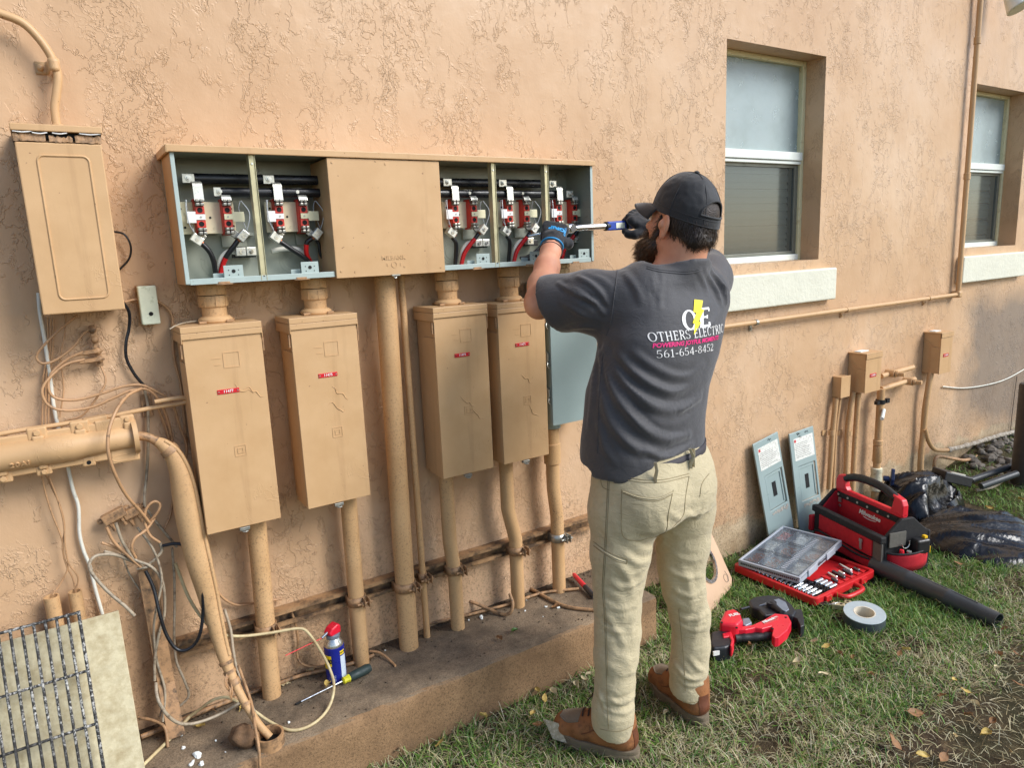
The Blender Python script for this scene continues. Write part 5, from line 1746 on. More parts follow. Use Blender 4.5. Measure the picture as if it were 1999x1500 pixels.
for (u0, v0, u1, v1, uc, vc, lab) in ((1720, 735, 1782, 714, 1749, 721, 'upper of two short level pipes between the switch boxes'), (1720, 760, 1785, 741, 1783, 741, 'lower of two short level pipes, ending in a faceted cap')):
 a_, b_ = np.array(PY(u0, v0, .05)), np.array(PY(u1, v1, .05))
 m = MB()
 b_[2] = a_[2] + 0.01
 m.tube([a_, b_], 0.0150, 16)
 o = m.build('pipe', M['tan'], loc=tuple(a_), smooth=40)
 tag(o, lab, 'pipe', 'short level pipes between the switch boxes')
 c = np.array(PY(uc, vc, .085))
 c[2] = a_[2] + 0.008
 m = MB()
 m.cyl(c + np.array([0, 0.055, 0]), c, 0.022, 18)
 m.cyl(c, c + np.array([0.004, -0.014, 0]), 0.018, 12)
 m.cyl(c + np.array([0.004, -0.014, 0]), c + np.array([0.010, -0.045, 0]), 0.014, 6)
 m.build('plug', M['tan'], o, bev=0.002)
wpipe('conduit dropping from the farthest switch box, kinked near the ground', [(1817, 728, .05), (1812, 760, .05), (1806, 800, .045), (1802, 850, .04), (1798, 890, .04), (1796, 940, .04)], 0.0180)
wpipe('bent conduit sweeping right from the far conduit', [(1806, 838, .055), (1812, 860, .06), (1822, 876, .06), (1836, 880, .06), (1850, 879, .06)], 0.0130)
N = NT('flaking_lagging')
co = N.pos()
N.set(color=N.ramp(N.noise(co, 40, 5, 0.7), [(0.35, lin(120, 104, 84)), (0.6, lin(176, 168, 154))]), rough=0.85, normal=N.bump(N.noise(co, 60, 5, 0.7), 0.9, 0.01))
M['lagging'] = N.m
q = [PY(u, v, .06) for u, v in ((1850, 879), (1880, 872), (1920, 860), (1960, 848), (2010, 838))]
m = MB()
pp = spl(q, 8)
m.tube(pp, [0.015 + 0.008 * mnoise.noise(Vector((p[0] * 18, 0, 0))) for p in pp], 12)
tag(m.build('lagged_pipe', M['lagging'], loc=tuple(q[0]), smooth=60), 'pipe in flaking white lagging rising to the right along the wall', 'pipe')
wpipe('lower bare cable sagging under the lagged pipe', [(1826, 935, .06), (1824, 905, .06), (1832, 892, .06), (1860, 896, .06), (1890, 898, .07), (1930, 880, .07), (1990, 850, .07), (2020, 840, .07)], 0.0105, 'dirty_tan')
cable('thin pale string sagging across the wall at far right', [(1840, 755, .01), (1880, 758, .01), (1925, 752, .012), (1965, 740, .012), (2010, 715, .012)], 0.004, 'whitewire', None)
cable('thin dark wire hanging down the grey-mottled wall at far right', [(1985, 735, .01), (1978, 790, .01), (1972, 845, .01)], 0.002, 'bar', None)
c = G(1990, 950, 0)
M['postpaint'] = simple('dark_brown_post', lin(52, 46, 42), 0.55, 0, 0.15, 20, 0.2, 100, 0.002)
m = MB()
m.lathe([(0.075, -0.05), (0.075, 0.004), (0.066, 0.012), (0.066, 0.62), (0.060, 0.63)], (c.x + 0.045, c.y, 0), (0, 0, 1), 20)
tag(m.build('bollard', M['postpaint'], loc=(c.x + 0.045, c.y, 0), smooth=40), 'dark brown round post at the right edge of the view', 'post')
c = PY(1990, 12, 0.12)
lf = thing('flood_light', 'white bullet-shaped lamp peeking in at the top right corner', 'lamp', (c.x, WALL - 0.001, c.z + 0.1))
d_0 = np.array([0.05, -0.45, -0.9])
d_0 /= np.linalg.norm(d_0)
c = np.array(PY(1990, 14, 0.16))
m = MB()
m.lathe([(0.012, -0.17), (0.035, -0.16), (0.045, -0.10), (0.058, -0.03), (0.066, 0.0), (0.064, 0.003)], c, d_0, 24)
m.build('shade', M['white_alu'], lf, smooth=40)
m = MB()
m.cyl(c + d_0 * 0.0032, c + d_0 * 0.005, 0.058, 24)
m.build('lens', M['pale_plastic'], lf)
m = MB()
m.tube(spl([c - d_0 * 0.16, c - d_0 * 0.20 + np.array([0, 0.05, 0.0]), np.array([c[0], WALL - 0.002, c[2] + 0.2])], 5), 0.012, 10)
m.box(c[0] - 0.05, c[0] + 0.05, WALL - 0.03, WALL - 0.001, c[2] + 0.15, c[2] + 0.25)
m.build('arm', M['white_alu'], lf, smooth=40)
# -- t
M['coverred'] = simple('red_print', lin(196, 60, 60), 0.5)
M['ink'] = simple('dark_marker_ink', lin(44, 44, 52), 0.5)
M['paper'] = simple('white_label_paper', lin(224, 224, 214), 0.55, 0, 0.03, 60, dirt=lin(188, 186, 176), dscale=90, dth=(0.5, 0.62))
M['peel'] = simple('torn_label_residue', lin(176, 168, 156), 0.8, 0, 0.3, 90, 0.5, 160, 0.003)
def cover_plate(label, tl, tr, bl, scribble):
 TL, TR = np.array(P(*tl, 2.195)), np.array(P(*tr, 2.195))
 BL = np.array(G(*bl, 0.0))
 ex = np.array([1.0, 0.0, 0.0])
 Wd = TR[0] - TL[0]
 ey = BL - TL
 H = np.linalg.norm(ey)
 ey /= H
 ex = ex - ey * np.dot(ex, ey)
 ex /= np.linalg.norm(ex)
 n = np.cross(ex, -ey)          # towards the viewer
 if n[1] > 0: n = -n
 t = thing('meter_cover', label, 'meter cover', tuple(BL + ex * Wd / 2), 'grey covers leaning on the wall')
 def pt(s, q, d=0.0): return TL + ex * Wd * s + ey * H * q + n * d
 up_ = -ey
 s0, s1, t0, t1 = 0.22, 0.92, 0.33, 0.665
 outer = [(0, -H), (Wd, -H), (Wd, 0), (0, 0)]
 hole = [(Wd * s0, -H * t1), (Wd * s1, -H * t1), (Wd * s1, -H * t0), (Wd * s0, -H * t0)]
 m = MB()
 m.prism(outer, TL, ex, up_, 0.008, hole)
 sheet = m.build('sheet', M['bluegrey'], t, bev=0.003)
 m = MB()
 c = pt((s0 + s1) / 2, (t0 + t1) / 2, -0.003)
 m.obox(c, ex * Wd * (s1 - s0) / 2, n * 0.002, up_ * H * (t1 - t0) / 2)
 rp = m.build('sunken_panel', M['bluegrey'], t)
 m = MB()
 for (a, b, c_, d) in ((s0 + .03, s1 - .03, t0 + .012, t0 + .03), (s0 + .03, s0 + .08, t0 + .03, t1 - .02), (s1 - .08, s1 - .03, t0 + .03, t1 - .02)):
  m.obox(pt((a + b) / 2, (c_ + d) / 2, 0.001), ex * Wd * (b - a) / 2, n * 0.002, up_ * H * (d - c_) / 2)
 m.build('panel_step', M['bluegrey'], t, bev=0.0015)
 m = MB()
 m.obox(pt(0.565, 0.495, -0.0008), ex * Wd * 0.075, n * 0.001, up_ * H * 0.068)
 m.build('window_slot', M['dark'], rp)
 m = MB()
 m.obox(pt(0.53, 0.165, 0.0084), ex * Wd * 0.40, n * 0.0004, up_ * H * 0.105)
 lb_ = m.build('paper_label', M['paper'], t)
 m = MB()
 m.obox(pt(0.19, 0.085, 0.0092), ex * Wd * 0.035, n * 0.0003, up_ * H * 0.013)
 m.build('red_mark', M['coverred'], lb_)
 m = MB()
 rr = random.Random(len(label))
 for k in range(9):
  w = rr.uniform(0.2, 0.33)
  m.obox(pt(0.17 + w, 0.115 + 0.016 * k, 0.0091), ex * Wd * w, n * 0.0002, up_ * H * 0.0022)
 m.build('print_lines', simple('faint_print', lin(150, 150, 146), 0.6), lb_)
 m = MB()
 for k in range(14):
  a, b = 0.3 + 0.045 * k, 0.705 + rr.uniform(-.01, .012)
  m.obox(pt(a, b, 0.0085), ex * Wd * rr.uniform(.015, .04), n * 0.0006, up_ * H * rr.uniform(.006, .018))
 m.build('label_residue', M['peel'], t)
 m = MB()
 for (a, b) in scribble:
  pts = [pt(a + 0.02 * i + rr.uniform(-.008, .008), b + rr.uniform(-.014, .014), 0.0084) for i in range(8)]
  m.tube(spl(pts, 3), 0.0012, 4)
 m.build('marker_scribble', M['ink'], t)
 return t
cover_plate('grey metal cover leaning on the wall, left one with a single word scribbled on top', (1467, 868), (1517, 856), (1503, 1072), [(0.55, 0.03)])
cover_plate('grey metal cover leaning on the wall, right one with scribbles in two lines', (1538, 848), (1585, 840), (1561, 1052), [(0.28, 0.025), (0.62, 0.025), (0.32, 0.055)])
Rr = np.array([2.435, 2.0, 0.0])
ex = np.array([0.93, 0.36, 0.0]); ex /= np.linalg.norm(ex)
ey = np.array([-0.17, 0.40, 0.90]); ey /= np.linalg.norm(ey)
ex = ex - ey * np.dot(ex, ey); ex /= np.linalg.norm(ex)
tc = thing('meter_cover', 'tan painted cover with a round opening propped behind the man', 'meter cover', tuple(Rr - ex * 0.15))
k = 32
hole = [(-0.165 + 0.078 * math.cos(a), 0.165 + 0.078 * math.sin(a)) for a in np.linspace(0, 2 * math.pi, k, endpoint=False)]
outer = []
for a in np.linspace(0, 2 * math.pi, k, endpoint=False):
 cx, cy = math.cos(a), math.sin(a)
 s = 1 / max(abs(cx) / 0.165, abs(cy) / 0.19)
 outer.append((-0.165 + cx * s, 0.19 + cy * s))
m = MB()
m.prism(outer, Rr, ex, ey, 0.010, hole)
M['pinktan'] = simple('pinkish_tan_paint', lin(206, 172, 140), 0.45, 0, 0.06, 10, 0.1, 60, 0.002)
m.build('sheet', M['pinktan'], tc, bev=0.002)
en = np.cross(ex, ey)
m = MB()
m.ring(Rr + ex * -0.165 + ey * 0.165 + en * 0.004, en, 0.070, 0.084, 0.012, 36)
m.build('opening_rim', M['steel'], tc, smooth=40)
m = MB()
o_ = Rr + ex * -0.055 + ey * 0.05 + en * 0.0105
m.tube([o_ + ex * 0.018 * math.cos(a) * (1 + .1 * math.sin(3 * a)) + ey * 0.018 * math.sin(a) for a in np.linspace(0.4, 6.6, 22)], 0.0010, 4)
m.tube(spl([o_ + ex * 0.01 - ey * 0.02, o_ + ex * 0.026, o_ + ex * 0.016 + ey * 0.028], 5), 0.0010, 4)
m.build('pencil_mark', M['ink'], tc)
# -- s
M['casered'] = simple('red_case_plastic', lin(206, 36, 40), 0.42, 0, 0.08, 20, 0.1, 200, 0.001)
M['foam'] = simple('black_tray_foam', lin(24, 24, 26), 0.7, 0, 0.2, 40)
M['chrome'] = simple('chrome', lin(226, 230, 232), 0.16, 1.0, 0.04, 60)
M['gun'] = simple('dark_chrome', lin(96, 98, 104), 0.3, 0.9, 0.1, 60)
X0, X1, Y0, Y1 = 2.515, 2.965, 1.634, 2.066
zc0 = 0.012
cs = thing('socket_case', 'open red socket set case lying on the grass under the clear organiser', 'socket case', ((X0 + X1) / 2, (Y0 + Y1) / 2, zc0))
m = MB()
m.box(X0 + 0.006, X1 - 0.006, Y0 + 0.006, Y1 - 0.006, zc0, zc0 + 0.012)
m.build('tray', M['casered'], cs, bev=0.004)
m = MB()
ol = rrect(X0, X1, Y0, Y1, 0.022, 5)
il = rrect(X0 + 0.016, X1 - 0.016, Y0 + 0.016, Y1 - 0.016, 0.014, 5)
m.prism(ol, (0, 0, zc0 + 0.004), (1, 0, 0), (0, 1, 0), 0.034, il)
m.build('rim', M['casered'], cs, bev=0.003)
m = MB()
m.box(X0 + 0.018, X0 + 0.16, Y0 + 0.018, Y1 - 0.018, zc0 + 0.0125, zc0 + 0.024)
m.build('foam_insert', M['foam'], cs, bev=0.002)
m = MB()
m.box(X0 + 0.165, X1 - 0.03, Y0 + 0.03, Y1 - 0.02, zc0 + 0.0125, zc0 + 0.022)
for i in range(6):
 for j in range(2):
  m.box(X0 + 0.18 + 0.045 * i, X0 + 0.215 + 0.045 * i, Y0 + 0.034 + 0.05 * j, Y0 + 0.075 + 0.05 * j, zc0 + 0.0225, zc0 + 0.028)
m.build('moulded_insert', M['casered'], cs, bev=0.002)
base = None
for k in range(17):
 y = Y0 + 0.034 + 0.0225 * k
 r = 0.0075 + 0.0022 * (k / 16)
 x0 = X0 + 0.020
 m = MB()
 z = zc0 + 0.032 + r * 0.5
 m.lathe([(r * 0.75, 0.0), (r * 0.95, 0.002), (r * 0.95, 0.024), (r * 0.85, 0.027), (r * 0.98, 0.031), (r * 0.98, 0.066), (r * 0.8, 0.068), (r * 0.72, 0.062)], (x0, y, z), (1, 0, 0), 16)
 m.build('deep_socket', M['chrome'], cs, smooth=30)
for k in range(12):
 y = Y0 + 0.030 + 0.0225 * k + (0.006 if k % 2 else 0)
 for c_, dx in ((0, 0.098), (1, 0.122)):
  m = MB()
  r = 0.0085
  m.ring((X0 + dx, y, zc0 + 0.022), (0, 0, 1), r * 0.62, r, 0.016, 16)
  m.build('short_socket', M['gun'], cs, smooth=30)
for k in range(4):
 m = MB()
 y = Y0 + 0.032 + 0.022 * k
 m.lathe([(0.007, 0), (0.009, 0.002), (0.009, 0.05), (0.007, 0.052)], (X0 + 0.140, y, zc0 + 0.033), (1, 0, 0), 14)
 m.build('deep_socket', M['chrome'], cs, smooth=30)
for k in range(7):
 m = MB()
 x = X0 + 0.225 + 0.028 * k
 m.lathe([(0.006, 0), (0.008, 0.002), (0.008, 0.03 + 0.02 * (k % 3)), (0.006, 0.032 + 0.02 * (k % 3))], (x, Y0 + 0.045 + 0.02 * (k % 2), zc0 + 0.033), (0.25, 1, 0), 12)
 m.build('drive_bit', M['chrome' if k % 2 else 'gun'], cs, smooth=30)
m = MB()
hx0, hx1 = 2.655, 2.80
m.tube(spl([(hx0, Y0 + 0.004, zc0 + 0.02), (hx0 + 0.004, Y0 - 0.032, zc0 + 0.02), (hx0 + 0.03, Y0 - 0.05, zc0 + 0.02), (hx1 - 0.03, Y0 - 0.05, zc0 + 0.02), (hx1 - 0.004, Y0 - 0.032, zc0 + 0.02), (hx1, Y0 + 0.004, zc0 + 0.02)], 6), 0.010, 10)
m.build('carry_handle', M['casered'], cs, smooth=60)
for x in (2.60, 2.86):
 m = MB()
 m.box(x - 0.022, x + 0.022, Y0 - 0.010, Y0 + 0.003, zc0 + 0.006, zc0 + 0.034)
 m.build('latch', M['casered'], cs, bev=0.003)
# -- c
N = NT('clear_plastic')
gl = N.n('BsdfGlossy')
gl.inputs['Roughness'].default_value = 0.14
tr = N.n('BsdfTransparent')
tr.inputs[0].default_value = (0.86, 0.88, 0.9, 1)
df = N.n('BsdfDiffuse')
df.inputs[0].default_value = lin(190, 198, 206)
m1 = N.n('MixShader')
m1.inputs[0].default_value = 0.10
N.link(tr.outputs[0], m1.inputs[1])
N.link(df.outputs[0], m1.inputs[2])
m2 = N.n('MixShader')
lw = N.n('LayerWeight')
N.link(N.math('ADD', N.math('MULTIPLY', N.math('POWER', lw.outputs['Facing'], 3.0), 0.55), 0.05, clamp=True), m2.inputs[0])
N.link(m1.outputs[0], m2.inputs[1])
N.link(gl.outputs[0], m2.inputs[2])
N.link(m2.outputs[0], N.out.inputs[0])
M['clearbox'] = N.m
M['bintray'] = simple('frosted_bin_plastic', lin(176, 182, 190), 0.35, 0, 0.06, 30)
oL, oF, oR = np.array(G(1441, 1094, 0.080)), np.array(G(1561, 1130, 0.085)), np.array(G(1690, 1068, 0.120))
ex = oF - oL
WX = np.linalg.norm(ex); ex /= WX
ey = oR - oF
ey -= ex * np.dot(ex, ey)
WY = np.linalg.norm(ey); ey /= WY
ez = np.cross(ex, ey)
if ez[2] < 0: ez = -ez
og = thing('parts_organiser', 'clear plastic parts organiser lying tilted across the red socket case', 'parts organiser', tuple((oL + oR) / 2 - ez * 0.045))
TH = 0.024
def op(a, b, h): return oL + ex * a + ey * b + ez * (h - 0.046) * (TH / 0.046)
m = MB()
m.obox(op(WX / 2, WY / 2, 0.002), ex * WX / 2, ey * WY / 2, ez * 0.002)
for a0, a1, b0, b1 in ((0, WX, 0, 0.006), (0, WX, WY - 0.006, WY), (0, 0.006, 0.006, WY - 0.006), (WX - 0.006, WX, 0.006, WY - 0.006)):
 m.obox(op((a0 + a1) / 2, (b0 + b1) / 2, 0.019), ex * (a1 - a0) / 2, ey * (b1 - b0) / 2, ez * 0.015)
m.build('base_tray', M['bintray'], og, bev=0.002)
bins = [(WX * a0, WX * a1, WY * b0, WY * b1) for a0, a1 in ((0.05, 0.29), (0.33, 0.60), (0.72, 0.95)) for b0, b1 in ((0.05, 0.34), (0.37, 0.64), (0.67, 0.95))]
bcols = ['copper', 'tin', 'casered', 'copper', 'copper', 'white', 'tin', 'copper', 'steel']
rr = random.Random(12)
for (a0, a1, b0, b1), bc in zip(bins, bcols):
 m = MB()
 for (x0, x1, y0, y1) in ((a0, a1, b0, b0 + .003), (a0, a1, b1 - .003, b1), (a0, a0 + .003, b0 + .003, b1 - .003), (a1 - .003, a1, b0 + .003, b1 - .003)):
  m.obox(op((x0 + x1) / 2, (y0 + y1) / 2, 0.020), ex * (x1 - x0) / 2, ey * (y1 - y0) / 2, ez * 0.014)
 b_ = m.build('bin', M['clearbox'], og)
 m = MB()
 for k in range(60):
  c = op(rr.uniform(a0 + .009, a1 - .009), rr.uniform(b0 + .012, b1 - .012), rr.uniform(0.010, 0.026))
  d = ex * rr.uniform(-1, 1) + ey * rr.uniform(-1, 1)
  d /= np.linalg.norm(d) + 1e-6
  L_ = rr.uniform(0.006, 0.02)
  m.tube([c - d * L_ / 2, c + d * L_ / 2], rr.uniform(0.0018, 0.0042), 6)
 f_ = m.build('small_fittings', M[bc], b_)
 f_['kind'] = 'stuff'
m = MB()
m.obox(op(WX / 2, WY / 2, 0.0395), ex * (WX / 2 - 0.004), ey * (WY / 2 - 0.004), ez * 0.0012)
m.build('lid', M['clearbox'], og)
m = MB()
for a0, a1, b0, b1 in ((0, WX, 0, 0.010), (0, WX, WY - 0.010, WY), (0, 0.010, 0.010, WY - 0.010), (WX - 0.010, WX, 0.010, WY - 0.010)):
 m.obox(op((a0 + a1) / 2, (b0 + b1) / 2, 0.040), ex * (a1 - a0) / 2, ey * (b1 - b0) / 2, ez * 0.0055)
m.build('lid_rim', M['bintray'], og, bev=0.002)
for (a0, a1, b0, b1) in bins:
 m = MB()
 m.tube([op(a, b, 0.0415) for a, b in rrect(a0, a1, b0, b1, 0.012, 4) + rrect(a0, a1, b0, b1, 0.012, 4)[:1]], 0.0016, 6, caps=False)
 m.build('lid_rib', M['clearbox'], og, smooth=60)
for k in range(22):
 m = MB()
 m.obox(op(WX * 0.66, 0.05 + k * (WY - 0.1) / 21, 0.042), ex * 0.010, ey * 0.0035, ez * 0.0012)
 m.build('hinge_rib', M['bintray'], og)
for b in (0.12, WY - 0.13):
 m = MB()
 m.obox(op(WX + 0.003, b, 0.026), ex * 0.0035, ey * 0.045, ez * 0.016)
 m.build('latch', M['bintray'], og, bev=0.002)
q = MB()
fy = ez
text_mb('Milwaukee', op(WX + 0.0012, WY * 0.50, 0.022), ey, ez, 0.020, 0.0, bold=0.0006, shear=0.2, mb=q)
q.v = [tuple(np.array(v) + ex * 0.001) for v in q.v]
q.build('lid_print', M['ink'], og)
m = MB()
for k in range(30):
 m.obox(op(0.016 + k * (WX - 0.03) / 29, -0.0012, 0.022), ex * 0.0028, ey * 0.0012, ez * 0.004)
m.build('hinge_teeth', M['gun'], og)['kind'] = 'stuff'
# -- t
M['bagred'] = simple('red_canvas', lin(190, 26, 40), 0.75, 0, 0.12, 40, 0.4, 500, 0.001)
M['bagblack'] = simple('black_canvas', lin(30, 29, 30), 0.7, 0, 0.2, 50, 0.4, 500, 0.001)
M['bagtrim'] = simple('grey_webbing', lin(96, 92, 84), 0.75, 0, 0.15, 60, 0.4, 500, 0.001)
M['bagplastic'] = simple('red_handle_plastic', lin(214, 34, 48), 0.38, 0, 0.06, 20)
M['grip'] = simple('black_rubber_grip', lin(26, 26, 27), 0.55, 0, 0.2, 50, 0.3, 250, 0.002)
BA = np.array([3.135, 2.065, 0.0])
lx = np.array([-0.30, -0.955, 0.0]); lx /= np.linalg.norm(lx)
wx = np.array([0.955, -0.30, 0.0])
uz = np.array([0, 0, 1.0])
LB, WB, HB = 0.455, 0.27, 0.195
bag = thing('tool_bag', 'open red and black tool bag with padded handle standing on the grass', 'tool bag', tuple(BA + lx * LB / 2 + wx * WB / 2))
def bp(a, b, z): return BA + lx * a + wx * b + uz * z
def bbox(m, a0, a1, b0, b1, z0, z1):
 return m.obox(bp((a0 + a1) / 2, (b0 + b1) / 2, (z0 + z1) / 2), lx * (a1 - a0) / 2, wx * (b1 - b0) / 2, uz * (z1 - z0) / 2)
m = MB(); bbox(m, 0, LB, 0, WB, 0.004, 0.030); m.build('base', M['bagblack'], bag, bev=0.006)
m = MB(); bbox(m, 0, LB, 0, 0.016, 0.030, HB); nw = m.build('near_wall', M['bagblack'], bag, bev=0.006)
m = MB(); bbox(m, 0.05, LB - 0.05, -0.012, -0.001, 0.085, HB - 0.030); m.build('red_panel', M['bagred'], nw, bev=0.004)
m = MB()
pr = [(0.035, 0.03), (LB - 0.05, 0.03), (LB - 0.05, 0.085)]
pts_t = spl([(LB - 0.05, 0.078), (LB * 0.72, 0.070), (LB * 0.45, 0.078), (LB * 0.2, 0.085), (0.035, 0.075)], 4)
poly = [(0.035, 0.03), (LB - 0.045, 0.03)] + [tuple(p) for p in pts_t]
m.prism(poly, bp(0, -0.022, 0), lx, uz, 0.021)
if np.dot(np.cross(lx, uz), wx) > 0: pass
else: m.v = [tuple(np.array(v) + wx * 0.021) for v in m.v]
m.build('lower_pocket', M['bagred'], nw, bev=0.004)
m = MB()
m.tube([bp(a, -0.024, z) for a, z in pts_t], 0.0055, 8)
m.build('pocket_binding', M['bagblack'], nw, smooth=60)
m = MB(); bbox(m, -0.004, LB + 0.004, -0.014, 0.020, HB - 0.030, HB + 0.004); m.build('top_band', M['bagblack'], nw, bev=0.006)
m = MB(); bbox(m, LB - 0.050, LB + 0.003, -0.006, 0.004, 0.02, HB - 0.03); m.build('corner_patch', M['bagtrim'], nw, bev=0.004)
m = MB()
zp = bp(LB * 0.76, -0.020, HB - 0.05)
m.obox(zp, lx * 0.009, wx * 0.003, uz * 0.007)
m.obox(zp - uz * 0.022, lx * 0.006, wx * 0.002, uz * 0.016)
m.ring(zp - uz * 0.04, wx, 0.003, 0.007, 0.003, 12)
m.build('zip_pull', M['zinc'], nw, bev=0.001)
m = MB(); bbox(m, 0, LB, WB - 0.016, WB, 0.030, HB); m.build('far_wall', M['bagblack'], bag, bev=0.006)
for a0, a1, nm in ((0, 0.016, 'end_wall'), (LB - 0.016, LB, 'end_wall')):
 m = MB()
 prof = [(0.0165, 0.0305), (WB - 0.0165, 0.0305), (WB - 0.0165, HB), (WB * 0.62, HB + 0.075), (WB * 0.38, HB + 0.075), (0.0165, HB)]
 m.prism(prof, bp(a0, 0, 0), wx, uz, 0.016) if np.dot(np.cross(wx, uz), lx) > 0 else m.prism(prof, bp(a1, 0, 0), wx, uz, 0.016)
 ew = m.build(nm, M['bagblack'], bag, bev=0.004)
 if a0 == 0:
  m = MB()
  m.prism([(0.03, HB - 0.06), (WB * 0.9, HB - 0.06), (WB * 0.9, HB - 0.01), (WB * 0.60, HB + 0.068), (WB * 0.40, HB + 0.068), (0.03, HB - 0.01)], bp(0.0175, 0, 0), wx, uz, 0.004)
  m.build('red_gusset', M['bagred'], ew, bev=0.003)
  m = MB()
  bbox(m, -0.03, -0.001, -0.012, 0.03, 0.05, HB - 0.06)
  m.build('side_pocket', M['bagred'], ew, bev=0.008)
 else:
  m = MB()
  rows = []
  for z, k in ((0.028, 0.9), (0.06, 1.0), (0.10, 1.06), (0.118, 1.04)):
   rows.append([tuple(bp(LB + 0.001 + 0.055 * k * math.sin(math.pi * t) ** 0.6, 0.03 + (WB - 0.05) * t, z + 0.018 * t)) for t in np.linspace(0, 1, 15)])
  m.grid(rows)
  o = m.build('outer_pocket', M['bagred'], ew, smooth=60)
  sd = o.modifiers.new('thick', 'SOLIDIFY')
  sd.thickness = 0.004
  m = MB()
  m.tube([np.array(q) for q in rows[-1]], 0.005, 8)
  m.build('pocket_binding', M['bagblack'], ew, smooth=60)
  m = MB()
  bbox(m, LB + 0.004, LB + 0.010, 0.03, WB * 0.45, HB - 0.05, HB + 0.02)
  m.build('strap_tab', M['bagtrim'], ew, bev=0.002)
  m = MB()
  rc = bp(LB + 0.018, WB * 0.42, HB - 0.035)
  m.tube([rc + wx * 0.021 * math.cos(a) + uz * 0.024 * math.sin(a) for a in np.linspace(-math.pi, math.pi * 0.12, 18)], 0.0035, 8)
  m.build('carabiner', M['steel'], ew, smooth=60)
cb = WB * 0.46
m = MB()
bbox(m, 0.016, LB - 0.016, cb, cb + 0.012, 0.032, 0.250)
cp = m.build('centre_panel', M['bagred'], bag, bev=0.003)
m = MB()
bbox(m, 0.010, LB - 0.010, cb - 0.006, cb - 0.0005, 0.232, 0.262)
m.build('panel_band', M['bagblack'], cp, bev=0.003)
for k in range(7):
 m = MB()
 c = bp(0.03 + (LB - 0.06) * k / 6, cb - 0.0065, 0.247)
 m.cyl(c, c - wx * 0.003, 0.0055, 12)
 m.build('rivet', M['tin'], cp, smooth=40)
q = MB()
text_mb('Milwaukee', bp(LB * 0.52, cb - 0.001, 0.205), lx, uz, 0.032, 0.0, bold=0.0012, shear=0.25, mb=q)
en_ = np.cross(lx, uz)
if np.dot(en_, wx) > 0: q.v = [tuple(np.array(v)) for v in q.v]
q.build('brand_lettering', M['white'], cp)
m = MB()
m.tube(spl([bp(LB * 0.43, cb - 0.001, 0.188), bp(LB * 0.52, cb - 0.001, 0.184), bp(LB * 0.62, cb - 0.001, 0.189)], 5), [0.0004] + [0.0018] * 9 + [0.0004], 5)
m.build('brand_swoosh', M['white'], cp)
m = MB()
zp = bp(0.045, cb - 0.010, 0.222)
m.obox(zp, lx * 0.008, wx * 0.003, uz * 0.012)
m.ring(zp - uz * 0.03, wx, 0.004, 0.008, 0.003, 12)
m.build('zip_pull', M['zinc'], cp, bev=0.001)
for k in range(4):
 m = MB()
 bbox(m, 0.05 + 0.10 * k, 0.12 + 0.10 * k, cb - 0.030, cb - 0.008, 0.03, 0.13 + 0.01 * (k % 2))
 m.build('inner_pocket', M['bagblack'], bag, bev=0.006)
hb = cb + 0.006
m = MB()
bbox(m, 0.012, LB - 0.012, hb - 0.013, hb + 0.013, 0.2625, 0.286)
hd = m.build('handle_rail', M['bagplastic'], bag, bev=0.005)
for s in (0, 1):
 a0 = 0.012 if s == 0 else LB - 0.012
 sg = 1 if s == 0 else -1
 pr = [(a0, 0.27), (a0 + sg * 0.080, 0.284), (a0 + sg * 0.066, 0.300), (a0 + sg * 0.058, 0.335), (a0 + sg * 0.066, 0.364), (a0 + sg * 0.012, 0.350), (a0, 0.325)]
 if s: pr = pr[::-1]
 m = MB()
 m.prism(pr, bp(0, hb - 0.017, 0), lx, uz, 0.034)
 if np.dot(np.cross(lx, uz), wx) < 0: m.v = [tuple(np.array(v) + wx * 0.034) for v in m.v]
 m.build('handle_end', M['bagplastic'], hd, bev=0.006, seg=3)
m = MB()
m.tube(spl([bp(0.066, hb, 0.342), bp(LB * 0.3, hb, 0.366), bp(LB * 0.5, hb, 0.373), bp(LB * 0.7, hb, 0.366), bp(LB - 0.066, hb, 0.342)], 7), 0.0195, 14)
m.build('handle_grip', M['grip'], hd, smooth=60)
c = bp(LB + 0.034, WB * 0.66, 0.125)
tm = thing('tape_measure', 'black tape measure with yellow button sitting in the bag end pocket', 'tape measure', tuple(c))
m = MB()
m.obox(c + uz * 0.022, lx * 0.024, wx * 0.036, uz * 0.034)
m.build('case', M['black'], tm, bev=0.010, seg=3)
M['yellow'] = simple('yellow_plastic', lin(240, 190, 30), 0.4)
m = MB()
m.obox(c + uz * 0.060 + wx * 0.022, lx * 0.009, wx * 0.009, uz * 0.007)
m.build('button', M['yellow'], tm, bev=0.002)
m = MB()
m.obox(c + wx * 0.037 + uz * 0.004, lx * 0.020, wx * 0.002, uz * 0.016)
m.build('yellow_edge', M['yellow'], tm, bev=0.001)
c = bp(LB + 0.030, WB * 0.30, 0.118)
m = MB()
m.tube([c - uz * 0.03, c + uz * 0.008, c + uz * 0.02], [0.008, 0.011, 0.009], 12)
tag(m.build('red_driver', M['bagplastic'], loc=tuple(c - uz * 0.03), smooth=50), 'red tool handle in the bag end pocket beside the tape measure', 'tool handle')
c = bp(LB + 0.036, WB * 0.43, 0.118)
m = MB()
m.tube([c - uz * 0.03, c + uz * 0.012], 0.010, 12)
tag(m.build('steel_bit_holder', M['tin'], loc=tuple(c - uz * 0.03), smooth=50), 'silver bit holder in the bag end pocket between red handle and tape measure', 'bit holder')
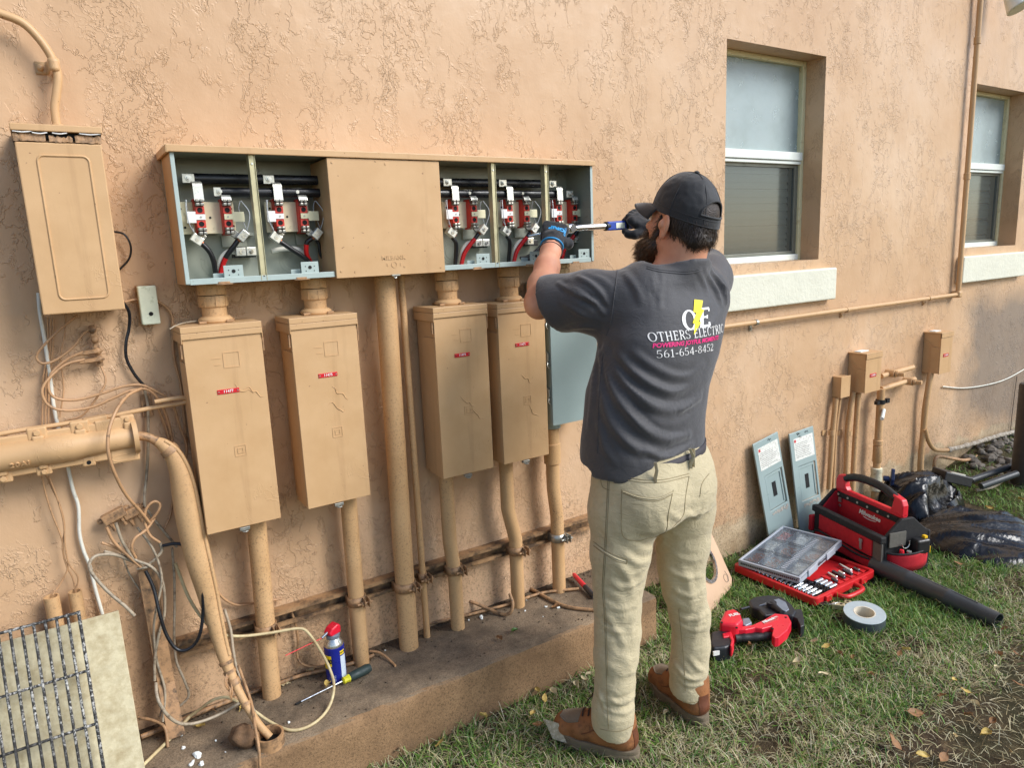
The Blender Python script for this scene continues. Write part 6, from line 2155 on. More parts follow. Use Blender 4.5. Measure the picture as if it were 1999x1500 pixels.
# -- b
M['tube'] = simple('dark_grey_plastic', lin(58, 62, 64), 0.42, 0, 0.10, 12, 0.15, 120, 0.002, lin(104, 100, 92), dscale=30, dth=(0.66, 0.76))
a_, b_ = np.array([3.02, 1.68, 0.047]), np.array(G(1950, 1213, 0.034))
ax_ = (b_ - a_) / np.linalg.norm(b_ - a_)
Lt = np.linalg.norm(b_ - a_)
bt = thing('blower_tube', 'long dark grey blower tube lying on the grass beside the tool bag', 'blower tube', tuple((a_ + b_) / 2 - np.array([0, 0, 0.04])))
m = MB()
m.lathe([(0.030, 0.0), (0.040, 0.004), (0.040, Lt * 0.30), (0.0415, Lt * 0.31), (0.0415, Lt * 0.33), (0.0395, Lt * 0.34), (0.037, Lt * 0.62), (0.0385, Lt * 0.63), (0.0385, Lt * 0.645), (0.0365, Lt * 0.655), (0.034, Lt * 0.86), (0.032, Lt * 0.88), (0.0305, Lt), (0.027, Lt), (0.027, Lt * 0.92)], a_, ax_, 28)
m.build('barrel', M['tube'], bt, smooth=30)
m = MB()
m.tube([a_ + ax_ * 0.03 + np.array([0, 0, 0.0405]), a_ + ax_ * Lt * 0.85 + np.array([0, 0, 0.0345])], 0.002, 6)
m.build('mould_seam', M['tube'], bt, smooth=60)
# -- t
c = np.array(G(1687, 1208, 0.03))
tp = thing('tape_roll', 'grey duct tape roll lying flat on the grass', 'tape roll', (c[0], c[1], 0.0))
M['tapeside'] = simple('duct_tape_edge', lin(176, 188, 190), 0.5, 0, 0.06, 60, 0.15, 300, 0.001)
M['tapeface'] = simple('duct_tape_face', lin(78, 86, 90), 0.4, 0.2, 0.1, 40)
M['core'] = simple('cardboard_core', lin(222, 212, 190), 0.8, 0, 0.08, 40)
zt_ = np.array([-0.10, -0.06, 1.0]); zt_ /= np.linalg.norm(zt_)
o_ = c + np.array([0, 0, -0.018])
m = MB()
m.cur = 0
m.lathe([(0.0375, 0.0), (0.076, 0.0), (0.0775, 0.002), (0.0775, 0.046)], o_, zt_, 48, caps=False)
m.cur = 1
m.lathe([(0.0775, 0.046), (0.0765, 0.048), (0.0405, 0.048)], o_, zt_, 48, caps=False)
m.build('tape', [M['tapeface'], M['tapeside']], tp, smooth=30)
m = MB()
m.ring(o_, zt_, 0.0365, 0.0403, 0.0486, 40)
m.build('core', M['core'], tp, smooth=30)
M['lugcream'] = simple('tinned_terminal', lin(206, 194, 158), 0.4, 0.4, 0.08, 40)
for (u, v, lab, hl) in ((1637, 1184, 'cream metal terminal lug with two holes beside the tape roll', 2), (1655, 1180, 'second small terminal tucked against the tape roll', 1)):
 c = np.array(G(u, v, 0.022))
 e1 = np.array([0.42, -0.9, 0.1]); e1 /= np.linalg.norm(e1)
 e2 = np.cross([0, 0, 1], e1); e2 /= np.linalg.norm(e2)
 e3 = np.cross(e1, e2)
 t = thing('terminal_lug', lab, 'terminal lug', tuple(c - np.array([0, 0, 0.01])))
 m = MB()
 m.obox(c, e1 * (0.024 if hl == 2 else 0.014), e2 * 0.013, e3 * 0.011)
 m.build('block', M['lugcream'], t, bev=0.002)
 m = MB()
 for k in ((-0.5, 0.5) if hl == 2 else (0,)):
  p = c + e1 * 0.022 * k + e3 * 0.011
  m.cyl(p, p + e3 * 0.0008, 0.0058, 14)
 m.build('hole', M['dark'], t)
c = np.array(G(1608, 1182, 0.015))
t = thing('wire_clip', 'small black clip with thin silver legs between case and terminal lug', 'clip', tuple(c))
m = MB()
m.obox(c, np.array([0.022, -0.006, 0]), np.array([0.003, 0.011, 0]), np.array([0, 0, 0.010]))
m.build('body', M['black'], t, bev=0.003)
m = MB()
for k in range(3):
 m.tube(spl([c + np.array([0.0, -0.02, 0.01]), c + np.array([0.02 + 0.008 * k, -0.04, 0.018]), c + np.array([0.05, -0.03 - 0.012 * k, 0.008])], 4), 0.0016, 6)
m.build('wire_leg', M['steel'], t, smooth=60)
# -- c
M['sawred'] = simple('red_tool_plastic', lin(222, 36, 56), 0.36, 0, 0.06, 20)
M['sawgrey'] = simple('grey_guard_plate', lin(132, 142, 156), 0.4, 0.3, 0.08, 30)
M['sawblack'] = simple('black_tool_plastic', lin(34, 36, 42), 0.45, 0, 0.15, 30, 0.2, 300, 0.001)
def zq(zx, zy): return 1380 + zx * 0.2, 1000 + zy * 0.2
saw = thing('band_saw', 'red and black cordless band saw lying on the grass by the man', 'band saw', tuple(G(1455, 1240, 0)))
def outline(pix, zt, th, name, mat, parent=saw, bev=0.004):
 pts = [np.array(G(*zq(*p), zt)) for p in pix]
 poly = [(p[0], p[1]) for p in pts]
 ar = sum(poly[i][0] * poly[(i + 1) % len(poly)][1] - poly[(i + 1) % len(poly)][0] * poly[i][1] for i in range(len(poly)))
 if ar < 0: poly = poly[::-1]
 m = MB()
 m.prism(poly, (0, 0, zt - th), (1, 0, 0), (0, 1, 0), th)
 return m.build(name, M[mat], parent, bev=bev, seg=3)
gd_ = outline([(405, 860), (470, 825), (600, 808), (740, 828), (830, 900), (872, 962), (845, 1012), (700, 995), (560, 1010), (505, 950), (440, 930)], 0.070, 0.050, 'guard', 'sawblack', bev=0.008)
outline([(505, 912), (600, 872), (700, 845), (770, 880), (803, 950), (770, 972), (690, 940), (570, 905)], 0.073, 0.006, 'guard_plate', 'sawgrey', gd_, 0.002)
m = MB()
a_ = np.array(G(*zq(630, 905), 0.078)); b_ = np.array(G(*zq(735, 985), 0.076))
m.tube([a_, (a_ + b_) / 2, b_], [0.016, 0.012, 0.010], 12)
m.cyl(a_ - np.array([0, 0, 0.01]), a_ + np.array([0, 0, 0.012]), 0.020, 16)
m.build('tension_lever', M['sawblack'], gd_, smooth=50)
outline([(860, 950), (925, 945), (948, 1040), (950, 1105), (915, 1120), (880, 1040), (830, 1020)], 0.062, 0.055, 'shoe', 'sawblack')
hd = outline([(120, 1075), (170, 958), (265, 938), (325, 980), (350, 1050), (300, 1100), (230, 1095), (150, 1085)], 0.105, 0.085, 'motor_housing', 'sawred', bev=0.012)
outline([(345, 1040), (410, 1030), (440, 1080), (380, 1110), (350, 1100)], 0.080, 0.050, 'vent_block', 'sawgrey', bev=0.004)
fm = outline([(255, 1160), (300, 1120), (440, 1105), (560, 1050), (660, 990), (790, 1005), (825, 1075), (790, 1150), (700, 1225), (660, 1230), (634, 1205), (645, 1150), (630, 1115), (540, 1140), (470, 1130), (380, 1150), (290, 1150)], 0.078, 0.040, 'frame', 'sawred', bev=0.009)
outline([(540, 1075), (640, 1018), (700, 1020), (690, 1050), (560, 1100)], 0.0795, 0.003, 'frame_badge', 'coverred', fm, 0.001)
a_, b_ = np.array(G(*zq(275, 1235), 0.045)), np.array(G(*zq(640, 1215), 0.045))
m = MB()
m.tube(spl([a_, a_ * 0.7 + b_ * 0.3, a_ * 0.3 + b_ * 0.7, b_], 5), [0.018, 0.0165, 0.016, 0.0155] * 4, 14)
m.build('grip', M['grip'], saw, smooth=60)
bt_ = outline([(40, 1165), (110, 1150), (215, 1165), (262, 1250), (245, 1300), (180, 1320), (60, 1330), (30, 1280)], 0.070, 0.062, 'battery', 'sawblack', bev=0.010)
outline([(150, 1185), (235, 1165), (266, 1250), (245, 1315), (225, 1305), (235, 1250), (215, 1215), (160, 1225)], 0.075, 0.045, 'battery_clip', 'sawred', bt_, 0.004)
def flat_text(s, zx, zy, zx2, zy2, z, size, par, mat='white', shear=0.2, bold=0.001):
 a = np.array(G(*zq(zx, zy), z)); b = np.array(G(*zq(zx2, zy2), z))
 e = (b - a) / np.linalg.norm(b - a)
 q = MB()
 text_mb(s, (a + b) / 2, e, np.cross([0, 0, 1], e), size, 0.0006, bold=bold, shear=shear, mb=q)
 q.build('lettering', M[mat], par)
flat_text('Milwaukee', 540, 1085, 690, 1020, 0.0798, 0.019, fm)
flat_text('FUEL', 205, 1020, 325, 990, 0.1055, 0.022, hd)
m = MB()
for (zx, zy, s_) in ((75, 1345, 0.010), (90, 1380, 0.008)):
 p = np.array(G(*zq(zx, zy), 0.05))
 m.obox(p, (0.012, -0.004, 0), (0.001, 0.003, 0), (0, 0, s_))
m.build('battery_label', M['white'], bt_)
m = MB()
for zx, zy in ((185, 960), (295, 955), (145, 1080), (290, 1130), (640, 1140), (770, 1030)):
 z = 0.1055 if zx < 330 else 0.0785
 p = np.array(G(*zq(zx, zy), z))
 m.cyl(p - np.array([0, 0, 0.002]), p + np.array([0, 0, 0.001]), 0.0045, 10)
m.build('housing_screws', M['dark'], saw)
m = MB()
p0 = np.array(G(*zq(330, 950), 0.09)); p1 = np.array(G(*zq(410, 930), 0.075))
m.tube([p0, p1], 0.005, 8)
m.build('blade_guide', M['gun'], saw, smooth=60)
# -- b
N = NT('black_polythene')
co = N.pos()
h1 = N.noise(co, 6, 2, 0.5, 1.6)
h2 = N.noise(N.mapping(co, (1, 2.0, 1)), 14, 3, 0.5, 1.2)
N.set(color=lin(7, 7, 9), rough=0.26, spec=0.42)
N.set(normal=N.bump(N.math('ADD', h1, N.math('MULTIPLY', h2, 0.3)), 0.5, 0.02))
M['poly'] = N.m
def ridged(p, s):
 return 1 - abs(mnoise.noise(p * s)) * 2
def bag_mesh():
 m = MB()
 xs = np.arange(3.38, 4.56, 0.0125)
 ys = np.arange(1.20, 2.20, 0.0125)
 rows = []
 for y in ys:
  row = []
  for x in xs:
   p = Vector((x, y, 0))
   wx_ = x + 0.05 * mnoise.noise(p * 4)
   wy_ = y + 0.05 * mnoise.noise(p * 4 + Vector((7, 0, 0)))
   a = ((wx_ - 4.03) / 0.27) ** 2 + ((wy_ - 1.97) / 0.21) ** 2
   b = ((wx_ - 3.78) / 0.36) ** 2 + ((wy_ - 1.60) / 0.27) ** 2
   c = ((wx_ - 3.66) / 0.20) ** 2 + ((wy_ - 1.42) / 0.16) ** 2
   h = max(0.175 * max(0, 1 - a) ** 0.5, 0.085 * max(0, 1 - b) ** 0.45, 0.06 * max(0, 1 - c) ** 0.5)
   if h > 0:
    f = min(1, h / 0.07)
    wv = 0.10 * mnoise.noise(Vector((x * 3, y * 3, 8.0)))
    r1 = 1 - abs(mnoise.noise(Vector(((x - y * 0.6 + wv) * 2.0, (y + x * 0.5 + wv) * 6.5, 0.3)))) * 2.2
    r2 = 1 - abs(mnoise.noise(Vector(((x + y * 0.9 + wv) * 9.0, (y - x * 0.4) * 2.5, 4.2)))) * 2.2
    h += f * (0.034 * r1 * abs(r1) + 0.020 * r2 * abs(r2) - 0.016)
   mo = ((wx_ - 4.00) / 0.19) ** 2 + ((wy_ - 1.85) / 0.055) ** 2
   h -= 0.12 * max(0, 1 - mo) ** 0.5
   row.append((x, y, max(h, -0.01) if (a < 1 or b < 1 or c < 1) else -0.012))
  rows.append(row)
 vs = [q for r in rows for q in r]
 n = len(xs)
 fs = []
 for i in range(len(ys) - 1):
  for k in range(n - 1):
   ids = (i * n + k, i * n + k + 1, (i + 1) * n + k + 1, (i + 1) * n + k)
   if sum(vs[t][2] > -0.0119 for t in ids) >= 2: fs.append(ids)
 used = sorted({i for f in fs for i in f})
 mp = {o: i for i, o in enumerate(used)}
 m.add([vs[o] for o in used], [tuple(mp[i] for i in f) for f in fs])
 return m
o = bag_mesh().build('rubbish_bag', M['poly'], loc=(3.85, 1.7, 0), smooth=75)
tag(o, 'glossy black plastic bag slumped open on the grass behind the tool bag', 'rubbish bag')
c = G(1895, 948, 0.12)
t = thing('tool_case', 'small black case with pale print sticking up behind the rubbish bag', 'tool case', (4.28, 1.96, 0))
m = MB(); m.obox((4.27, 1.94, 0.13), (0.075, -0.04, -0.025), (0.02, 0.05, 0), (0.010, 0.0, 0.028)); m.build('body', M['black'], t, bev=0.006)
m = MB(); m.obox((4.262, 1.905, 0.158), (0.04, -0.021, -0.012), (0.003, 0.006, 0), (0.002, 0, 0.005)); m.build('pale_print', M['tin'], t)
m = MB()
rr = random.Random(21)
for k in range(260):
 x, y = rr.uniform(4.85, 6.4), rr.uniform(1.80, 2.19)
 r = rr.uniform(0.012, 0.05) * (0.6 + 0.4 * rr.random())
 b = MB()
 b.ball((0, 0, 0), (r, r * rr.uniform(.6, 1), r * rr.uniform(.4, .8)), 7, 5)
 an = rr.uniform(0, 6.28)
 ca, sa = math.cos(an), math.sin(an)
 off = Vector((k * 3.1, 0, 0))
 z0 = ground_z(x, y) + r * 0.2
 vs = []
 for v in b.v:
  s = 1 + 0.5 * mnoise.noise(Vector(v) * (0.9 / r) * 0.9 + off)
  vs.append((x + (v[0] * ca - v[1] * sa) * s, y + (v[0] * sa + v[1] * ca) * s, z0 + v[2] * s))
 m.add(vs, b.f)
M['stone'] = simple('grey_rubble', lin(110, 102, 92), 0.9, 0, 0.35, 6, 0.4, 90, 0.004)
o = m.build('rubble', M['stone'])
tag(o, None, None, None, 'stuff')
for i, (a, b, lab) in enumerate((((1895, 938), (1990, 905), 'upper of two dark pipes lying by the rubble'), ((1915, 950), (1985, 925), 'lower of two dark pipes lying by the rubble'))):
 p0, p1 = np.array(G(*a, 0.05)), np.array(G(*b, 0.10))
 m = MB()
 m.tube([p0, p1], 0.020, 10)
 tag(m.build('pipe', M['tube'], loc=tuple(p0), smooth=60), lab, 'pipe', 'dark pipes lying by the rubble')
m = MB()
m.tube(spl([G(1905, 958, 0.02), G(1940, 950, 0.03), G(1965, 930, 0.05), G(1978, 905, 0.10)], 6), 0.010, 8)
tag(m.build('hose', M['oldgrey'], loc=tuple(G(1905, 958, 0.0)), smooth=60), 'thin grey hose curling on the ground by the dark post', 'hose')
# -- s
c = np.array([0.622, 2.112, SLAB + 0.001])
can = thing('spray_can', 'blue and yellow WD-40 spray can with red cap on the ledge', 'spray can', tuple(c))
M['canblue'] = simple('can_blue', lin(24, 38, 140), 0.3, 0.1, 0.05, 20)
M['canyellow'] = simple('can_yellow', lin(250, 216, 20), 0.35, 0, 0.03, 20)
M['canwhite'] = simple('can_white', lin(206, 218, 232), 0.35, 0, 0.03, 20)
M['canred'] = simple('can_red_cap', lin(224, 28, 52), 0.35, 0, 0.04, 20)
RC = 0.0325
m = MB()
m.lathe([(0.029, 0), (0.0325, 0.003), (RC, 0.118), (0.0325, 0.122), (0.030, 0.124)], c, (0, 0, 1), 40)
bd = m.build('body', M['canblue'], can, smooth=40)
m = MB()
m.lathe([(0.0305, 0.123), (0.0315, 0.126), (0.0285, 0.135), (0.022, 0.146), (0.020, 0.150)], c, (0, 0, 1), 36)
m.build('shoulder', M['steel'], can, smooth=40)
cd = np.array([-c[0], -c[1]]); cd /= np.linalg.norm(cd)
rd = np.array([-cd[1], cd[0]])
if np.dot(rd, [1, 0]) < 0: rd = -rd
def wrap(x, z, lift=0.0003):
 """x metres along the can's skin (0 faces the camera, positive to its right)"""
 a = x / RC
 d = cd * math.cos(a) + rd * math.sin(a)
 return (c[0] + d[0] * (RC + lift), c[1] + d[1] * (RC + lift), c[2] + z)
def wrap_quad(poly, mat, name, lift):
 m = MB()
 for (x0, x1, z0, z1) in poly:
  n = 8
  m.grid([[wrap(x0 + (x1 - x0) * k / n, z, lift) for k in range(n + 1)] for z in (z0, z1)])
 return m.build(name, M[mat], bd)
wrap_quad([(-0.068, -0.012, 0.062, 0.100), (-0.063, -0.017, 0.056, 0.062), (-0.057, -0.023, 0.051, 0.056)], 'canyellow', 'shield', 0.0004)
wrap_quad([(0.017, 0.036, 0.097, 0.111)], 'canyellow', 'small_shield', 0.0004)
wrap_quad([(0.017, 0.040, 0.012, 0.093)], 'canwhite', 'side_label', 0.0004)
for s, x, z, size, mt in (('WD-40', -0.041, 0.080, 0.020, 'ink'), ('WD-40', 0.0265, 0.104, 0.0065, 'ink')):
 q = MB()
 text_mb(s, (0, 0, 0), (1, 0, 0), (0, 1, 0), size, 0.0, bold=size * 0.06, mb=q)
 q.v = [wrap(x + v[0], z + v[1], 0.0008) for v in q.v]
 q.build('can_lettering', M[mt], bd)
q = MB()
for k in range(4):
 q.grid([[wrap(-0.02 + 0.003 * i, 0.012 + 0.0055 * k + dz, 0.0005) for i in range(7)] for dz in (0, 0.0016)])
q.build('small_print', M['canwhite'], bd)
m = MB()
m.lathe([(0.0205, 0.1495), (0.022, 0.152), (0.0225, 0.162), (0.020, 0.164)], c, (0, 0, 1), 28)
m.build('valve_cup', M['sawgrey'], can, smooth=40)
h0 = c + np.array([0, 0, 0.160])
fw = np.array([-0.86, -0.34, 0.0]); fw /= np.linalg.norm(fw)
sd_ = np.array([-fw[1], fw[0], 0])
m = MB()
pr = [(-0.022, 0.0), (0.018, 0.0), (0.025, 0.012), (0.012, 0.026), (-0.014, 0.034), (-0.024, 0.024)]
m.prism(pr, h0 - sd_ * 0.017 + uz * 0.002, fw, uz, -0.034) if np.dot(np.cross(fw, uz), sd_) < 0 else m.prism(pr, h0 - sd_ * 0.017 + uz * 0.002, fw, uz, 0.034)
cp_ = m.build('cap', M['canred'], can, bev=0.006, seg=3)
st_ = h0 + fw * 0.022 + uz * 0.014
m = MB()
e = st_ + fw * 0.022 - uz * 0.006
m.tube([st_ - fw * 0.008 + uz * 0.003, e], 0.0038, 8)
m.build('straw_clip', M['sawgrey'], cp_, smooth=60)
m = MB()
tip = np.array(P(557, 1281, 2.06))
m.tube([e, tip], 0.0013, 6)
m.build('straw', M['canred'], cp_, smooth=60)
tipp, hand0, hand1 = np.array(G(577, 1376, SLAB + 0.004)), np.array(G(680, 1325, SLAB + 0.016)), np.array(G(722, 1304, SLAB + 0.0165))
d = (hand1 - hand0) / np.linalg.norm(hand1 - hand0)
sdv = thing('screwdriver', 'long screwdriver with dark green handle and yellow collar on the ledge', 'screwdriver', tuple((tipp + hand1) / 2))
m = MB()
m.tube([tipp, tipp + (hand0 - tipp) * 0.12, hand0], [0.0022, 0.0034, 0.0034], 10)
m.build('shaft', M['chrome'], sdv, smooth=50)
m = MB()
m.tube([tipp, tipp + (hand0 - tipp) * 0.10], 0.0036, 8)
m.build('blackened_tip', M['dark'], sdv, smooth=50)
M['acid'] = simple('yellow_green_collar', lin(206, 200, 40), 0.35)
m = MB()
m.lathe([(0.006, -0.022), (0.012, -0.018), (0.010, -0.008), (0.013, 0.0), (0.012, 0.004)], hand0, d, 8)
m.build('collar', M['acid'], sdv, smooth=30)
M['sdgreen'] = simple('dark_green_grip', lin(40, 56, 54), 0.55, 0, 0.15, 40)
Lh = np.linalg.norm(hand1 - hand0)
m = MB()
m.lathe([(0.011, 0.0035), (0.0145, 0.010), (0.0155, Lh * 0.5), (0.0165, Lh * 0.85), (0.013, Lh)], hand0, d, 12)
m.build('handle', M['sdgreen'], sdv, smooth=30)
a_, b_ = np.array(P(1121, 1123, 2.185)), np.array(G(1160, 1166, SLAB + 0.012))
mk = thing('marker', 'red and black marker propped on the ledge left of the man', 'marker', tuple(b_))
mid = a_ + (b_ - a_) * 0.55
m = MB(); m.tube([a_ - (b_ - a_) * 0.06, a_, mid], [0.004, 0.009, 0.0105], 12); m.build('cap', M['canred'], mk, smooth=40)
m = MB(); m.tube([mid, b_], [0.0105, 0.011], 12); m.build('barrel', M['sawblack'], mk, smooth=40)
# -- t
import openvdb as vdb
def nrm(v):
 v = np.array(v, float)
 return v / np.linalg.norm(v)
class Field:
 def __init__(self, lo, hi, h):
  self.lo, self.h = np.array(lo, float), h
  self.n = np.ceil((np.array(hi) - self.lo) / h).astype(int) + 1
  self.d = np.full(tuple(self.n), 0.08, np.float32)
 def _sub(self, lo, hi):
  a = np.clip(np.floor((np.array(lo) - self.lo) / self.h).astype(int), 0, self.n - 1)
  b = np.clip(np.ceil((np.array(hi) - self.lo) / self.h).astype(int) + 1, 1, self.n)
  g = [self.lo[i] + self.h * np.arange(a[i], b[i]) for i in range(3)]
  X, Y, Z = np.meshgrid(*g, indexing='ij')
  return tuple(slice(a[i], b[i]) for i in range(3)), np.stack([X, Y, Z], -1)
 def _merge(self, sl, e, k, op):
  c = self.d[sl]
  if op == 'sub':
   self.d[sl] = np.maximum(c, -e)
   return
  if op == 'max':
   self.d[sl] = np.maximum(c, e)
   return
  if k > 0:
   h = np.clip(0.5 + 0.5 * (c - e) / k, 0, 1)
   self.d[sl] = c * (1 - h) + e * h - k * h * (1 - h)
  else:
   self.d[sl] = np.minimum(c, e)
 def limb(self, a, b, ra, rb, k=0.02, sq=None, op='add'):
  """tapered capsule; sq = (direction, factor) squashes it along a direction"""
  a, b = np.array(a, float), np.array(b, float)
  m = max(ra, rb) * (1.0 if sq is None else max(1, sq[1])) + 0.07
  sl, p = self._sub(np.minimum(a, b) - m, np.maximum(a, b) + m)
  ab = b - a
  t = np.clip(((p - a) @ ab) / max(ab @ ab, 1e-9), 0, 1)
  q = p - a - t[..., None] * ab
  if sq is not None:
   s = nrm(sq[0])
   q = q + s * ((q @ s) * (1 / sq[1] - 1))[..., None]
  self._merge(sl, np.linalg.norm(q, axis=-1) - (ra + (rb - ra) * t), k, op)
  return self
 def chain(self, pts, k=0.02, sq=None, op='add'):
  for (a, ra), (b, rb) in zip(pts[:-1], pts[1:]): self.limb(a, b, ra, rb, k, sq, op)
  return self
 def ell(self, c, r, E=None, k=0.02, op='add'):
  """ellipsoid with axes rows E"""
  c, r = np.array(c, float), np.array(r, float)
  E = np.eye(3) if E is None else np.array(E, float)
  m = max(r) + 0.07
  sl, p = self._sub(c - m, c + m)
  q = (p - c) @ E.T
  k0 = np.linalg.norm(q / r, axis=-1)
  k1 = np.linalg.norm(q / (r * r), axis=-1)
  e = np.where(k1 > 1e-6, k0 * (k0 - 1) / np.maximum(k1, 1e-6), -min(r))
  self._merge(sl, e, k, op)
  return self
 def sections(self, secs, k=0.0, n=2.4, op='add'):
  """stack of superelliptic sections (z, cx, cy, a, b)"""
  s = np.array(secs)
  m = 0.08
  lo = [min(s[:, 1] - s[:, 3]) - m, min(s[:, 2] - s[:, 4]) - m, s[:, 0].min() - m]
  hi = [max(s[:, 1] + s[:, 3]) + m, max(s[:, 2] + s[:, 4]) + m, s[:, 0].max() + m]
  sl, p = self._sub(lo, hi)
  o = np.argsort(s[:, 0])
  s = s[o]
  z = p[..., 2]
  I = lambda j: np.interp(z, s[:, 0], s[:, j])
  a, b = I(3), I(4)
  x, y = (p[..., 0] - I(1)) / a, (p[..., 1] - I(2)) / b
  rr = (np.abs(x) ** n + np.abs(y) ** n) ** (1 / n)
  e = (rr - 1) * np.minimum(a, b) * 0.95
  e = np.maximum(e, np.maximum(s[0, 0] - z, z - s[-1, 0]))
  self._merge(sl, e, k, op)
  return self
 def plane(self, pt, n, op='max', lo=None, hi=None):
  """keep the side opposite to n (op max)"""
  n = nrm(n)
  if lo is None:
   lo, hi = self.lo, self.lo + self.h * self.n
  sl, p = self._sub(lo, hi)
  self._merge(sl, (p - np.array(pt)) @ n, 0, op)
  return self
 def mesh(self):
  g = vdb.FloatGrid(0.08)
  g.copyFromArray(self.d.astype(np.float64))
  pts, quads = g.convertToQuads(0.0)
  return np.asarray(pts) * self.h + self.lo, np.asarray(quads)
def vnormals(v, q):
 n = np.zeros_like(v)
 f = np.cross(v[q[:, 2]] - v[q[:, 0]], v[q[:, 3]] - v[q[:, 1]])
 for k in range(4): np.add.at(n, q[:, k], f)
 return n / np.maximum(np.linalg.norm(n, axis=1, keepdims=True), 1e-12)
def smooth_v(v, q, it, f=0.5):
 e = np.concatenate([q[:, [0, 1]], q[:, [1, 2]], q[:, [2, 3]], q[:, [3, 0]]])
 e = np.concatenate([e, e[:, ::-1]])
 cnt = np.bincount(e[:, 0], minlength=len(v)).astype(float)[:, None]
 for _ in range(it):
  s = np.zeros_like(v)
  np.add.at(s, e[:, 0], v[e[:, 1]])
  v = v + f * (s / np.maximum(cnt, 1) - v)
 return v
def orient(v, q):
 """outward-facing quads"""
 c = v.mean(0)
 n = np.cross(v[q[:, 2]] - v[q[:, 0]], v[q[:, 3]] - v[q[:, 1]])
 vol = np.einsum('ij,ij->', v[q].mean(1) - c, n)
 return q if vol > 0 else q[:, ::-1]
def folds(v, q, lines, gain=1.0):
 """cloth folds: each line = (pixels of its crest in the photograph, amplitude, width); met with the cloth's near side"""
 bv = BVHTree.FromPolygons(v.tolist(), q.tolist())
 N_ = vnormals(v, q)
 disp = np.zeros(len(v))
 for px_, amp, wd in lines:
  path = spl([(p[0], p[1], 0) for p in px_], 6)
  pts = []
  for p in path:
   d = ray(p[0], p[1])
   hit = bv.ray_cast(Vector(EYE), Vector(d / np.linalg.norm(d)))
   if hit[0] is not None: pts.append(np.array(hit[0]))
  if len(pts) < 3: continue
  pts = np.array(pts)
  m = len(pts)
  tap = np.sin(np.pi * np.clip(np.linspace(0.06, 0.94, m), 0, 1)) ** 0.6 * np.array([0.85 + 0.75 * mnoise.noise(Vector((p[0] * 14 + amp * 900, p[1] * 14, p[2] * 9))) for p in pts])
  lo, hi = pts.min(0) - wd * 4, pts.max(0) + wd * 4
  idx = np.where(np.all((v > lo) & (v < hi), axis=1))[0]
  if len(idx) == 0: continue
  D = np.linalg.norm(v[idx][:, None, :] - pts[None], axis=2)
  j = D.argmin(1)
  d = D[np.arange(len(idx)), j]
  disp[idx] += gain * amp * tap[j] * (np.exp(-(d / wd) ** 2) - 0.62 * np.exp(-((d - 1.7 * wd) / (1.1 * wd)) ** 2))
 return v + N_ * disp[:, None]
def crumple(v, q, amp, scale, seed=0, zs=1.0):
 N_ = vnormals(v, q)
 d = np.array([mnoise.noise(Vector((p[0] * scale + seed, p[1] * scale, p[2] * scale * zs))) for p in v])
 return v + N_ * (amp * d)[:, None]
def skin_obj(name, v, q, mat, parent):
 m = MB()
 m.v = [tuple(p) for p in v]
 m.f = [tuple(int(i) for i in f) for f in q]
 m.mi = [0] * len(m.f)
 return m.build(name, mat, parent, smooth=80)
# --- materials
N = NT('skin')
p_ = N.pos()
c_ = N.ramp(N.noise(p_, 16, 5, 0.6), [(0.3, lin(204, 140, 108)), (0.7, lin(222, 164, 132))])
c_ = N.mix(N.math('MULTIPLY', N.step(N.noise(p_, 7, 3), 0.45, 0.7), 0.45), c_, lin(206, 122, 96))
c_ = N.mix(N.math('MULTIPLY', N.step(N.noise(p_, 220, 3, 0.6), 0.66, 0.72), 0.25), c_, lin(150, 92, 66))
N.set(color=c_, rough=0.48, sss=0.12, spec=0.4, normal=N.bump(N.noise(p_, 260, 4, 0.6), 0.18, 0.002))
N.b.inputs['Subsurface Radius'].default_value = (0.02, 0.008, 0.004)
N.b.inputs['Subsurface Scale'].default_value = 0.3
M['skin'] = N.m
def mat_cloth(name, col, wv=900, var=0.06, rough=0.75, sheen=0.2, streak=None, cr=0.0):
 N = NT(name)
 p_ = N.pos()
 d, l = tuple(c * (1 - var) for c in col[:3]), tuple(min(1, c * (1 + var)) for c in col[:3])
 c_ = N.ramp(N.noise(p_, 9, 5, 0.65), [(0.3, d), (0.7, l)])
 if streak:
  c_ = N.mix(N.math('MULTIPLY', N.step(N.noise(p_, 60, 6, 0.7), 0.5, 0.7), 0.35), c_, streak)
 N.set(color=c_, rough=rough, sheen=sheen, spec=0.3)
 nb_ = N.bump(N.noise(p_, wv, 2, 0.6), 0.35, 0.0014)
 if cr:
  f_ = N.noise(N.mapping(p_, (1, 1, 1.7)), 26, 4, 0.6, 1.6)
  f2 = N.noise(p_, 75, 4, 0.65, 0.8)
  nb_ = N.bump(N.math('ADD', f_, N.math('MULTIPLY', f2, 0.25)), 0.6, cr, nb_)
 N.set(normal=nb_)
 return N.m
M['shirt'] = mat_cloth('charcoal_knit', lin(68, 67, 69), 700, 0.07, 0.6, 0.35, None, 0.0025)
M['khaki'] = mat_cloth('khaki_twill', lin(192, 178, 144), 800, 0.05, 0.8, 0.2, lin(164, 150, 116), 0.006)
M['stitch'] = simple('khaki_stitching', lin(140, 124, 90), 0.8)
M['capcloth'] = mat_cloth('black_cap_mesh', lin(40, 41, 43), 420, 0.12, 0.65, 0.3)
M['belt'] = mat_cloth('dark_belt', lin(58, 54, 58), 300, 0.1, 0.6, 0.1)
M['bluecloth'] = simple('blue_waistband', lin(76, 92, 140), 0.7)
M['hair'] = simple('dark_brown_hair', lin(44, 32, 24), 0.45, 0, 0.35, 80, 0.6, 300, 0.004)
M['hairs'] = simple('brown_hair_strands', lin(52, 38, 28), 0.4, 0, 0.4, 60)
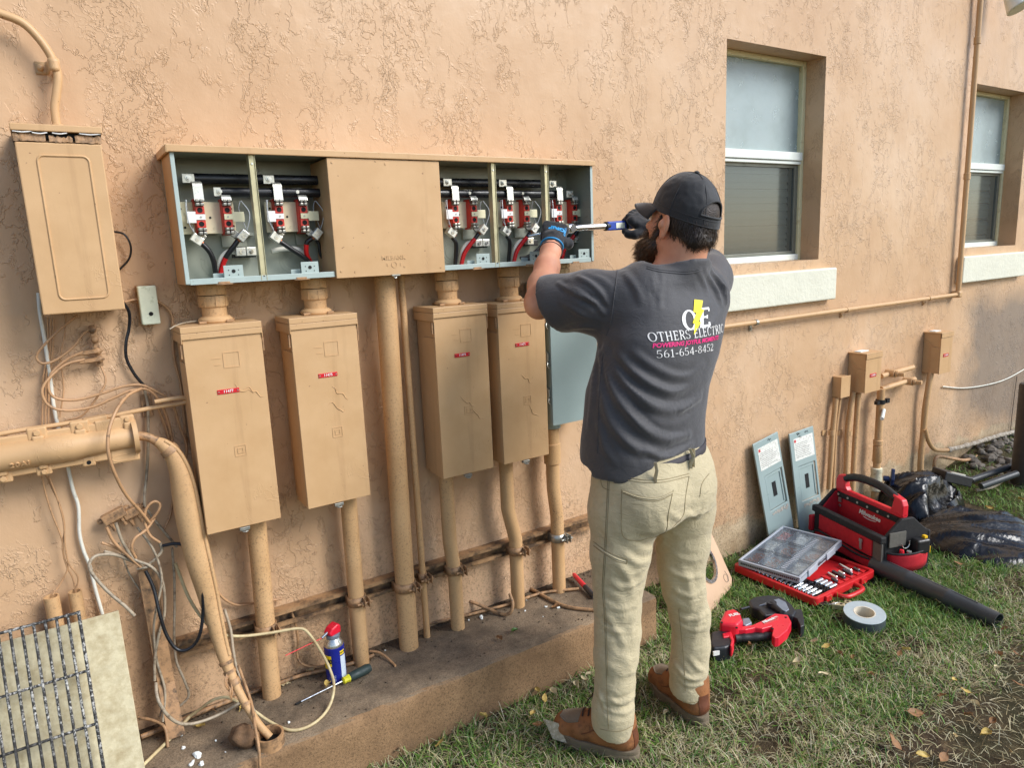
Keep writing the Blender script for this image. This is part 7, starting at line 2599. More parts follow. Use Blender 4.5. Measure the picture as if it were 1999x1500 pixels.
M['beardhair'] = simple('brown_beard_strands', lin(84, 58, 38), 0.45, 0, 0.45, 60)
M['nubuck'] = simple('brown_nubuck', lin(146, 94, 54), 0.75, 0, 0.18, 24, 0.3, 220, 0.003, lin(100, 62, 36), dscale=30, dth=(0.5, 0.7))
M['toecap'] = simple('grey_scuffed_toe', lin(126, 112, 94), 0.85, 0, 0.12, 40, 0.3, 240, 0.002)
M['heelpatch'] = simple('dark_heel_leather', lin(104, 58, 36), 0.55, 0, 0.15, 30, 0.2, 120, 0.002)
M['sole'] = simple('dusty_sole', lin(116, 102, 82), 0.85, 0, 0.15, 40, 0.3, 160, 0.002)
M['lace'] = simple('dark_brown_lace', lin(58, 38, 28), 0.7)
M['glove'] = mat_cloth('black_knit_glove', lin(26, 26, 29), 600, 0.15, 0.7, 0.25)
M['cyan'] = simple('cyan_print', lin(52, 150, 206), 0.5)
M['eye'] = simple('eye_white', lin(225, 220, 212), 0.25)
man = thing('person', 'man in black cap, charcoal shirt and khaki trousers working at the meter cabinet', 'person', (1.45, 1.52, 0.0))
# --- joints (metres)
LS, LE = np.array([1.385, 1.55, 1.405]), np.array([1.262, 1.790, 1.385])
LW = np.array(P(1077, 482, 1.945))
RS, RE_ = np.array([1.735, 1.53, 1.395]), np.array([1.945, 1.755, 1.470])
RW = np.array([1.895, 1.955, 1.590])
NB = np.array([1.575, 1.535, 1.455])
H0 = np.array([1.592, 1.505, 1.624])
HU = nrm([0.10, -0.25, 0.96])
HF = np.array([-0.14, 0.95, 0.28]); HF = nrm(HF - HU * (HF @ HU))
HR = np.cross(HF, HU)
def hd(r, f, u): return H0 + HR * r + HF * f + HU * u
HE = np.stack([HR, HF, HU])
LK, RK = 0.92, 0.89
legL = [((1.365, 1.505, 0.86), .112), ((1.345, 1.505, 0.765), .106), ((1.322, 1.50, 0.645), .095), ((1.313, 1.50, 0.563), .081), ((1.303, 1.495, 0.487), .074), ((1.296, 1.488, 0.407), .072), ((1.282, 1.482, 0.332), .069), ((1.272, 1.478, 0.235), .063), ((1.264, 1.478, 0.165), .066), ((1.264, 1.482, 0.118), .063), ((1.268, 1.484, 0.060), .062)]
legR = [((1.555, 1.505, 0.86), .112), ((1.585, 1.510, 0.72), .104), ((1.590, 1.505, 0.60), .093), ((1.578, 1.50, 0.523), .080), ((1.583, 1.494, 0.453), .074), ((1.605, 1.487, 0.352), .070), ((1.604, 1.482, 0.247), .066), ((1.592, 1.478, 0.175), .066), ((1.588, 1.478, 0.10), .063), ((1.588, 1.478, 0.055), .062)]
# --- body: one continuous surface from crown to ankles
F = Field((0.98, 1.36, -0.02), (2.06, 2.08, 1.80), 0.0055)
F.ell(hd(0, -0.004, 0.012), (0.074, 0.094, 0.096), HE, 0)
F.ell(hd(0, 0.040, -0.052), (0.058, 0.054, 0.074), HE, 0.02)
F.limb(hd(0.040, 0.02, -0.082), hd(0.0, 0.078, -0.112), 0.026, 0.024, 0.02).limb(hd(-0.040, 0.02, -0.082), hd(0.0, 0.078, -0.112), 0.026, 0.024, 0.02)
F.limb(hd(0, 0.092, -0.022), hd(0, 0.114, -0.056), 0.008, 0.013, 0.012)
for s in (-1, 1):
 F.limb(hd(0.012 * s, 0.089, -0.006), hd(0.040 * s, 0.080, -0.008), 0.013, 0.011, 0.015)
 F.ell(hd(0.031 * s, 0.096, -0.024), (0.015, 0.012, 0.010), HE, 0, 'sub')
 F.ell(hd(0.042 * s, 0.068, -0.05), (0.018, 0.018, 0.015), HE, 0.02)
 F.ell(hd(0.011 * s, 0.106, -0.060), (0.008, 0.009, 0.007), HE, 0.006)
F.limb(hd(-0.02, 0.094, -0.083), hd(0.02, 0.094, -0.083), 0.007, 0.007, 0.006)
F.limb(NB - np.array([0, 0, 0.05]), hd(0, -0.018, -0.075), 0.070, 0.062, 0.03)
F.limb(NB + np.array([0, -0.02, -0.05]), hd(0, -0.045, -0.055), 0.055, 0.052, 0.03)
F.sections([(0.80, 1.46, 1.50, .16, .105), (0.92, 1.46, 1.50, .15, .10), (1.08, 1.475, 1.515, .145, .10), (1.25, 1.52, 1.525, .165, .105), (1.36, 1.555, 1.53, .16, .095), (1.42, 1.565, 1.535, .11, .07)], 0.03)
F.limb(LS + np.array([0.06, -0.01, 0.02]), NB - np.array([0.03, 0, 0.02]), 0.055, 0.05, 0.04).limb(RS + np.array([-0.05, 0, 0.02]), NB + np.array([0.03, 0, -0.02]), 0.055, 0.05, 0.04)
F.chain([(LS + np.array([0.03, 0, 0]), .056), (LS * 0.5 + LE * 0.5, .050), (LE, .043)], 0.03)
d_ = nrm(LW - LE)
F.chain([(LE, .043), (LE + (LW - LE) * 0.28, .0465), (LE + (LW - LE) * 0.62, .039), (LE + (LW - LE) * 0.92, .0315), (LW + d_ * 0.03, .031)], 0.02)
F.ell(LE + np.array([-0.016, -0.016, -0.018]), (0.03, 0.03, 0.03), None, 0.03)
F.chain([(RS - np.array([0.03, 0, 0]), .056), (RS * 0.5 + RE_ * 0.5, .050), (RE_, .043)], 0.03)
F.chain([(RE_, .043), (RE_ + (RW - RE_) * 0.3, .044), (RE_ + (RW - RE_) * 0.9, .031), (RW, .031)], 0.02)
for L in (legL, legR):
 F.chain([(p, r * 0.72 if i < 6 else 0.034) for i, (p, r) in enumerate(L[:-1])], 0.03)
v, q = F.mesh()
q = orient(v, q)
v = smooth_v(v, q, 3)
body = skin_obj('body', v, q, M['skin'], man)
bodyBVH = BVHTree.FromPolygons(v.tolist(), q.tolist())
for s in (-1, 1):
 lo = hd(0.085 * s, 0, -0.03) - 0.06
 Fe = Field(lo, lo + 0.12, 0.0022)
 eo = nrm(HR * s * 0.94 + HF * 0.30)           # outward
 ef = nrm(np.cross(HU, eo)) * (1 if s > 0 else 1)
 ef = ef if ef @ HF > 0 else -ef
 Ee = np.stack([ef, eo, np.cross(ef, eo)])
 cE = hd(0.0825 * s, 0.000, -0.034)
 Fe.ell(cE, (0.0175, 0.0075, 0.032), Ee, 0)
 Fe.ell(cE - HU * 0.030 + ef * 0.002, (0.009, 0.006, 0.011), Ee, 0.008)
 Fe.ell(cE + eo * 0.009 + HU * 0.002 + ef * 0.001, (0.0115, 0.0065, 0.023), Ee, 0, 'sub')
 Fe.limb(cE + HU * 0.014 + eo * 0.001 - ef * 0.004, cE - HU * 0.012 + eo * 0.001 - ef * 0.009, 0.0032, 0.0032, 0.004)
 Fe.limb(cE + ef * 0.013 - HU * 0.004 + eo * 0.001, cE + ef * 0.013 - HU * 0.012, 0.0045, 0.004, 0.003)
 Fe.limb(cE + ef * 0.010, hd(0.066 * s, 0.012, -0.03), 0.014, 0.016, 0.008)
 ve, qe = Fe.mesh()
 qe = orient(ve, qe)
 ve = smooth_v(ve, qe, 2)
 skin_obj('ear', ve, qe, M['skin'], man)
 m = MB()
 m.ball(hd(0.031 * s, 0.084, -0.024), 0.0125, 14, 10)
 e = m.build('eye', M['eye'], man, smooth=80)
 m = MB()
 m.ball(hd(0.031 * s, 0.0915, -0.024), 0.0062, 12, 8)
 m.build('iris', M['hair'], e, smooth=80)
# --- hair: close shell behind and below the cap, strands over it
Fh = Field(hd(0, 0, 0) - 0.16, hd(0, 0, 0) + 0.16, 0.0045)
Fh.ell(hd(0, -0.012, -0.004), (0.079, 0.094, 0.102), HE, 0)
Fh.limb(hd(0.022, -0.066, -0.050), hd(0.016, -0.052, -0.096), 0.038, 0.026, 0.02).limb(hd(-0.022, -0.066, -0.050), hd(-0.016, -0.052, -0.096), 0.038, 0.026, 0.02)
Fh.plane(hd(0, 0.006, 0), HF)
Fh.plane(hd(0, -0.018, -0.055), nrm(HF * 0.75 - HU * 0.66))
vh_, qh_ = Fh.mesh()
qh_ = orient(vh_, qh_)
vh_ = smooth_v(vh_, qh_, 3)
hair = skin_obj('hair', vh_, qh_, M['hair'], man)
def strands(v, q, n, lmin, lmax, w, flow, name, mat, parent, sel, seed, lift=0.004, curl=0.3):
 """thin tapering strips lying along the surface"""
 rg = np.random.default_rng(seed)
 fc = v[q].mean(1)
 fn = np.cross(v[q[:, 2]] - v[q[:, 0]], v[q[:, 3]] - v[q[:, 1]])
 fn /= np.maximum(np.linalg.norm(fn, axis=1, keepdims=True), 1e-12)
 ok = np.where([sel(c, k) for c, k in zip(fc, fn)])[0]
 m = MB()
 for i in rg.choice(ok, n):
  p = fc[i] + rg.normal(0, 0.002, 3)
  nn = fn[i]
  fl = np.array(flow(p)) + rg.normal(0, curl, 3)
  fl = fl - nn * (fl @ nn) * 0.85
  fl /= np.linalg.norm(fl)
  L = rg.uniform(lmin, lmax)
  side = np.cross(fl, nn)
  side /= max(np.linalg.norm(side), 1e-9)
  bend = side * rg.normal(0, 0.25)
  pts = []
  for k, t in enumerate((0, 0.35, 0.7, 1.0)):
   c = p + fl * L * t + nn * lift * math.sin(t * 2.4) + bend * L * t * t
   ww = w * (1 - t) ** 0.7 + 0.0001
   pts.append((c - side * ww, c + side * ww))
  m.grid([list(a) for a in pts])
 o = m.build(name, mat, parent, smooth=180)
 o['kind'] = 'stuff'
 return o
strands(vh_, qh_, 2600, 0.012, 0.030, 0.0007, lambda p: -HU * 1.0 - HF * 0.25, 'hair_strands', M['hairs'], hair, lambda c, k: (c - H0) @ HU < 0.0 and (c - H0) @ HF < 0.03, 5)
# --- beard
Fb = Field(hd(0, 0.05, -0.12) - 0.14, hd(0, 0.05, -0.12) + 0.14, 0.0045)
Fb.ell(hd(0, 0.080, -0.118), (0.046, 0.036, 0.040), HE, 0)
Fb.ell(hd(0, 0.096, -0.146), (0.033, 0.027, 0.040), HE, 0.03)
for s in (-1, 1):
 Fb.limb(hd(0.052 * s, 0.026, -0.060), hd(0.046 * s, 0.040, -0.098), 0.012, 0.019, 0.015).limb(hd(0.046 * s, 0.040, -0.098), hd(0.02 * s, 0.085, -0.122), 0.019, 0.030, 0.02)
 Fb.limb(hd(0.062 * s, 0.030, -0.012), hd(0.055 * s, 0.032, -0.06), 0.008, 0.014, 0.012)
 Fb.limb(hd(0.022 * s, 0.094, -0.088), hd(0.004 * s, 0.104, -0.070), 0.010, 0.007, 0.01)
vb, qb = Fb.mesh()
qb = orient(vb, qb)
vb = smooth_v(vb, qb, 2)
vb = crumple(vb, qb, 0.004, 60)
beard = skin_obj('beard', vb, qb, M['hair'], man)
strands(vb, qb, 3200, 0.014, 0.036, 0.0007, lambda p: -HU * 0.9 + HF * 0.5, 'beard_strands', M['beardhair'], beard, lambda c, k: True, 8, 0.003, 0.4)
# --- cap
cap = None
AX = (0.0835, 0.108, 0.118)
C0 = hd(0, -0.004, 0.004)
def capp(az, el, k=1.0):
 """az 0 = forward, + to his right; el in radians from the rim"""
 ce = math.cos(el) ** 0.86
 r = HR * AX[0] * math.sin(az) * ce + HF * AX[1] * math.cos(az) * ce + HU * AX[2] * math.sin(el) ** 0.95
 return C0 + r * k - HU * (0.010 - 0.012 * math.cos(az)) * math.cos(el)
A0 = math.radians(39)
def arch(da):
 """height (el) of the opening's edge at azimuth offset da from the back"""
 t = da / A0
 return 0.24 + 0.40 * max(0.0, 1 - t * t) ** 0.55
na, ne = 160, 40
m = MB()
P_ = [[capp(2 * math.pi * i / na, max(0.0, (math.pi / 2) * j / ne)) for i in range(na)] for j in range(ne)]
vs = [p for r in P_ for p in r] + [capp(0, math.pi / 2)]
fs = []
for j in range(ne):
 for i in range(na):
  az = 2 * math.pi * (i + 0.5) / na
  el = (math.pi / 2) * (j + 0.5) / ne
  da = abs(az - math.pi)
  if da < A0 and 0.24 < el < arch(da): continue
  i2 = (i + 1) % na
  if j < ne - 1: fs.append((j * na + i, j * na + i2, (j + 1) * na + i2, (j + 1) * na + i))
  else: fs.append((j * na + i, j * na + i2, len(vs) - 1))
m.add(vs, fs)
vv = np.array(m.v)
for i, p in enumerate(vv):
 u = (p - C0) @ HU
 vv[i] = p + nrm(p - C0) * (0.0022 * mnoise.noise(Vector(p) * 26) + 0.0012 * mnoise.noise(Vector(p) * 70)) * (1 if u > 0.01 else 0.3)
m.v = [tuple(p) for p in vv]
m.f = [tuple(reversed(f)) for f in m.f]
cap = m.build('cap', M['capcloth'], man, smooth=80)
sd = cap.modifiers.new('thick', 'SOLIDIFY')
sd.thickness = 0.002
sd.offset = -1
m = MB()
ap = [capp(math.pi + da, arch(da), 1.004) for da in np.linspace(-A0, A0, 40)]
ap += [capp(math.pi + da, 0.24, 1.004) for da in np.linspace(A0, -A0, 30)]
m.tube(ap + ap[:1], 0.0032, 7, caps=False)
m.build('opening_trim', M['capcloth'], cap, smooth=60)
for k in range(6):
 az = math.pi / 6 + k * math.pi / 3
 m = MB()
 m.tube([capp(az, e, 1.002) for e in np.linspace(0.02, math.pi / 2 - 0.02, 24)], 0.0013, 5)
 m.build('panel_seam', M['capcloth'], cap, smooth=60)
m = MB()
m.tube([capp(2 * math.pi * i / 60, 0.02, 1.004) for i in range(61)], 0.0018, 6, caps=False)
m.tube([capp(2 * math.pi * i / 60, 0.165, 1.003) for i in range(61)], 0.0009, 5, caps=False)
m.build('rim_stitching', M['capcloth'], cap, smooth=60)
m = MB()
m.ball(capp(0, math.pi / 2, 1.01), (0.0085, 0.0085, 0.005), 12, 8, HE)
m.build('button', M['capcloth'], cap, smooth=80)
m = MB()
rows = []
for j in range(9):
 t = j / 8
 row = []
 for i in range(25):
  a = math.radians(-62 + 124 * i / 24)
  base = capp(a, 0.03, 1.0)
  L = 0.074 * math.cos(a * 1.22) ** 0.8 if abs(a * 1.22) < math.pi / 2 else 0.002
  p = base + HF * L * t - HU * (0.012 * t * t + 0.030 * (math.sin(a) ** 2) * t)
  row.append(tuple(p))
 rows.append(row)
m.grid(rows)
br = m.build('brim', M['capcloth'], cap, smooth=80)
sd = br.modifiers.new('thick', 'SOLIDIFY')
sd.thickness = 0.0035
sd.offset = 0
# --- shirt
F = Field((0.98, 1.28, 0.76), (2.06, 1.92, 1.56), 0.006)
F.sections([(0.78, 1.440, 1.530, .205, .150), (0.90, 1.440, 1.530, .203, .150), (0.97, 1.442, 1.528, .200, .148), (1.03, 1.447, 1.527, .197, .146), (1.12, 1.462, 1.527, .196, .146), (1.21, 1.500, 1.528, .200, .146), (1.29, 1.527, 1.530, .205, .142), (1.36, 1.552, 1.534, .196, .125), (1.42, 1.567, 1.536, .15, .10), (1.468, 1.573, 1.535, .105, .096)], 0, 2.3)
F.limb(LS + np.array([0.10, -0.01, 0.020]), NB + np.array([-0.04, -0.006, -0.030]), 0.066, 0.062, 0.05)
F.limb(RS + np.array([-0.09, -0.005, 0.015]), NB + np.array([0.04, -0.006, -0.032]), 0.066, 0.060, 0.05)
SL = LS + (LE - LS) * 0.80
F.chain([(LS + np.array([0.055, -0.015, -0.010]), .078), (LS + (LE - LS) * 0.40 + np.array([0, 0, -.010]), .0735), (SL + np.array([0, 0, -.010]), .0700), (LE + (LE - LS) * 0.1, .069)], 0.05, ((0, 0, 1), 1.10))
F.plane(SL + nrm(LE - LS) * 0.012, nrm((LE - LS) + np.array([0.03, 0.02, -0.09])), 'max', LE - 0.14, LE + np.array([0.10, 0.14, 0.14]))
F.chain([(SL - (LE - LS) * 0.12, .050), (LE + (LE - LS) * 0.3, .064)], 0, ((0, 0, 1), 1.10), 'sub')
SR = RS + (RE_ - RS) * 0.72
F.chain([(RS + np.array([-0.05, -0.005, -0.010]), .080), (RS + (RE_ - RS) * 0.40, .073), (SR, .070), (RE_ + (RE_ - RS) * 0.1, .068)], 0.05)
F.plane(SR, nrm(RE_ - RS), 'max', RE_ - 0.13, RE_ + 0.14)
F.chain([(SR - (RE_ - RS) * 0.15, .050), (RE_ + (RE_ - RS) * 0.3, .062)], 0, None, 'sub')
for dr, op_ in ((.0135, 'add'), (.0045, 'sub')):
 if op_ == 'sub': F.plane(NB + np.array([0, -0.06, 0.034]), nrm([0.02, 0.24, 1.0]), 'max', NB - 0.115, NB + 0.115)
 F.limb(NB - np.array([0, 0, 0.05 if op_ == 'add' else -0.01]), hd(0, -0.018, -0.075), .070 + dr, .062 + dr, .03, None, op_)
 F.limb(NB + np.array([0, -0.02, -0.05 if op_ == 'add' else 0.0]), hd(0, -0.045, -0.055), .055 + dr, .052 + dr, .03, None, op_)
def hem_z(x, y):
 """height of the hem round the body: rides up over the right hip"""
 s = (x - 1.44) / 0.2
 b = (y - 1.53) / 0.15
 return 0.900 + 0.008 * s + 0.050 * max(s, 0) ** 1.5 - 0.014 * max(-b, 0) + 0.018 * max(b, 0) + (0.016 * max(-s, 0) if b > 0 else 0)
sl, p = F._sub(F.lo, (1.75, 1.80, 1.06))
s_ = (p[..., 0] - 1.44) / 0.2
b_ = (p[..., 1] - 1.53) / 0.15
hz_ = 0.900 + 0.008 * s_ + 0.050 * np.maximum(s_, 0) ** 1.5 - 0.014 * np.maximum(-b_, 0) + 0.018 * np.maximum(b_, 0) + np.where(b_ > 0, 0.016 * np.maximum(-s_, 0), 0)
F.d[sl] = np.maximum(F.d[sl], (hz_ - p[..., 2]).astype(np.float32))
F.sections([(0.70, 1.440, 1.53, .196, .141), (0.90, 1.440, 1.53, .194, .141), (0.98, 1.442, 1.528, .17, .12)], 0, 2.3, 'sub')
v, q = F.mesh()
q = orient(v, q)
v = smooth_v(v, q, 4)
SH_F = [
 ([(1172, 690), (1188, 740), (1215, 790), (1255, 835), (1300, 858), (1345, 850)], .0075, .013),
 ([(1178, 680), (1200, 725), (1235, 765), (1280, 795), (1325, 800), (1368, 770)], .0075, .013),
 ([(1200, 690), (1235, 725), (1275, 752), (1320, 765), (1362, 742)], .0055, .012),
 ([(1172, 760), (1185, 810), (1210, 850), (1250, 880), (1295, 885)], .0060, .013),
 ([(1240, 690), (1275, 715), (1310, 732), (1345, 735), (1372, 715)], .0040, .011),
 ([(1330, 800), (1350, 790), (1368, 778)], .0060, .010),
 ([(1262, 880), (1290, 892), (1325, 885), (1352, 868)], .0050, .009),
 ([(1255, 905), (1290, 898), (1330, 880), (1362, 858)], .0040, .008),
 ([(1168, 830), (1180, 875), (1200, 905)], .0040, .010),
 ([(1272, 528), (1280, 550), (1284, 580)], .0040, .008),
 ([(1258, 525), (1268, 545), (1272, 565)], .0030, .007),
 ([(1290, 530), (1292, 560), (1288, 600)], .0030, .008),
 ([(1218, 530), (1240, 560), (1252, 590)], .0040, .010),
 ([(1378, 530), (1398, 560), (1408, 590)], .0065, .009),
 ([(1392, 532), (1414, 560), (1420, 590)], .0065, .008),
 ([(1365, 530), (1378, 556), (1384, 590)], .0040, .009),
 ([(1405, 600), (1395, 625), (1380, 645)], .0030, .010),
 ([(1090, 552), (1110, 566), (1135, 580), (1165, 590)], .0055, .007),
 ([(1108, 556), (1135, 572), (1160, 590), (1178, 612)], .0050, .007),
 ([(1128, 540), (1150, 552), (1170, 570), (1182, 590)], .0045, .008),
 ([(1095, 590), (1120, 606), (1150, 622)], .0035, .008),
 ([(1108, 645), (1135, 640), (1165, 640)], .0035, .008),
 ([(1150, 535), (1175, 545), (1195, 560)], .003, .008),
 ([(1100, 560), (1124, 574), (1152, 586), (1170, 596)], .0034, .0045),
 ([(1118, 548), (1144, 562), (1166, 582), (1178, 602)], .0030, .0045),
 ([(1180, 700), (1205, 752), (1240, 800), (1285, 842), (1335, 852)], .0030, .006),
 ([(1205, 720), (1245, 768), (1295, 790), (1350, 784)], .0026, .006),
 ([(1270, 888), (1300, 895), (1335, 880)], .003, .0045),
 ([(1385, 532), (1404, 558), (1414, 588)], .0036, .0045),
 ([(1264, 524), (1274, 548), (1278, 575)], .0022, .0045),
 ([(1166, 668), (1170, 710), (1172, 760)], .0045, .009),
 ([(1160, 690), (1156, 760), (1150, 830)], .0040, .012),
]
v = folds(v, q, SH_F, 1.35)
v = crumple(v, q, 0.0024, 11)
v = crumple(v, q, 0.0009, 34, 4)
v = smooth_v(v, q, 1)
shirt = skin_obj('shirt', v, q, M['shirt'], man)
shBVH = BVHTree.FromPolygons(v.tolist(), q.tolist())
def on_cloth(bv, u, w, lift=0.001):
 d = ray(u, w)
 d = d / np.linalg.norm(d)
 h = bv.ray_cast(Vector(EYE), Vector(d))
 if h[0] is None: return None
 n = np.array(h[1])
 if n @ d > 0: n = -n
 return np.array(h[0]) + n * lift
def seam(bv, pix, r, name, mat, par, n=6, lift=0.0006):
 pts = [on_cloth(bv, a, b, lift) for a, b in [(p[0], p[1]) for p in spl([(p[0], p[1], 0) for p in pix], n)]]
 pts = [p for p in pts if p is not None]
 ok = [pts[0]]
 for p in pts[1:]:
  if np.linalg.norm(p - ok[-1]) < 0.06: ok.append(p)
 if len(ok) < 2: return
 m = MB()
 m.tube(ok, r, 5)
 return m.build(name, M[mat], par, smooth=60)
seam(shBVH, [(1206, 524), (1203, 550), (1199, 580), (1196, 605), (1192, 630), (1184, 655)], 0.0014, 'sleeve_seam', 'shirt', shirt)
seam(shBVH, [(1178, 690), (1172, 740), (1169, 790), (1168, 840), (1166, 885)], 0.0012, 'side_seam', 'shirt', shirt)
seam(shBVH, [(1262, 524), (1280, 529), (1300, 532), (1325, 534), (1350, 533), (1366, 529), (1376, 524)], 0.0014, 'collar_seam', 'shirt', shirt)
seam(shBVH, [(1262, 520), (1280, 525), (1300, 528), (1325, 530), (1350, 529), (1366, 525), (1376, 520)], 0.0008, 'collar_seam', 'shirt', shirt)
# --- print on the back
M['pink'] = simple('pink_print', lin(232, 40, 122), 0.6)
M['yellowprint'] = simple('yellow_print', lin(252, 226, 20), 0.6)
GLY = {  # strokes: (x0,y0,x1,y1,width) in a unit em; curves as polylines
 'O': (0.92, [('arc', .46, .5, .38, .47, 0, 360, .15)]),
 'T': (0.80, [(.4, 0, .4, 1, .15), (.04, .95, .76, .95, .08), (.06, .95, .06, .78, .06), (.74, .95, .74, .78, .06), (.24, .03, .56, .03, .06)]),
 'H': (0.92, [(.2, 0, .2, 1, .15), (.72, 0, .72, 1, .15), (.2, .52, .72, .52, .07), (.06, .03, .34, .03, .06), (.58, .03, .86, .03, .06), (.06, .97, .34, .97, .06), (.58, .97, .86, .97, .06)]),
 'E': (0.76, [(.2, 0, .2, 1, .15), (.06, .96, .66, .96, .08), (.06, .04, .68, .04, .08), (.2, .52, .54, .52, .07), (.64, .96, .64, .80, .06), (.66, .04, .66, .22, .06), (.54, .62, .54, .42, .06)]),
 'R': (0.86, [(.2, 0, .2, 1, .15), (.06, .03, .34, .03, .06), (.06, .97, .45, .97, .07), ('arc', .42, .74, .26, .235, 90, -90, .12), (.2, .50, .42, .50, .07), (.44, .50, .76, .03, .14), (.66, .03, .86, .03, .06)]),
 'S': (0.70, [('arc', .34, .74, .24, .23, 30, 270, .12), ('arc', .36, .26, .26, .23, 90, -150, .12), (.56, .96, .56, .78, .06), (.10, .04, .10, .22, .06)]),
 'L': (0.72, [(.2, 0, .2, 1, .15), (.06, .97, .34, .97, .06), (.06, .04, .66, .04, .08), (.64, .04, .64, .24, .06)]),
 'C': (0.84, [('arc', .46, .5, .38, .47, 42, 318, .14), (.76, .95, .76, .74, .06)]),
 'I': (0.42, [(.21, 0, .21, 1, .15), (.06, .03, .36, .03, .06), (.06, .97, .36, .97, .06)]),
 '5': (0.66, [(.14, .95, .56, .95, .09), (.16, .95, .13, .55, .07), ('arc', .30, .32, .26, .29, 110, -150, .11)]),
 '6': (0.68, [('arc', .34, .30, .24, .27, 0, 360, .11), ('arc', .52, .42, .42, .55, 100, 185, .11)]),
 '1': (0.52, [(.28, 0, .28, 1, .13), (.28, .95, .10, .84, .07), (.10, .03, .46, .03, .06)]),
 '4': (0.70, [(.50, 0, .50, 1, .12), (.50, .96, .08, .30, .07), (.06, .28, .66, .28, .08), (.36, .03, .64, .03, .05)]),
 '8': (0.68, [('arc', .34, .75, .20, .21, 0, 360, .10), ('arc', .34, .27, .25, .25, 0, 360, .11)]),
 '2': (0.66, [('arc', .32, .70, .22, .26, 170, -40, .11), (.49, .56, .10, .06, .09), (.06, .05, .58, .05, .10), (.57, .05, .57, .2, .06)]),
 '-': (0.44, [(.06, .40, .38, .40, .10)]), ' ': (0.40, []),
}
BW = 1.0
def stroke_text(s, height, shear=0.0, gap=0.06):
 """slab-serif lettering as flat quads, centred on x; returns verts (x, y) and faces"""
 vs, fs = [], []
 x = 0.0
 for ch in s:
  w, st = GLY[ch]
  for q_ in st:
   if q_[0] == 'arc':
    _, cx, cy, rx, ry, a0, a1, wd = q_
    n = max(6, int(abs(a1 - a0) / 16))
    b = len(vs)
    for k in range(n + 1):
     a = math.radians(a0 + (a1 - a0) * k / n)
     ww = BW * wd * (0.45 + 0.55 * abs(math.cos(a)))
     ca, sa = math.cos(a), math.sin(a)
     vs.append((x + cx + (rx + ww / 2) * ca, cy + (ry + ww * 0.25) * sa))
     vs.append((x + cx + (rx - ww / 2) * ca, cy + (ry - ww * 0.45) * sa))
    fs += [(b + 2 * k, b + 2 * k + 1, b + 2 * k + 3, b + 2 * k + 2) for k in range(n)]
   else:
    x0, y0, x1, y1, wd = q_
    d = np.array([x1 - x0, y1 - y0])
    d /= np.linalg.norm(d)
    nn = np.array([-d[1], d[0]]) * wd * BW / 2
    n = 3
    b = len(vs)
    for k in range(n + 1):
     c = np.array([x0 + (x1 - x0) * k / n + x, y0 + (y1 - y0) * k / n])
     vs.append(tuple(c + nn)); vs.append(tuple(c - nn))
    fs += [(b + 2 * k, b + 2 * k + 1, b + 2 * k + 3, b + 2 * k + 2) for k in range(n)]
  x += w + gap
 vs = [((a - x / 2 + shear * b) * height, (b - 0.5) * height) for a, b in vs]
 return vs, fs
def print_on_back(vs, fs, cx, cz, mat, name, lift=0.0016, rise=0.0):
 """lay flat artwork on the shirt's back (cast along +Y)"""
 out = []
 for a, b in vs:
  h = shBVH.ray_cast(Vector((cx + a, 0.9, cz + b + rise * a)), Vector((0, 1, 0)))
  n = h[1] if h[0] is not None else None
  if h[0] is None: out.append((cx + a, 1.55, cz + b)); continue
  if n.y > 0: n = -n
  out.append(tuple(h[0] + n * lift))
 ok = [f for f in fs if max(out[i][1] for i in f) < 1.53]
 m = MB()
 m.add(out, ok)
 return m.build(name, M[mat], shirt)
def bezel_text(s, size, shear, bold, spacing=1.0):
 q = MB()
 text_mb(s, (0, 0, 0), (1, 0, 0), (0, 1, 0), size, 0.0, bold=bold, shear=shear, mb=q, spacing=spacing)
 return [(a, b) for a, b, _ in q.v], q.f
def oc(u, w): return on_cloth(shBVH, u, w)
def fit(vs, x0, x1, frac=1.0):
 """scale artwork so that its first `frac` spans x0..x1"""
 lo, hi = min(a for a, b in vs), max(a for a, b in vs)
 k = (x1 - x0) / ((hi - lo) * frac)
 return [(x0 + (a - lo) * k, b) for a, b in vs]
vs, fs = stroke_text('OTHERS ELECTRIC', 0.0255)
print_on_back(fit(vs, oc(1264, 656)[0], oc(1398, 652)[0], 0.84), fs, 0, oc(1325, 655)[2], 'white', 'name_print')
vs, fs = stroke_text('561-654-8452', 0.0215)
print_on_back(fit(vs, oc(1281, 688)[0], oc(1391, 684)[0]), fs, 0, oc(1330, 688)[2], 'white', 'phone_print')
vs, fs = bezel_text('POWERING JOYFUL MOMENTS', 0.017, 0.25, 0.0006, 1.0)
print_on_back(fit(vs, oc(1273, 674)[0], oc(1396, 668)[0], 0.93), fs, 0, oc(1325, 672)[2], 'pink', 'slogan_print')
xl, zl = oc(1358, 624)[0], oc(1358, 624)[2]
BW = 1.5
vs, fs = stroke_text('O', 0.056, 0.12)
print_on_back(fit(vs, oc(1331, 626)[0], oc(1360, 625)[0]), fs, 0, zl, 'white', 'monogram_letter')
vs, fs = stroke_text('E', 0.052, 0.20)
print_on_back(fit(vs, oc(1362, 624)[0], oc(1388, 623)[0]), fs, 0, zl + 0.002, 'white', 'monogram_letter')
BW = 1.0
bolt = [(0.004, 0.052), (0.030, 0.046), (0.016, 0.022), (0.024, 0.018), (-0.002, -0.014), (0.004, -0.018), (-0.026, -0.052), (-0.016, -0.020), (-0.022, -0.016), (-0.004, 0.012), (-0.012, 0.016)]
bt2 = []
n_ = len(bolt)
c_ = (0.0, 0.0)
bf = [(0, 1, 2, 10), (10, 2, 9), (2, 3, 4, 9), (9, 4, 8), (8, 4, 5, 7), (7, 5, 6)]
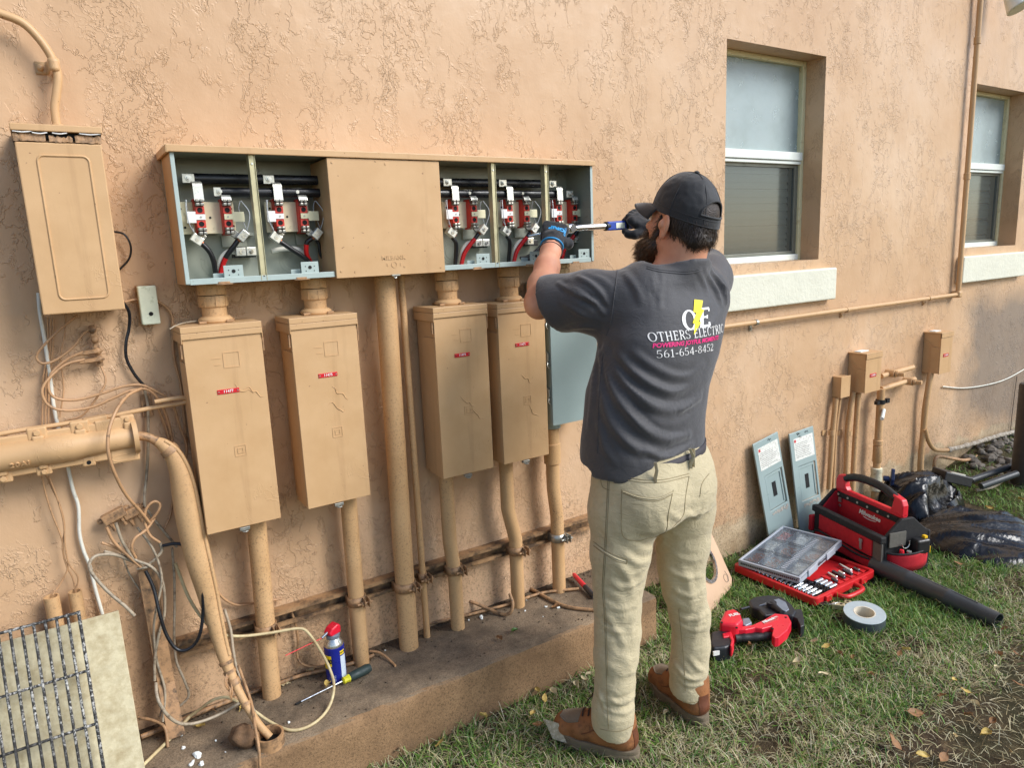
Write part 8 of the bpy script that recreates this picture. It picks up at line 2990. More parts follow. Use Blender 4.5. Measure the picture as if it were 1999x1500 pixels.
print_on_back([(a * 1.25, b * 0.92) for a, b in bolt], bf, oc(1363, 622)[0], zl + 0.006, 'yellowprint', 'lightning_bolt', 0.0024)
# --- trousers
F = Field((1.12, 1.30, 0.03), (1.78, 1.70, 0.97), 0.0048)
F.sections([(0.76, 1.462, 1.502, .188, .140), (0.82, 1.462, 1.500, .192, .142), (0.88, 1.458, 1.502, .184, .135), (0.935, 1.456, 1.505, .174, .126), (0.96, 1.456, 1.506, .172, .124)], 0, 2.3)
F.ell((1.375, 1.425, 0.815), (.092, .074, .10), None, .05).ell((1.530, 1.440, 0.815), (.088, .066, .095), None, .05)
F.chain([(a_, r * (1 if i < 2 else LK)) for i, (a_, r) in enumerate(legL)], 0.022)
F.chain([(a_, r * (1 if i < 2 else RK)) for i, (a_, r) in enumerate(legR)], 0.022)
sl, p = F._sub(F.lo, (1.78, 1.70, 0.14))
dz = 0.090 + 0.020 * (p[..., 1] - 1.48) / 0.07
F.d[sl] = np.maximum(F.d[sl], (dz - p[..., 2]).astype(np.float32))
for L in (legL, legR):
 F.chain([(np.array(L[-1][0]) + np.array([0, 0, -0.10]), .054), (np.array(L[-2][0]) + np.array([0, 0, 0.02]), .050)], 0, None, 'sub')
F.sections([(0.945, 1.456, 1.506, .164, .116), (1.0, 1.456, 1.506, .164, .116)], 0, 2.3, 'sub')
v, q = F.mesh()
q = orient(v, q)
v = smooth_v(v, q, 4)
PF = [
 ([(1225, 1055), (1255, 1075), (1285, 1070), (1300, 1050)], .0065, .011),
 ([(1215, 1080), (1245, 1100), (1270, 1095)], .005, .010),
 ([(1180, 1128), (1215, 1148), (1245, 1140), (1262, 1120)], .0055, .010),
 ([(1172, 1170), (1205, 1190), (1235, 1185), (1254, 1165)], .0065, .010),
 ([(1170, 1215), (1200, 1235), (1232, 1228)], .0045, .008),
 ([(1185, 1300), (1215, 1318), (1240, 1312)], .0045, .010),
 ([(1156, 1345), (1180, 1368), (1210, 1378), (1236, 1362), (1246, 1352)], .0100, .010),
 ([(1165, 1365), (1190, 1388), (1220, 1392), (1242, 1378)], .0085, .008),
 ([(1188, 1362), (1205, 1372), (1228, 1366)], .0060, .007),
 ([(1168, 1350), (1175, 1375), (1182, 1400)], .0050, .008),
 ([(1180, 1180), (1192, 1215), (1215, 1250), (1225, 1290)], .0045, .012),
 ([(1250, 1180), (1236, 1215), (1230, 1250)], .0045, .011),
 ([(1200, 1095), (1225, 1125), (1238, 1165)], .005, .013),
 ([(1196, 1275), (1222, 1290), (1240, 1330)], .004, .012),
 ([(1375, 1180), (1362, 1220), (1352, 1270)], .005, .012),
 ([(1325, 1095), (1345, 1140), (1352, 1190)], .005, .014),
 ([(1190, 1140), (1222, 1158), (1250, 1148)], .0034, .0055),
 ([(1182, 1185), (1208, 1204), (1240, 1200)], .0034, .0055),
 ([(1196, 1226), (1222, 1238), (1246, 1230)], .0028, .005),
 ([(1160, 1352), (1190, 1380), (1222, 1384), (1244, 1364)], .0048, .0055),
 ([(1186, 1396), (1206, 1402), (1232, 1394)], .003, .005),
 ([(1318, 1160), (1350, 1178), (1386, 1160)], .0034, .0055),
 ([(1316, 1204), (1350, 1222), (1388, 1210)], .003, .0055),
 ([(1330, 1312), (1352, 1328), (1384, 1314)], .0046, .0055),
 ([(1330, 1336), (1352, 1342), (1382, 1334)], .003, .005),
 ([(1240, 1062), (1266, 1072), (1296, 1058)], .0032, .0055),
 ([(1305, 1075), (1340, 1095), (1372, 1092)], .0050, .011),
 ([(1300, 1110), (1335, 1128), (1372, 1126)], .0060, .010),
 ([(1312, 1150), (1345, 1165), (1382, 1150)], .0060, .010),
 ([(1316, 1196), (1345, 1212), (1388, 1198)], .0055, .009),
 ([(1322, 1216), (1352, 1232), (1388, 1224)], .0040, .008),
 ([(1345, 1285), (1362, 1305), (1378, 1315)], .0060, .009),
 ([(1316, 1298), (1335, 1322), (1362, 1330), (1385, 1318)], .0085, .009),
 ([(1318, 1318), (1340, 1338), (1370, 1338), (1388, 1326)], .0070, .008),
 ([(1228, 1048), (1262, 1054), (1298, 1042)], .005, .009),
 ([(1300, 1000), (1330, 1012), (1362, 1000)], .005, .011),
 ([(1335, 1000), (1360, 1010), (1378, 1000)], .006, .009),
 ([(1285, 1000), (1296, 1030), (1292, 1062)], .005, .011),
 ([(1170, 1000), (1182, 1040), (1200, 1070)], .003, .012),
]
v = folds(v, q, PF, 0.72)
v = crumple(v, q, 0.0022, 13, 5, 0.7)
v = crumple(v, q, 0.0011, 38, 9, 1.6)
v = smooth_v(v, q, 1)
tr_ = skin_obj('trousers', v, q, M['khaki'], man)
trB = BVHTree.FromPolygons(v.tolist(), q.tolist())
for pix in ([(1214, 955), (1213, 1000), (1216, 1046), (1240, 1056), (1262, 1052), (1298, 1040), (1305, 1000), (1314, 957)],
   [(1215, 958), (1250, 970), (1285, 972), (1314, 960)], [(1216, 963), (1250, 976), (1285, 978), (1312, 966)],
   [(1172, 928), (1176, 950), (1190, 958)],
   [(1187, 930), (1184, 1000), (1181, 1060), (1178, 1110), (1176, 1150), (1180, 1200), (1182, 1260), (1184, 1320), (1186, 1380), (1188, 1425)],
   [(1190, 930), (1187, 1000), (1184, 1060), (1181, 1110), (1179, 1150), (1183, 1200), (1185, 1260), (1187, 1320)],
   [(1345, 930), (1338, 970), (1334, 1005), (1318, 1025), (1302, 1045), (1292, 1080)],
   [(1226, 933), (1262, 938), (1300, 936), (1345, 925)], [(1226, 938), (1262, 943), (1300, 941), (1345, 930)],
   [(1159, 1058), (1180, 1074), (1205, 1086), (1223, 1092), (1223, 1102)], [(1159, 1066), (1180, 1082), (1203, 1096), (1222, 1101)],
   [(1384, 925), (1370, 945), (1366, 970)],
   [(1325, 1190), (1330, 1240), (1335, 1290), (1338, 1350)],
   [(1172, 1424), (1192, 1428), (1215, 1427), (1236, 1417)], [(1330, 1370), (1352, 1372), (1376, 1364)]):
 seam(trB, pix, 0.0009, 'stitching', 'stitch', tr_, lift=0.0008)
for pix in ([(1216, 960), (1250, 972), (1285, 974), (1313, 962)], [(1159, 1062), (1180, 1078), (1204, 1091), (1222, 1097)]):
 seam(trB, pix, 0.0028, 'pocket_welt', 'khaki', tr_, lift=0.0)
def band(name, mat, z0, z1, k, par, tilt=0.03):
 m = MB()
 rows = []
 for z in (z0, z1):
  rows.append([(1.456 + .173 * k * math.copysign(abs(math.cos(a)) ** 0.87, math.cos(a)), 1.506 + .125 * k * math.copysign(abs(math.sin(a)) ** 0.87, math.sin(a)), z + tilt * math.cos(a)) for a in np.linspace(0, 2 * math.pi, 72, endpoint=False)])
 m.grid(rows, closed=True)
 o = m.build(name, M[mat], par, smooth=80)
 md = o.modifiers.new('thick', 'SOLIDIFY')
 md.thickness = 0.004
 return o
band('waistband', 'khaki', 0.900, 0.936, 1.012, tr_, 0.010)
band('belt', 'belt', 0.905, 0.945, 1.03, man, 0.018)
band('undershorts_band', 'bluecloth', 0.935, 0.955, 0.97, man, 0.012)
for (u, w, lean) in ((1278, 920, 0.0), (1345, 893, 0.012), (1350, 890, -0.014)):
 d = ray(u, w)
 c = on_cloth(trB, u, w + 14, 0.006)
 if c is None: continue
 m = MB()
 c2 = c + np.array([lean, 0, 0.045])
 m.tube([c + np.array([0, 0, -0.012]), c, (c + c2) / 2 + np.array([0, -0.006, 0]), c2], 0.0065, 8, flat=0.4)
 m.build('belt_loop', M['khaki'], tr_, smooth=60)
# --- boots
def boot(heel, toe, name='boot'):
 heel, toe = np.array(heel, float), np.array(toe, float)
 f = toe - heel
 L = np.linalg.norm(f)
 f /= L
 s = np.array([f[1], -f[0], 0.0])
 up_ = np.array([0, 0, 1.0])
 E = np.stack([s, f, up_])
 def bp_(a, b, z): return heel + f * a * L + s * b + up_ * z
 Fb_ = Field(np.minimum(heel, toe) - np.array([.09, .09, .03]), np.maximum(heel, toe) + np.array([.09, .09, .22]), 0.0045)
 Fb_.chain([(bp_(.13, 0, .058), .036), (bp_(.40, 0, .058), .040), (bp_(.66, 0.002, .052), .043), (bp_(.84, 0.003, .046), .038)], 0.03, (up_, 0.85))
 Fb_.chain([(bp_(.19, 0, .06), .040), (bp_(.22, 0, .11), .048), (bp_(.24, 0, .17), .050)], 0.03)
 Fb_.chain([(bp_(.36, 0, .10), .036), (bp_(.62, 0.001, .066), .036)], 0.03)
 Fb_.ell(bp_(.86, .003, .040), (.044, .042, .036), E, .02)
 Fb_.plane((0, 0, 0.026), (0, 0, -1))
 v_, q_ = Fb_.mesh()
 q_ = orient(v_, q_)
 v_ = smooth_v(v_, q_, 3)
 v_ = crumple(v_, q_, 0.002, 34, 2)
 o = skin_obj(name, v_, q_, M['nubuck'], man)
 bB = BVHTree.FromPolygons(v_.tolist(), q_.tolist())
 out = []
 for t in np.linspace(0, 2 * math.pi, 44, endpoint=False):
  c, sn = math.cos(t), math.sin(t)
  a = 0.5 - 0.53 * c
  w = 0.046 + 0.006 * math.sin(a * math.pi) - 0.006 * math.exp(-((a - .42) / .15) ** 2) + 0.004 * (a > .6)
  out.append((a * L, sn * w * (abs(sn) ** -0.18 if abs(sn) > 1e-3 else 1)))
 m = MB()
 rows = []
 for z, k in ((0.000, 0.97), (0.004, 1.0), (0.016, 1.0), (0.019, 0.985), (0.022, 1.0), (0.032, 0.99), (0.034, 0.93)):
  rows.append([tuple(heel + f * (L / 2 + (x - L / 2) * k) + s * y * k + up_ * z) for x, y in out])
 m.grid(rows, closed=True)
 m.add([rows[0][i] for i in range(len(out))], [tuple(range(len(out)))])
 m.add([rows[-1][i] for i in range(len(out))], [tuple(range(len(out)))])
 sl_ = m.build('sole', M['sole'], o, smooth=35)
 def top(a, b, lift=0.001):
  p = bp_(a, b, 0.30)
  h = bB.ray_cast(Vector(p), Vector((0, 0, -1)))
  return np.array(h[0]) + np.array(h[1]) * lift if h[0] is not None else None
 m = MB()
 rows = []
 for i in range(9):
  a = .66 + .26 * i / 8
  w = 0.034 * math.sin(math.acos(min(1, max(-1, (i / 8) * 1.0 - 0.08)))) if i else 0.033
  r = [top(a, b * w) for b in np.linspace(-1, 1, 9)]
  if all(x is not None for x in r): rows.append([tuple(x) for x in r])
 m.grid(rows)
 m.build('toe_patch', M['toecap'], o, smooth=80)
 edge = [np.array(r[0]) for r in rows] + [np.array(r[-1]) for r in rows[::-1]]
 m = MB()
 m.tube(edge, 0.0022, 6)
 m.build('toe_seam', M['toecap'], o, smooth=60)
 m = MB()
 rows = []
 for z in np.linspace(0.036, 0.105, 9):
  r = []
  for b in np.linspace(-0.020, 0.020, 7):
   h = bB.ray_cast(Vector(bp_(-0.4, b, z)), Vector(f))
   r.append(tuple(np.array(h[0]) - f * 0.0018) if h[0] is not None else None)
  if all(x is not None for x in r): rows.append(r)
 if len(rows) > 1:
  m.grid(rows)
  m.build('heel_strip', M['heelpatch'], o, smooth=80)
 for k in range(4):
  a = .40 + .075 * k
  l, r = top(a, -0.020, .003), top(a + 0.02, 0.020, .003)
  mid = top(a + 0.01, 0, .006)
  if l is None or r is None or mid is None: continue
  m = MB()
  m.tube(spl([l, mid, r], 4), 0.0026, 6)
  m.build('lace', M['lace'], o, smooth=60)
 k0 = top(.42, 0, .007)
 m = MB()
 for sg in (-1, 1):
  m.tube(spl([k0, k0 + s * sg * 0.022 + f * 0.014 + up_ * 0.012, k0 + s * sg * 0.034 - f * 0.004 - up_ * 0.006, k0 + s * sg * 0.014 - f * 0.008, k0], 5), 0.0022, 6)
  m.tube(spl([k0, k0 + s * sg * 0.020 + f * 0.02 - up_ * 0.002, k0 + s * sg * 0.036 + f * 0.03 - up_ * 0.02], 5), 0.0020, 6)
 m.build('lace_bow', M['lace'], o, smooth=60)
 m = MB()
 for sg in (-1, 1):
  pts = []
  for z, a in ((0.10, .36), (0.085, .45), (0.072, .52), (0.062, .60)):
   h = bB.ray_cast(Vector(bp_(a, sg * 0.2, z)), Vector(-s * sg))
   if h[0] is not None: pts.append(np.array(h[0]) + s * sg * 0.0012)
  if len(pts) > 2: m.tube(spl(pts, 4), 0.0014, 5)
 if m.v: m.build('quarter_seam', M['heelpatch'], o, smooth=60)
 return o
boot((1.315, 1.428, 0.0), (1.186, 1.668, 0.0))
boot((1.592, 1.408, 0.0), (1.628, 1.680, 0.0))
# --- gloves: palm, five separate bent fingers, thumb from the side of
def glove(wrist, knuckle, width, back, grip_dir, fingers, thumb, name, cuff_at):
 """wrist, knuckle: points; width: unit vector index->little is negative; back: outward normal of the back of the hand"""
 h = nrm(knuckle - wrist)
 lo = np.minimum(wrist, knuckle) - 0.12
 hi = np.maximum(wrist, knuckle) + 0.12
 Fg = Field(lo, hi, 0.0032)
 for off, r0, r1 in ((0.031, .0145, .0175), (0.0105, .016, .0185), (-0.0105, .016, .018), (-0.031, .0145, .0165)):
  Fg.limb(wrist + width * off * 0.62 + h * 0.012, knuckle + width * off, r0 + .002, r1 - .001, 0.012)
 Fg.limb(wrist - h * 0.045, wrist + h * 0.012, 0.0365, 0.034, 0.012)
 for off, chain in fingers:
  p = knuckle + width * off - h * 0.012
  pts = [(p, .0152)]
  for (d, L, r) in chain:
   p = p + nrm(d) * L
   pts.append((p, r))
  Fg.chain(pts, 0.004)
 p = wrist + h * 0.022 + width * 0.034 - back * 0.010
 pts = [(p, .0185)]
 for (d, L, r) in thumb:
  p = p + nrm(d) * L
  pts.append((p, r))
 Fg.chain(pts, 0.007)
 Fg.limb(cuff_at - h * 0.03, wrist - h * 0.02, 0.034, 0.0315, 0, None, 'sub')
 Fg.plane(cuff_at, -h, 'max')
 v_, q_ = Fg.mesh()
 q_ = orient(v_, q_)
 v_ = smooth_v(v_, q_, 2)
 v_ = crumple(v_, q_, 0.0016, 70, 3)
 return skin_obj(name, v_, q_, M['glove'], man), BVHTree.FromPolygons(v_.tolist(), q_.tolist())
KN = np.array(P(1086, 436, 2.005))
WL = LW + nrm(KN - LW) * 0.022
hL = nrm(KN - WL)
wL = nrm(np.array([0.94, -0.32, 0.0]) - hL * (np.array([0.94, -0.32, 0.0]) @ hL))
bL = np.cross(wL, hL)
if bL[1] > 0: bL = -bL
KN = WL + hL * 0.078
fw = -bL
fing = []
for off, s in ((0.031, 0.95), (0.0105, 1.04), (-0.0105, 1.0), (-0.031, 0.86)):
 fing.append((off, [(hL * 0.55 + fw * 0.85, 0.036 * s, .0140), (fw * 0.9 - hL * 0.55, 0.026 * s, .0128), (-hL * 0.95 - fw * 0.25, 0.022 * s, .0118)]))
gl_, glB = glove(WL, KN, wL, bL, fw, fing, [(wL * 0.75 + hL * 0.55 + fw * 0.45, 0.030, .0165), (hL * 0.6 + fw * 0.8 + wL * 0.1, 0.028, .0145), (fw * 0.6 + hL * 0.55 - wL * 0.35, 0.020, .0130)], 'glove', WL - hL * 0.040)
for dz, rr_, nm in ((-0.018, 0.0368, 'cuff_trim'),):
 m = MB()
 c = WL + hL * dz
 m.tube([c + wL * rr_ * math.cos(a) + bL * rr_ * 0.98 * math.sin(a) for a in np.linspace(0, 2 * math.pi, 40)], 0.0034, 7, caps=False)
 m.build(nm, M['cyan'], gl_, smooth=60)
m = MB()
c = WL - hL * 0.040
m.tube([c + wL * 0.0362 * math.cos(a) + bL * 0.0355 * math.sin(a) for a in np.linspace(0, 2 * math.pi, 40)], 0.0036, 7, caps=False)
m.build('cuff_edge', M['glove'], gl_, smooth=60)
def hand_print(s, size, cu, cv, eu, mat='cyan'):
 q = MB()
 text_mb(s, (0, 0, 0), (1, 0, 0), (0, 1, 0), size, 0.0, bold=size * 0.05, mb=q)
 a = math.radians(eu)
 out, ok = [], []
 o = WL + hL * cv + wL * cu
 for (x, y, _) in q.v:
  p = o + wL * (x * math.cos(a) - y * math.sin(a)) + hL * (x * math.sin(a) + y * math.cos(a)) + bL * 0.10
  h = glB.ray_cast(Vector(p), Vector(-bL))
  out.append(tuple(np.array(h[0]) + bL * 0.0012) if h[0] is not None else None)
 m = MB()
 m.add([p if p is not None else (0, 0, 0) for p in out], [f for f in q.f if all(out[i] is not None for i in f)])
 m.build('glove_print', M[mat], gl_)
hand_print('GRIP', 0.026, 0.004, 0.050, 180)
hand_print('GORILLA', 0.0095, 0.034, 0.045, 90)
WA = np.array(P(1113, 446, 2.035))
WB_ = np.array(P(1262, 437, 2.035))
wd_ = nrm(WB_ - WA)
KR = np.array(P(1240, 428, 2.005))
gx = KR @ wd_
WR = RW
cR = WA + wd_ * ((KR - WA) @ wd_)
upz = np.array([0, 0, 1.0])
hR = nrm(cR + upz * 0.020 + np.array([0, -0.036, 0]) - WR)
KR2 = WR + hR * 0.080
wR = nrm(-wd_ - hR * (-wd_ @ hR))       # index finger nearest the wrench head
bR = np.cross(hR, wR)
if bR[1] > 0: bR = -bR
fing = []
for off, s in ((0.031, 0.95), (0.0105, 1.04), (-0.0105, 1.0), (-0.031, 0.86)):
 fing.append((off, [(np.array([0, 0.75, 0.65]), 0.034 * s, .0140), (np.array([0, 0.85, -0.60]), 0.028 * s, .0128), (np.array([0, -0.2, -1.0]), 0.024 * s, .0118)]))
gr_, grB = glove(WR, KR2, wR, bR, None, fing, [(wR * 0.9 + hR * 0.3 - upz * 0.1 + np.array([0, 0.35, 0]), 0.026, .0160), (wR * 0.5 + hR * 0.4 + np.array([0, 0.8, 0]), 0.024, .0142), (np.array([0, 0.8, 0.5]) + hR * 0.3, 0.020, .0128)], 'glove', WR - hR * 0.042)
m = MB()
c = WR - hR * 0.016
e1 = wR
e2 = np.cross(hR, wR)
m.tube([c + e1 * 0.0362 * math.cos(a) + e2 * 0.0362 * math.sin(a) for a in np.linspace(0, 2 * math.pi, 40)], 0.0034, 7, caps=False)
m.build('cuff_trim', M['cyan'], gr_, smooth=60)
# --- the torque wrench, held: a thing of its own
tw = thing('torque_wrench', 'chrome and blue digital torque wrench held level between both gloved hands', 'torque wrench', tuple((WA + WB_) / 2))
m = MB()
m.lathe([(0.004, -0.018), (0.017, -0.014), (0.019, -0.004), (0.019, 0.006), (0.015, 0.014), (0.012, 0.022)], WA + wd_ * 0.0, wd_, 20)
m.build('ratchet_head', M['chrome'], tw, smooth=40)
m = MB()
up2 = np.cross(wd_, [0, 1, 0])
m.cyl(WA + np.array([0, -0.012, 0]), WA + np.array([0, -0.019, 0]), 0.012, 20)
m.build('ratchet_dial', M['gun'], tw, smooth=40)
LT = np.linalg.norm(WB_ - WA)
t1, t2, t3 = LT * 0.44, LT * 0.74, LT * 1.18
m = MB()
m.lathe([(0.0095, 0.012), (0.0105, 0.03), (0.0115, 0.034), (0.0115, t1)], WA, wd_, 20)
m.build('shaft', M['chrome'], tw, smooth=40)
m = MB()
m.lathe([(0.0125, t1 - 0.004), (0.0165, t1), (0.0165, t1 + 0.012), (0.0155, t1 + 0.016)], WA, wd_, 20)
m.build('collar', M['sawblack'], tw, smooth=40)
M['toolblue'] = simple('blue_tool_plastic', lin(30, 66, 160), 0.4, 0, 0.08, 30)
ez2 = nrm(np.cross(wd_, [0, 1, 0]))
if ez2[2] < 0: ez2 = -ez2
ey2 = np.cross(ez2, wd_)
m = MB()
m.obox(WA + wd_ * (t1 + t2) / 2, wd_ * (t2 - t1) / 2 * 0.96, ey2 * 0.015, ez2 * 0.0165)
hs = m.build('display_housing', M['toolblue'], tw, bev=0.005, seg=3)
nd = -ey2 if (-ey2)[1] < 0 else ey2
m = MB()
m.obox(WA + wd_ * (t1 * 0.45 + t2 * 0.55) + nd * 0.0155, wd_ * 0.021, ey2 * 0.0008, ez2 * 0.0098)
m.build('display', simple('pale_lcd', lin(236, 236, 214), 0.3), hs, bev=0.0006)
m = MB()
m.lathe([(0.0155, t2 - 0.004), (0.0145, t2), (0.0150, t2 + 0.05), (0.0160, t3 - 0.02), (0.0165, t3 - 0.004), (0.012, t3)], WA, wd_, 20)
m.build('grip', M['toolblue'], tw, smooth=40)
for k in range(6):
 m = MB()
 m.ring(WA + wd_ * (t2 + 0.012 + 0.02 * k), wd_, 0.0148, 0.0166, 0.007, 20)
 m.build('grip_band', M['grip'], tw, smooth=40)
e_ = np.array(P(1032, 461, 2.115))
s_ = WA - wd_ * 0.03
m = MB()
m.tube([WA + np.array([-0.01, 0.0, 0]), WA * 0.72 + e_ * 0.28], 0.0075, 12)
m.build('adapter', M['casered'], tw, smooth=40)
m = MB()
m.tube([WA * 0.74 + e_ * 0.26, WA * 0.15 + e_ * 0.85, e_], [0.0052, 0.0046, 0.004], 10)
m.build('hex_bit', M['chrome'], tw, smooth=40)
rr = random.Random(2)
for k in range(3):
 pts = [on_cloth(bodyBVH, 1066 + 3 * k + 4 * math.sin(i * 1.1 + k), 575 + 7 * i, 0.0006) for i in range(5)]
 pts = [p for p in pts if p is not None]
 if len(pts) > 2:
  m = MB()
  m.tube(spl(pts, 4), 0.0009, 4)
  m.build('tattoo', simple('tattoo_ink', lin(120, 84, 72), 0.6), man, smooth=60)
c = np.array(G(1097, 1440, 0.0))
a_, b_ = np.array(G(1080, 1444, 0.012)), np.array(G(1106, 1452, 0.010))
ex = nrm(b_ - a_)
ez_ = nrm(np.array([-0.10, 0.55, 0.83]))
m = MB()
m.obox((a_ + b_) / 2 + ez_ * 0.032, ex * 0.024, nrm(np.cross(ex, ez_)) * 0.0012, ez_ * 0.032)
M['card'] = simple('mottled_card', lin(172, 158, 132), 0.85, 0, 0.15, 60, 0.5, 140, 0.004, lin(206, 194, 170), dscale=70, dth=(0.45, 0.6))
tag(m.build('card_scrap', M['card'], loc=tuple((a_ + b_) / 2), bev=0.0008), 'small square of mottled card leaning against the left boot toe', 'card')
# -- l
def tri_mesh(name, v, t, mats, kind='stuff'):
 me = bpy.data.meshes.new(name)
 me.vertices.add(len(v))
 me.vertices.foreach_set('co', np.asarray(v, np.float32).ravel())
 me.loops.add(t.size)
 me.loops.foreach_set('vertex_index', t.astype(np.int32).ravel())
 me.polygons.add(len(t))
 me.polygons.foreach_set('loop_start', np.arange(0, t.size, 3, dtype=np.int32))
 me.polygons.foreach_set('loop_total', np.full(len(t), 3, np.int32))
 me.update(calc_edges=True)
 me.materials.append(mats)
 o = bpy.data.objects.new(name, me)
 COL.objects.link(o)
 o['kind'] = kind
 return o
def mat_blade(name, cols, rough=0.55, trans=0.25):
 N = NT(name)
 g_ = N.n('NewGeometry')
 r_ = g_.outputs['Random Per Island']
 c_ = N.ramp(r_, [(i / (len(cols) - 1), c) for i, c in enumerate(cols)])
 N.set(color=c_, rough=rough, spec=0.35)
 tl = N.n('BsdfTranslucent')
 N.link(c_, tl.inputs[0])
 mx = N.n('MixShader')
 mx.inputs[0].default_value = trans
 N.link(N.b.outputs[0], mx.inputs[1])
 N.link(tl.outputs[0], mx.inputs[2])
 N.link(mx.outputs[0], N.out.inputs[0])
 return N.m
M['green_blade'] = mat_blade('green_blade', [lin(48, 82, 26), lin(88, 130, 44), lin(114, 152, 56), lin(92, 128, 78), lin(138, 164, 82), lin(178, 178, 118)])
M['dry_blade'] = mat_blade('dry_blade', [lin(132, 114, 80), lin(182, 166, 124), lin(214, 200, 160), lin(160, 156, 116), lin(226, 216, 184), lin(112, 118, 78)], 0.7, 0.15)
def n2(x, y, s, o=0.0):
 return np.array([mnoise.noise(Vector((a * s + o, b * s, o))) for a, b in zip(x, y)])
FOOT = [(-2, 1.845, 1.862, 2.3), (2.50, 2.985, 1.615, 2.08), (3.0, 3.40, 1.63, 2.07), (2.485, 2.645, 1.40, 1.55), (3.48, 4.25, 1.45, 2.15)]
def scatter(n, x0, x1, y0, y1, dens, rg):
 x, y = rg.uniform(x0, x1, n), rg.uniform(y0, y1, n)
 ok = y < 2.205
 for a, b, c, d in FOOT: ok &= ~((x > a) & (x < b) & (y > c) & (y < d))
 x, y = x[ok], y[ok]
 k = rg.uniform(0, 1, len(x)) < dens(x, y)
 return x[k], y[k]
def sm(a, b, t):
 t = np.clip((t - a) / (b - a), 0, 1)
 return t * t * (3 - 2 * t)
def dryness(x, y):
 d = 0.58 * sm(1.62, 1.20, y) + 0.42 * sm(2.3, 1.4, x) + 0.55 * n2(x, y, 2.6, 3.0) + 0.25 * n2(x, y, 7, 9.0)
 d -= 0.55 * np.exp(-(((x - 2.7) / 0.8) ** 2 + ((y - 1.45) / 0.35) ** 2))
 return np.clip(d + 0.34, 0, 0.95)
def bare(x, y):
 b = sm(1.16, 0.92, y + 0.10 * n2(x, y, 3.0, 1.0)) * sm(1.70, 2.0, x)
 b = np.maximum(b, np.exp(-(((x - 1.69) / 0.13) ** 2 + ((y - 1.245) / 0.075) ** 2) * 1.2))
 b = np.maximum(b, 0.85 * sm(4.6, 5.0, x))
 b = np.maximum(b, 0.75 * sm(0.34, 0.52, n2(x, y, 4.4, 20.0)))
 b = np.maximum(b, 0.6 * np.exp(-(((x - 1.98) / 0.10) ** 2 + ((y - 1.90) / 0.2) ** 2)))
 return np.clip(b, 0, 1)
def blades(x, y, hmin, hmax, w, lean, droop, rg):
 n = len(x)
 z = np.array([ground_z(a, b) for a, b in zip(x, y)]) - 0.003
 h = rg.uniform(hmin, hmax, n)
 az = rg.uniform(0, 2 * np.pi, n)
 ln = np.abs(rg.normal(0, lean, n))
 d = np.stack([np.cos(az), np.sin(az), np.zeros(n)], 1)
 saz = az + rg.uniform(-0.9, 0.9, n) + np.pi / 2
 s = np.stack([np.cos(saz), np.sin(saz), np.zeros(n)], 1)
 ww = w * rg.uniform(0.6, 1.3, n)[:, None]
 dr = rg.uniform(0.2, 1.0, n) * droop
 base = np.stack([x, y, z], 1)
 vs = []
 for t, k in ((0, 1.0), (0.38, 0.9), (0.74, 0.62), (1.0, 0.0)):
  ang = ln + dr * t * 1.2
  off = d * (np.sin(ang) * h * t)[:, None] + np.array([0, 0, 1.0]) * (np.cos(ang) * h * t)[:, None]
  c = base + off
  c[:, 2] = np.maximum(c[:, 2], z + 0.004)
  if k > 0: vs += [c - s * ww * k, c + s * ww * k]
  else: vs += [c]
 V = np.stack(vs, 1).reshape(-1, 3)
 T = np.array([(0, 1, 3), (0, 3, 2), (2, 3, 5), (2, 5, 4), (4, 5, 6)])
 T = (np.arange(n)[:, None, None] * 7 + T[None]).reshape(-1, 3)
 return V, T
rg = np.random.default_rng(11)
gA = scatter(125000, 0.35, 3.6, 0.35, 2.2, lambda x, y: 0.92 * (1 - 0.72 * dryness(x, y)) * (1 - bare(x, y)), rg)
gB = scatter(26000, 3.4, 6.2, 0.9, 2.2, lambda x, y: 0.9 * (1 - bare(x, y)), rg)
x, y = np.concatenate([gA[0], gB[0]]), np.concatenate([gA[1], gB[1]])
V, T = blades(x, y, 0.020, 0.064, 0.0018, 0.48, 0.9, rg)
tri_mesh('grass', V, T, M['green_blade'])
x, y = scatter(110000, 0.35, 3.6, 0.35, 2.2, lambda x, y: (0.10 + 0.80 * dryness(x, y)) * (1 - 0.80 * bare(x, y)), rg)
V, T = blades(x, y, 0.022, 0.070, 0.0012, 0.95, 1.1, rg)
tri_mesh('dry_grass', V, T, M['dry_blade'])
def leaf_mesh(seed, L, W, curl, mat):
 rr = random.Random(seed)
 rows = []
 for i in range(9):
  t = i / 8
  w = W * (math.sin(math.pi * min(1, t * 1.02)) ** 0.75) * (1 - 0.25 * t) + 0.0004
  r = []
  for b in (-1, -0.5, 0, 0.5, 1):
   wz = curl * (b * b) * W + 0.12 * L * math.sin(t * 3 + seed) + rr.uniform(-1, 1) * 0.0012 + 0.002 * math.sin(b * 5 + t * 9)
   r.append((b * w * (1 - 0.12 * curl), (t - 0.5) * L, max(0.001, wz + 0.006)))
  rows.append(r)
 m = MB()
 m.grid(rows)
 m.tube([(0, -L * 0.5, 0.008), (0.002, -L * 0.62, 0.004), (0.001, -L * 0.75, 0.003)], 0.0008, 5)
 me = m.build('leaf', mat, smooth=80)
 return me
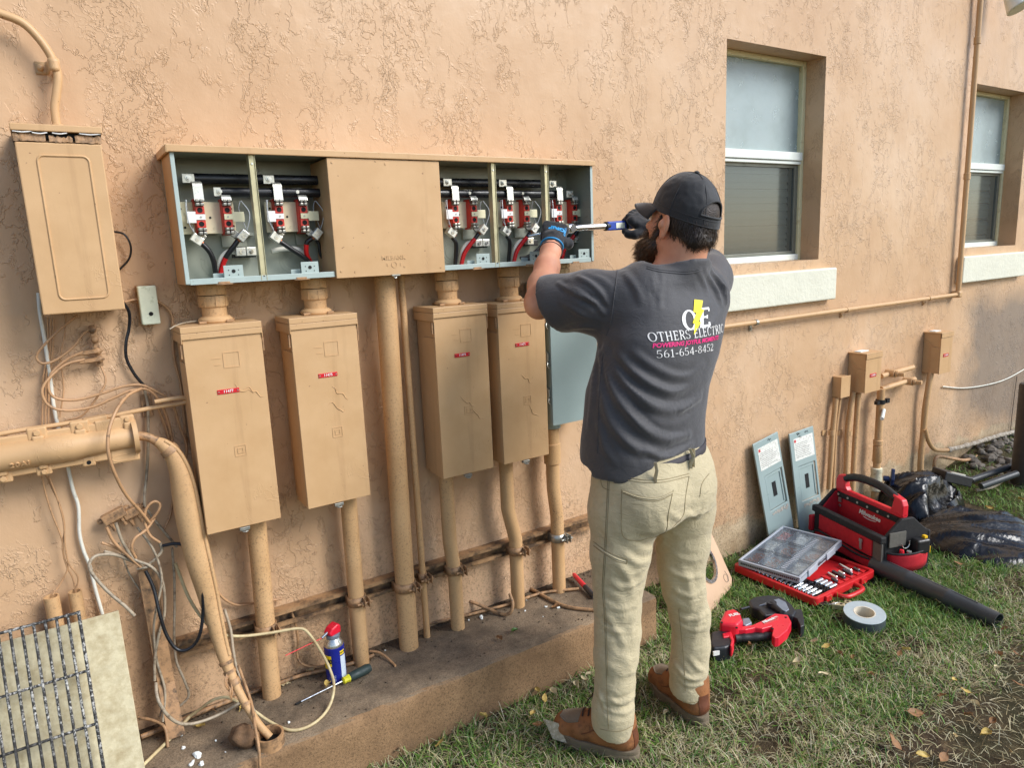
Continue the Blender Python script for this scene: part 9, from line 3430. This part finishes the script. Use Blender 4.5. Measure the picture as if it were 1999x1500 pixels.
LC = dict(yellow=simple('yellow_leaf', lin(196, 168, 92), 0.6, 0, 0.2, 60, 0.3, 200, 0.002, lin(140, 100, 50), dscale=50, dth=(0.55, 0.7)),
  brown=simple('brown_leaf', lin(140, 100, 62), 0.7, 0, 0.25, 60, 0.3, 200, 0.002),
  pale=simple('pale_leaf', lin(206, 190, 150), 0.65, 0, 0.15, 60, 0.3, 200, 0.002),
  green=simple('green_leaf', lin(64, 100, 36), 0.5, 0, 0.2, 60, 0.2, 200, 0.002))
rr = random.Random(33)
spots = [(1040, 1405, 'yellow'), (1063, 1372, 'yellow'), (1083, 1365, 'pale'), (1050, 1360, 'yellow'), (1140, 1335, 'pale'), (1128, 1350, 'pale'), (1152, 1328, 'pale'), (860, 1460, 'yellow'), (942, 1412, 'yellow'), (778, 1478, 'pale'), (1050, 1425, 'brown'),
  (1460, 1275, 'brown'), (1590, 1262, 'pale'), (1612, 1270, 'yellow'), (1640, 1290, 'brown'), (1665, 1295, 'brown'), (1755, 1290, 'brown'), (1770, 1285, 'yellow'), (1860, 1340, 'yellow'), (1885, 1362, 'yellow'), (1905, 1390, 'pale'), (1950, 1290, 'brown'), (1985, 1290, 'brown'),
  (1555, 1305, 'pale'), (1610, 1330, 'pale'), (1840, 1370, 'brown'), (1935, 1420, 'brown'), (1800, 1490, 'yellow'), (1840, 1490, 'brown'), (1920, 1445, 'yellow'), (1970, 1485, 'pale'), (1745, 1465, 'brown'), (1860, 1450, 'pale'), (1700, 1330, 'brown'), (1880, 1075, 'brown'), (1990, 985, 'yellow'),
  (1930, 1000, 'yellow'), (1870, 1110, 'brown'), (1830, 1185, 'pale'), (1960, 1240, 'brown'), (1420, 1290, 'yellow'), (1300, 1405, 'pale'), (1455, 1250, 'pale'), (1990, 1350, 'brown'), (1945, 1320, 'pale'), (1480, 1460, 'pale'), (1785, 1400, 'brown'), (1890, 1410, 'brown')]
protos = {}
for i, (u, w, c) in enumerate(spots):
 k = i % 3
 g_ = G(u, w, 0.0)
 key = (c, k)
 if key not in protos:
  protos[key] = o = leaf_mesh(k * 3 + 1, (0.052, 0.066, 0.044)[k], (0.016, 0.020, 0.017)[k], (0.5, 0.25, 0.9)[k], LC[c])
 else:
  o = protos[key].copy()
  COL.objects.link(o)
 z = ground_z(g_.x, g_.y)
 o.location = (g_.x, g_.y, z + 0.026)
 o.rotation_euler = (rr.uniform(-.5, .5), rr.uniform(-.5, .5), rr.uniform(0, 6.28))
 o.scale = [rr.uniform(0.5, 0.85)] * 3
 tag(o, {'yellow': 'yellow curled leaf fallen on the lawn', 'brown': 'brown curled leaf fallen on the lawn', 'pale': 'pale dry leaf fallen on the lawn', 'green': 'green leaf'}[c], 'leaf', {'yellow': 'yellow leaves on the lawn', 'brown': 'brown leaves on the lawn', 'pale': 'pale leaves on the lawn', 'green': 'green'}[c])
for u, w, c, lab in ((1005, 1236, 'green', 'single green leaf lying on the concrete ledge'), (975, 1252, 'brown', 'small brown leaf on the ledge below the green leaf'), (607, 1313, 'pale', 'pale leaf lying at the wall foot behind the spray can'), (640, 1341, 'yellow', 'yellow leaf beside the foot of the spray can'),
     (475, 1383, 'yellow', 'yellow leaf under the sleeve on the ledge'), (412, 1390, 'brown', 'brown leaf by the wall foot left of the sleeve'), (392, 1422, 'yellow', 'yellow scrap of leaf near the white crumbs'), (553, 1340, 'pale', 'pale leaf beside the conduit of box 11477'), (1085, 1188, 'brown', 'brown leaf under the curved cable near the man')):
 g_ = G(u, w, SLAB)
 o = leaf_mesh(len(lab), 0.034, 0.012, 0.4, LC[c])
 o.location = (g_.x, g_.y, SLAB + 0.002)
 o.rotation_euler = (0, 0, rr.uniform(0, 6.28))
 tag(o, lab, 'leaf')
V, T = [], []
rg = np.random.default_rng(5)
nb = 0
for k in range(900):
 xx = rg.uniform(-0.1, 1.83)
 yy = WALL - 0.004 - abs(rg.normal(0, 0.035)) if rg.uniform() < 0.8 else rg.uniform(1.9, 2.2)
 r = rg.uniform(0.0012, 0.0048)
 c = np.array([xx, yy, SLAB + r * 0.4])
 o8 = np.array([(1, 0, 0), (-1, 0, 0), (0, 1, 0), (0, -1, 0), (0, 0, 1), (0, 0, -1)]) * r * rg.uniform(0.5, 1.3, (6, 1))
 V.append(c + o8)
 T.append(np.array([(0, 2, 4), (2, 1, 4), (1, 3, 4), (3, 0, 4), (2, 0, 5), (1, 2, 5), (3, 1, 5), (0, 3, 5)]) + nb)
 nb += 6
tri_mesh('grit', np.concatenate(V), np.concatenate(T), simple('dark_grit', lin(86, 72, 56), 0.9, 0, 0.4, 30))
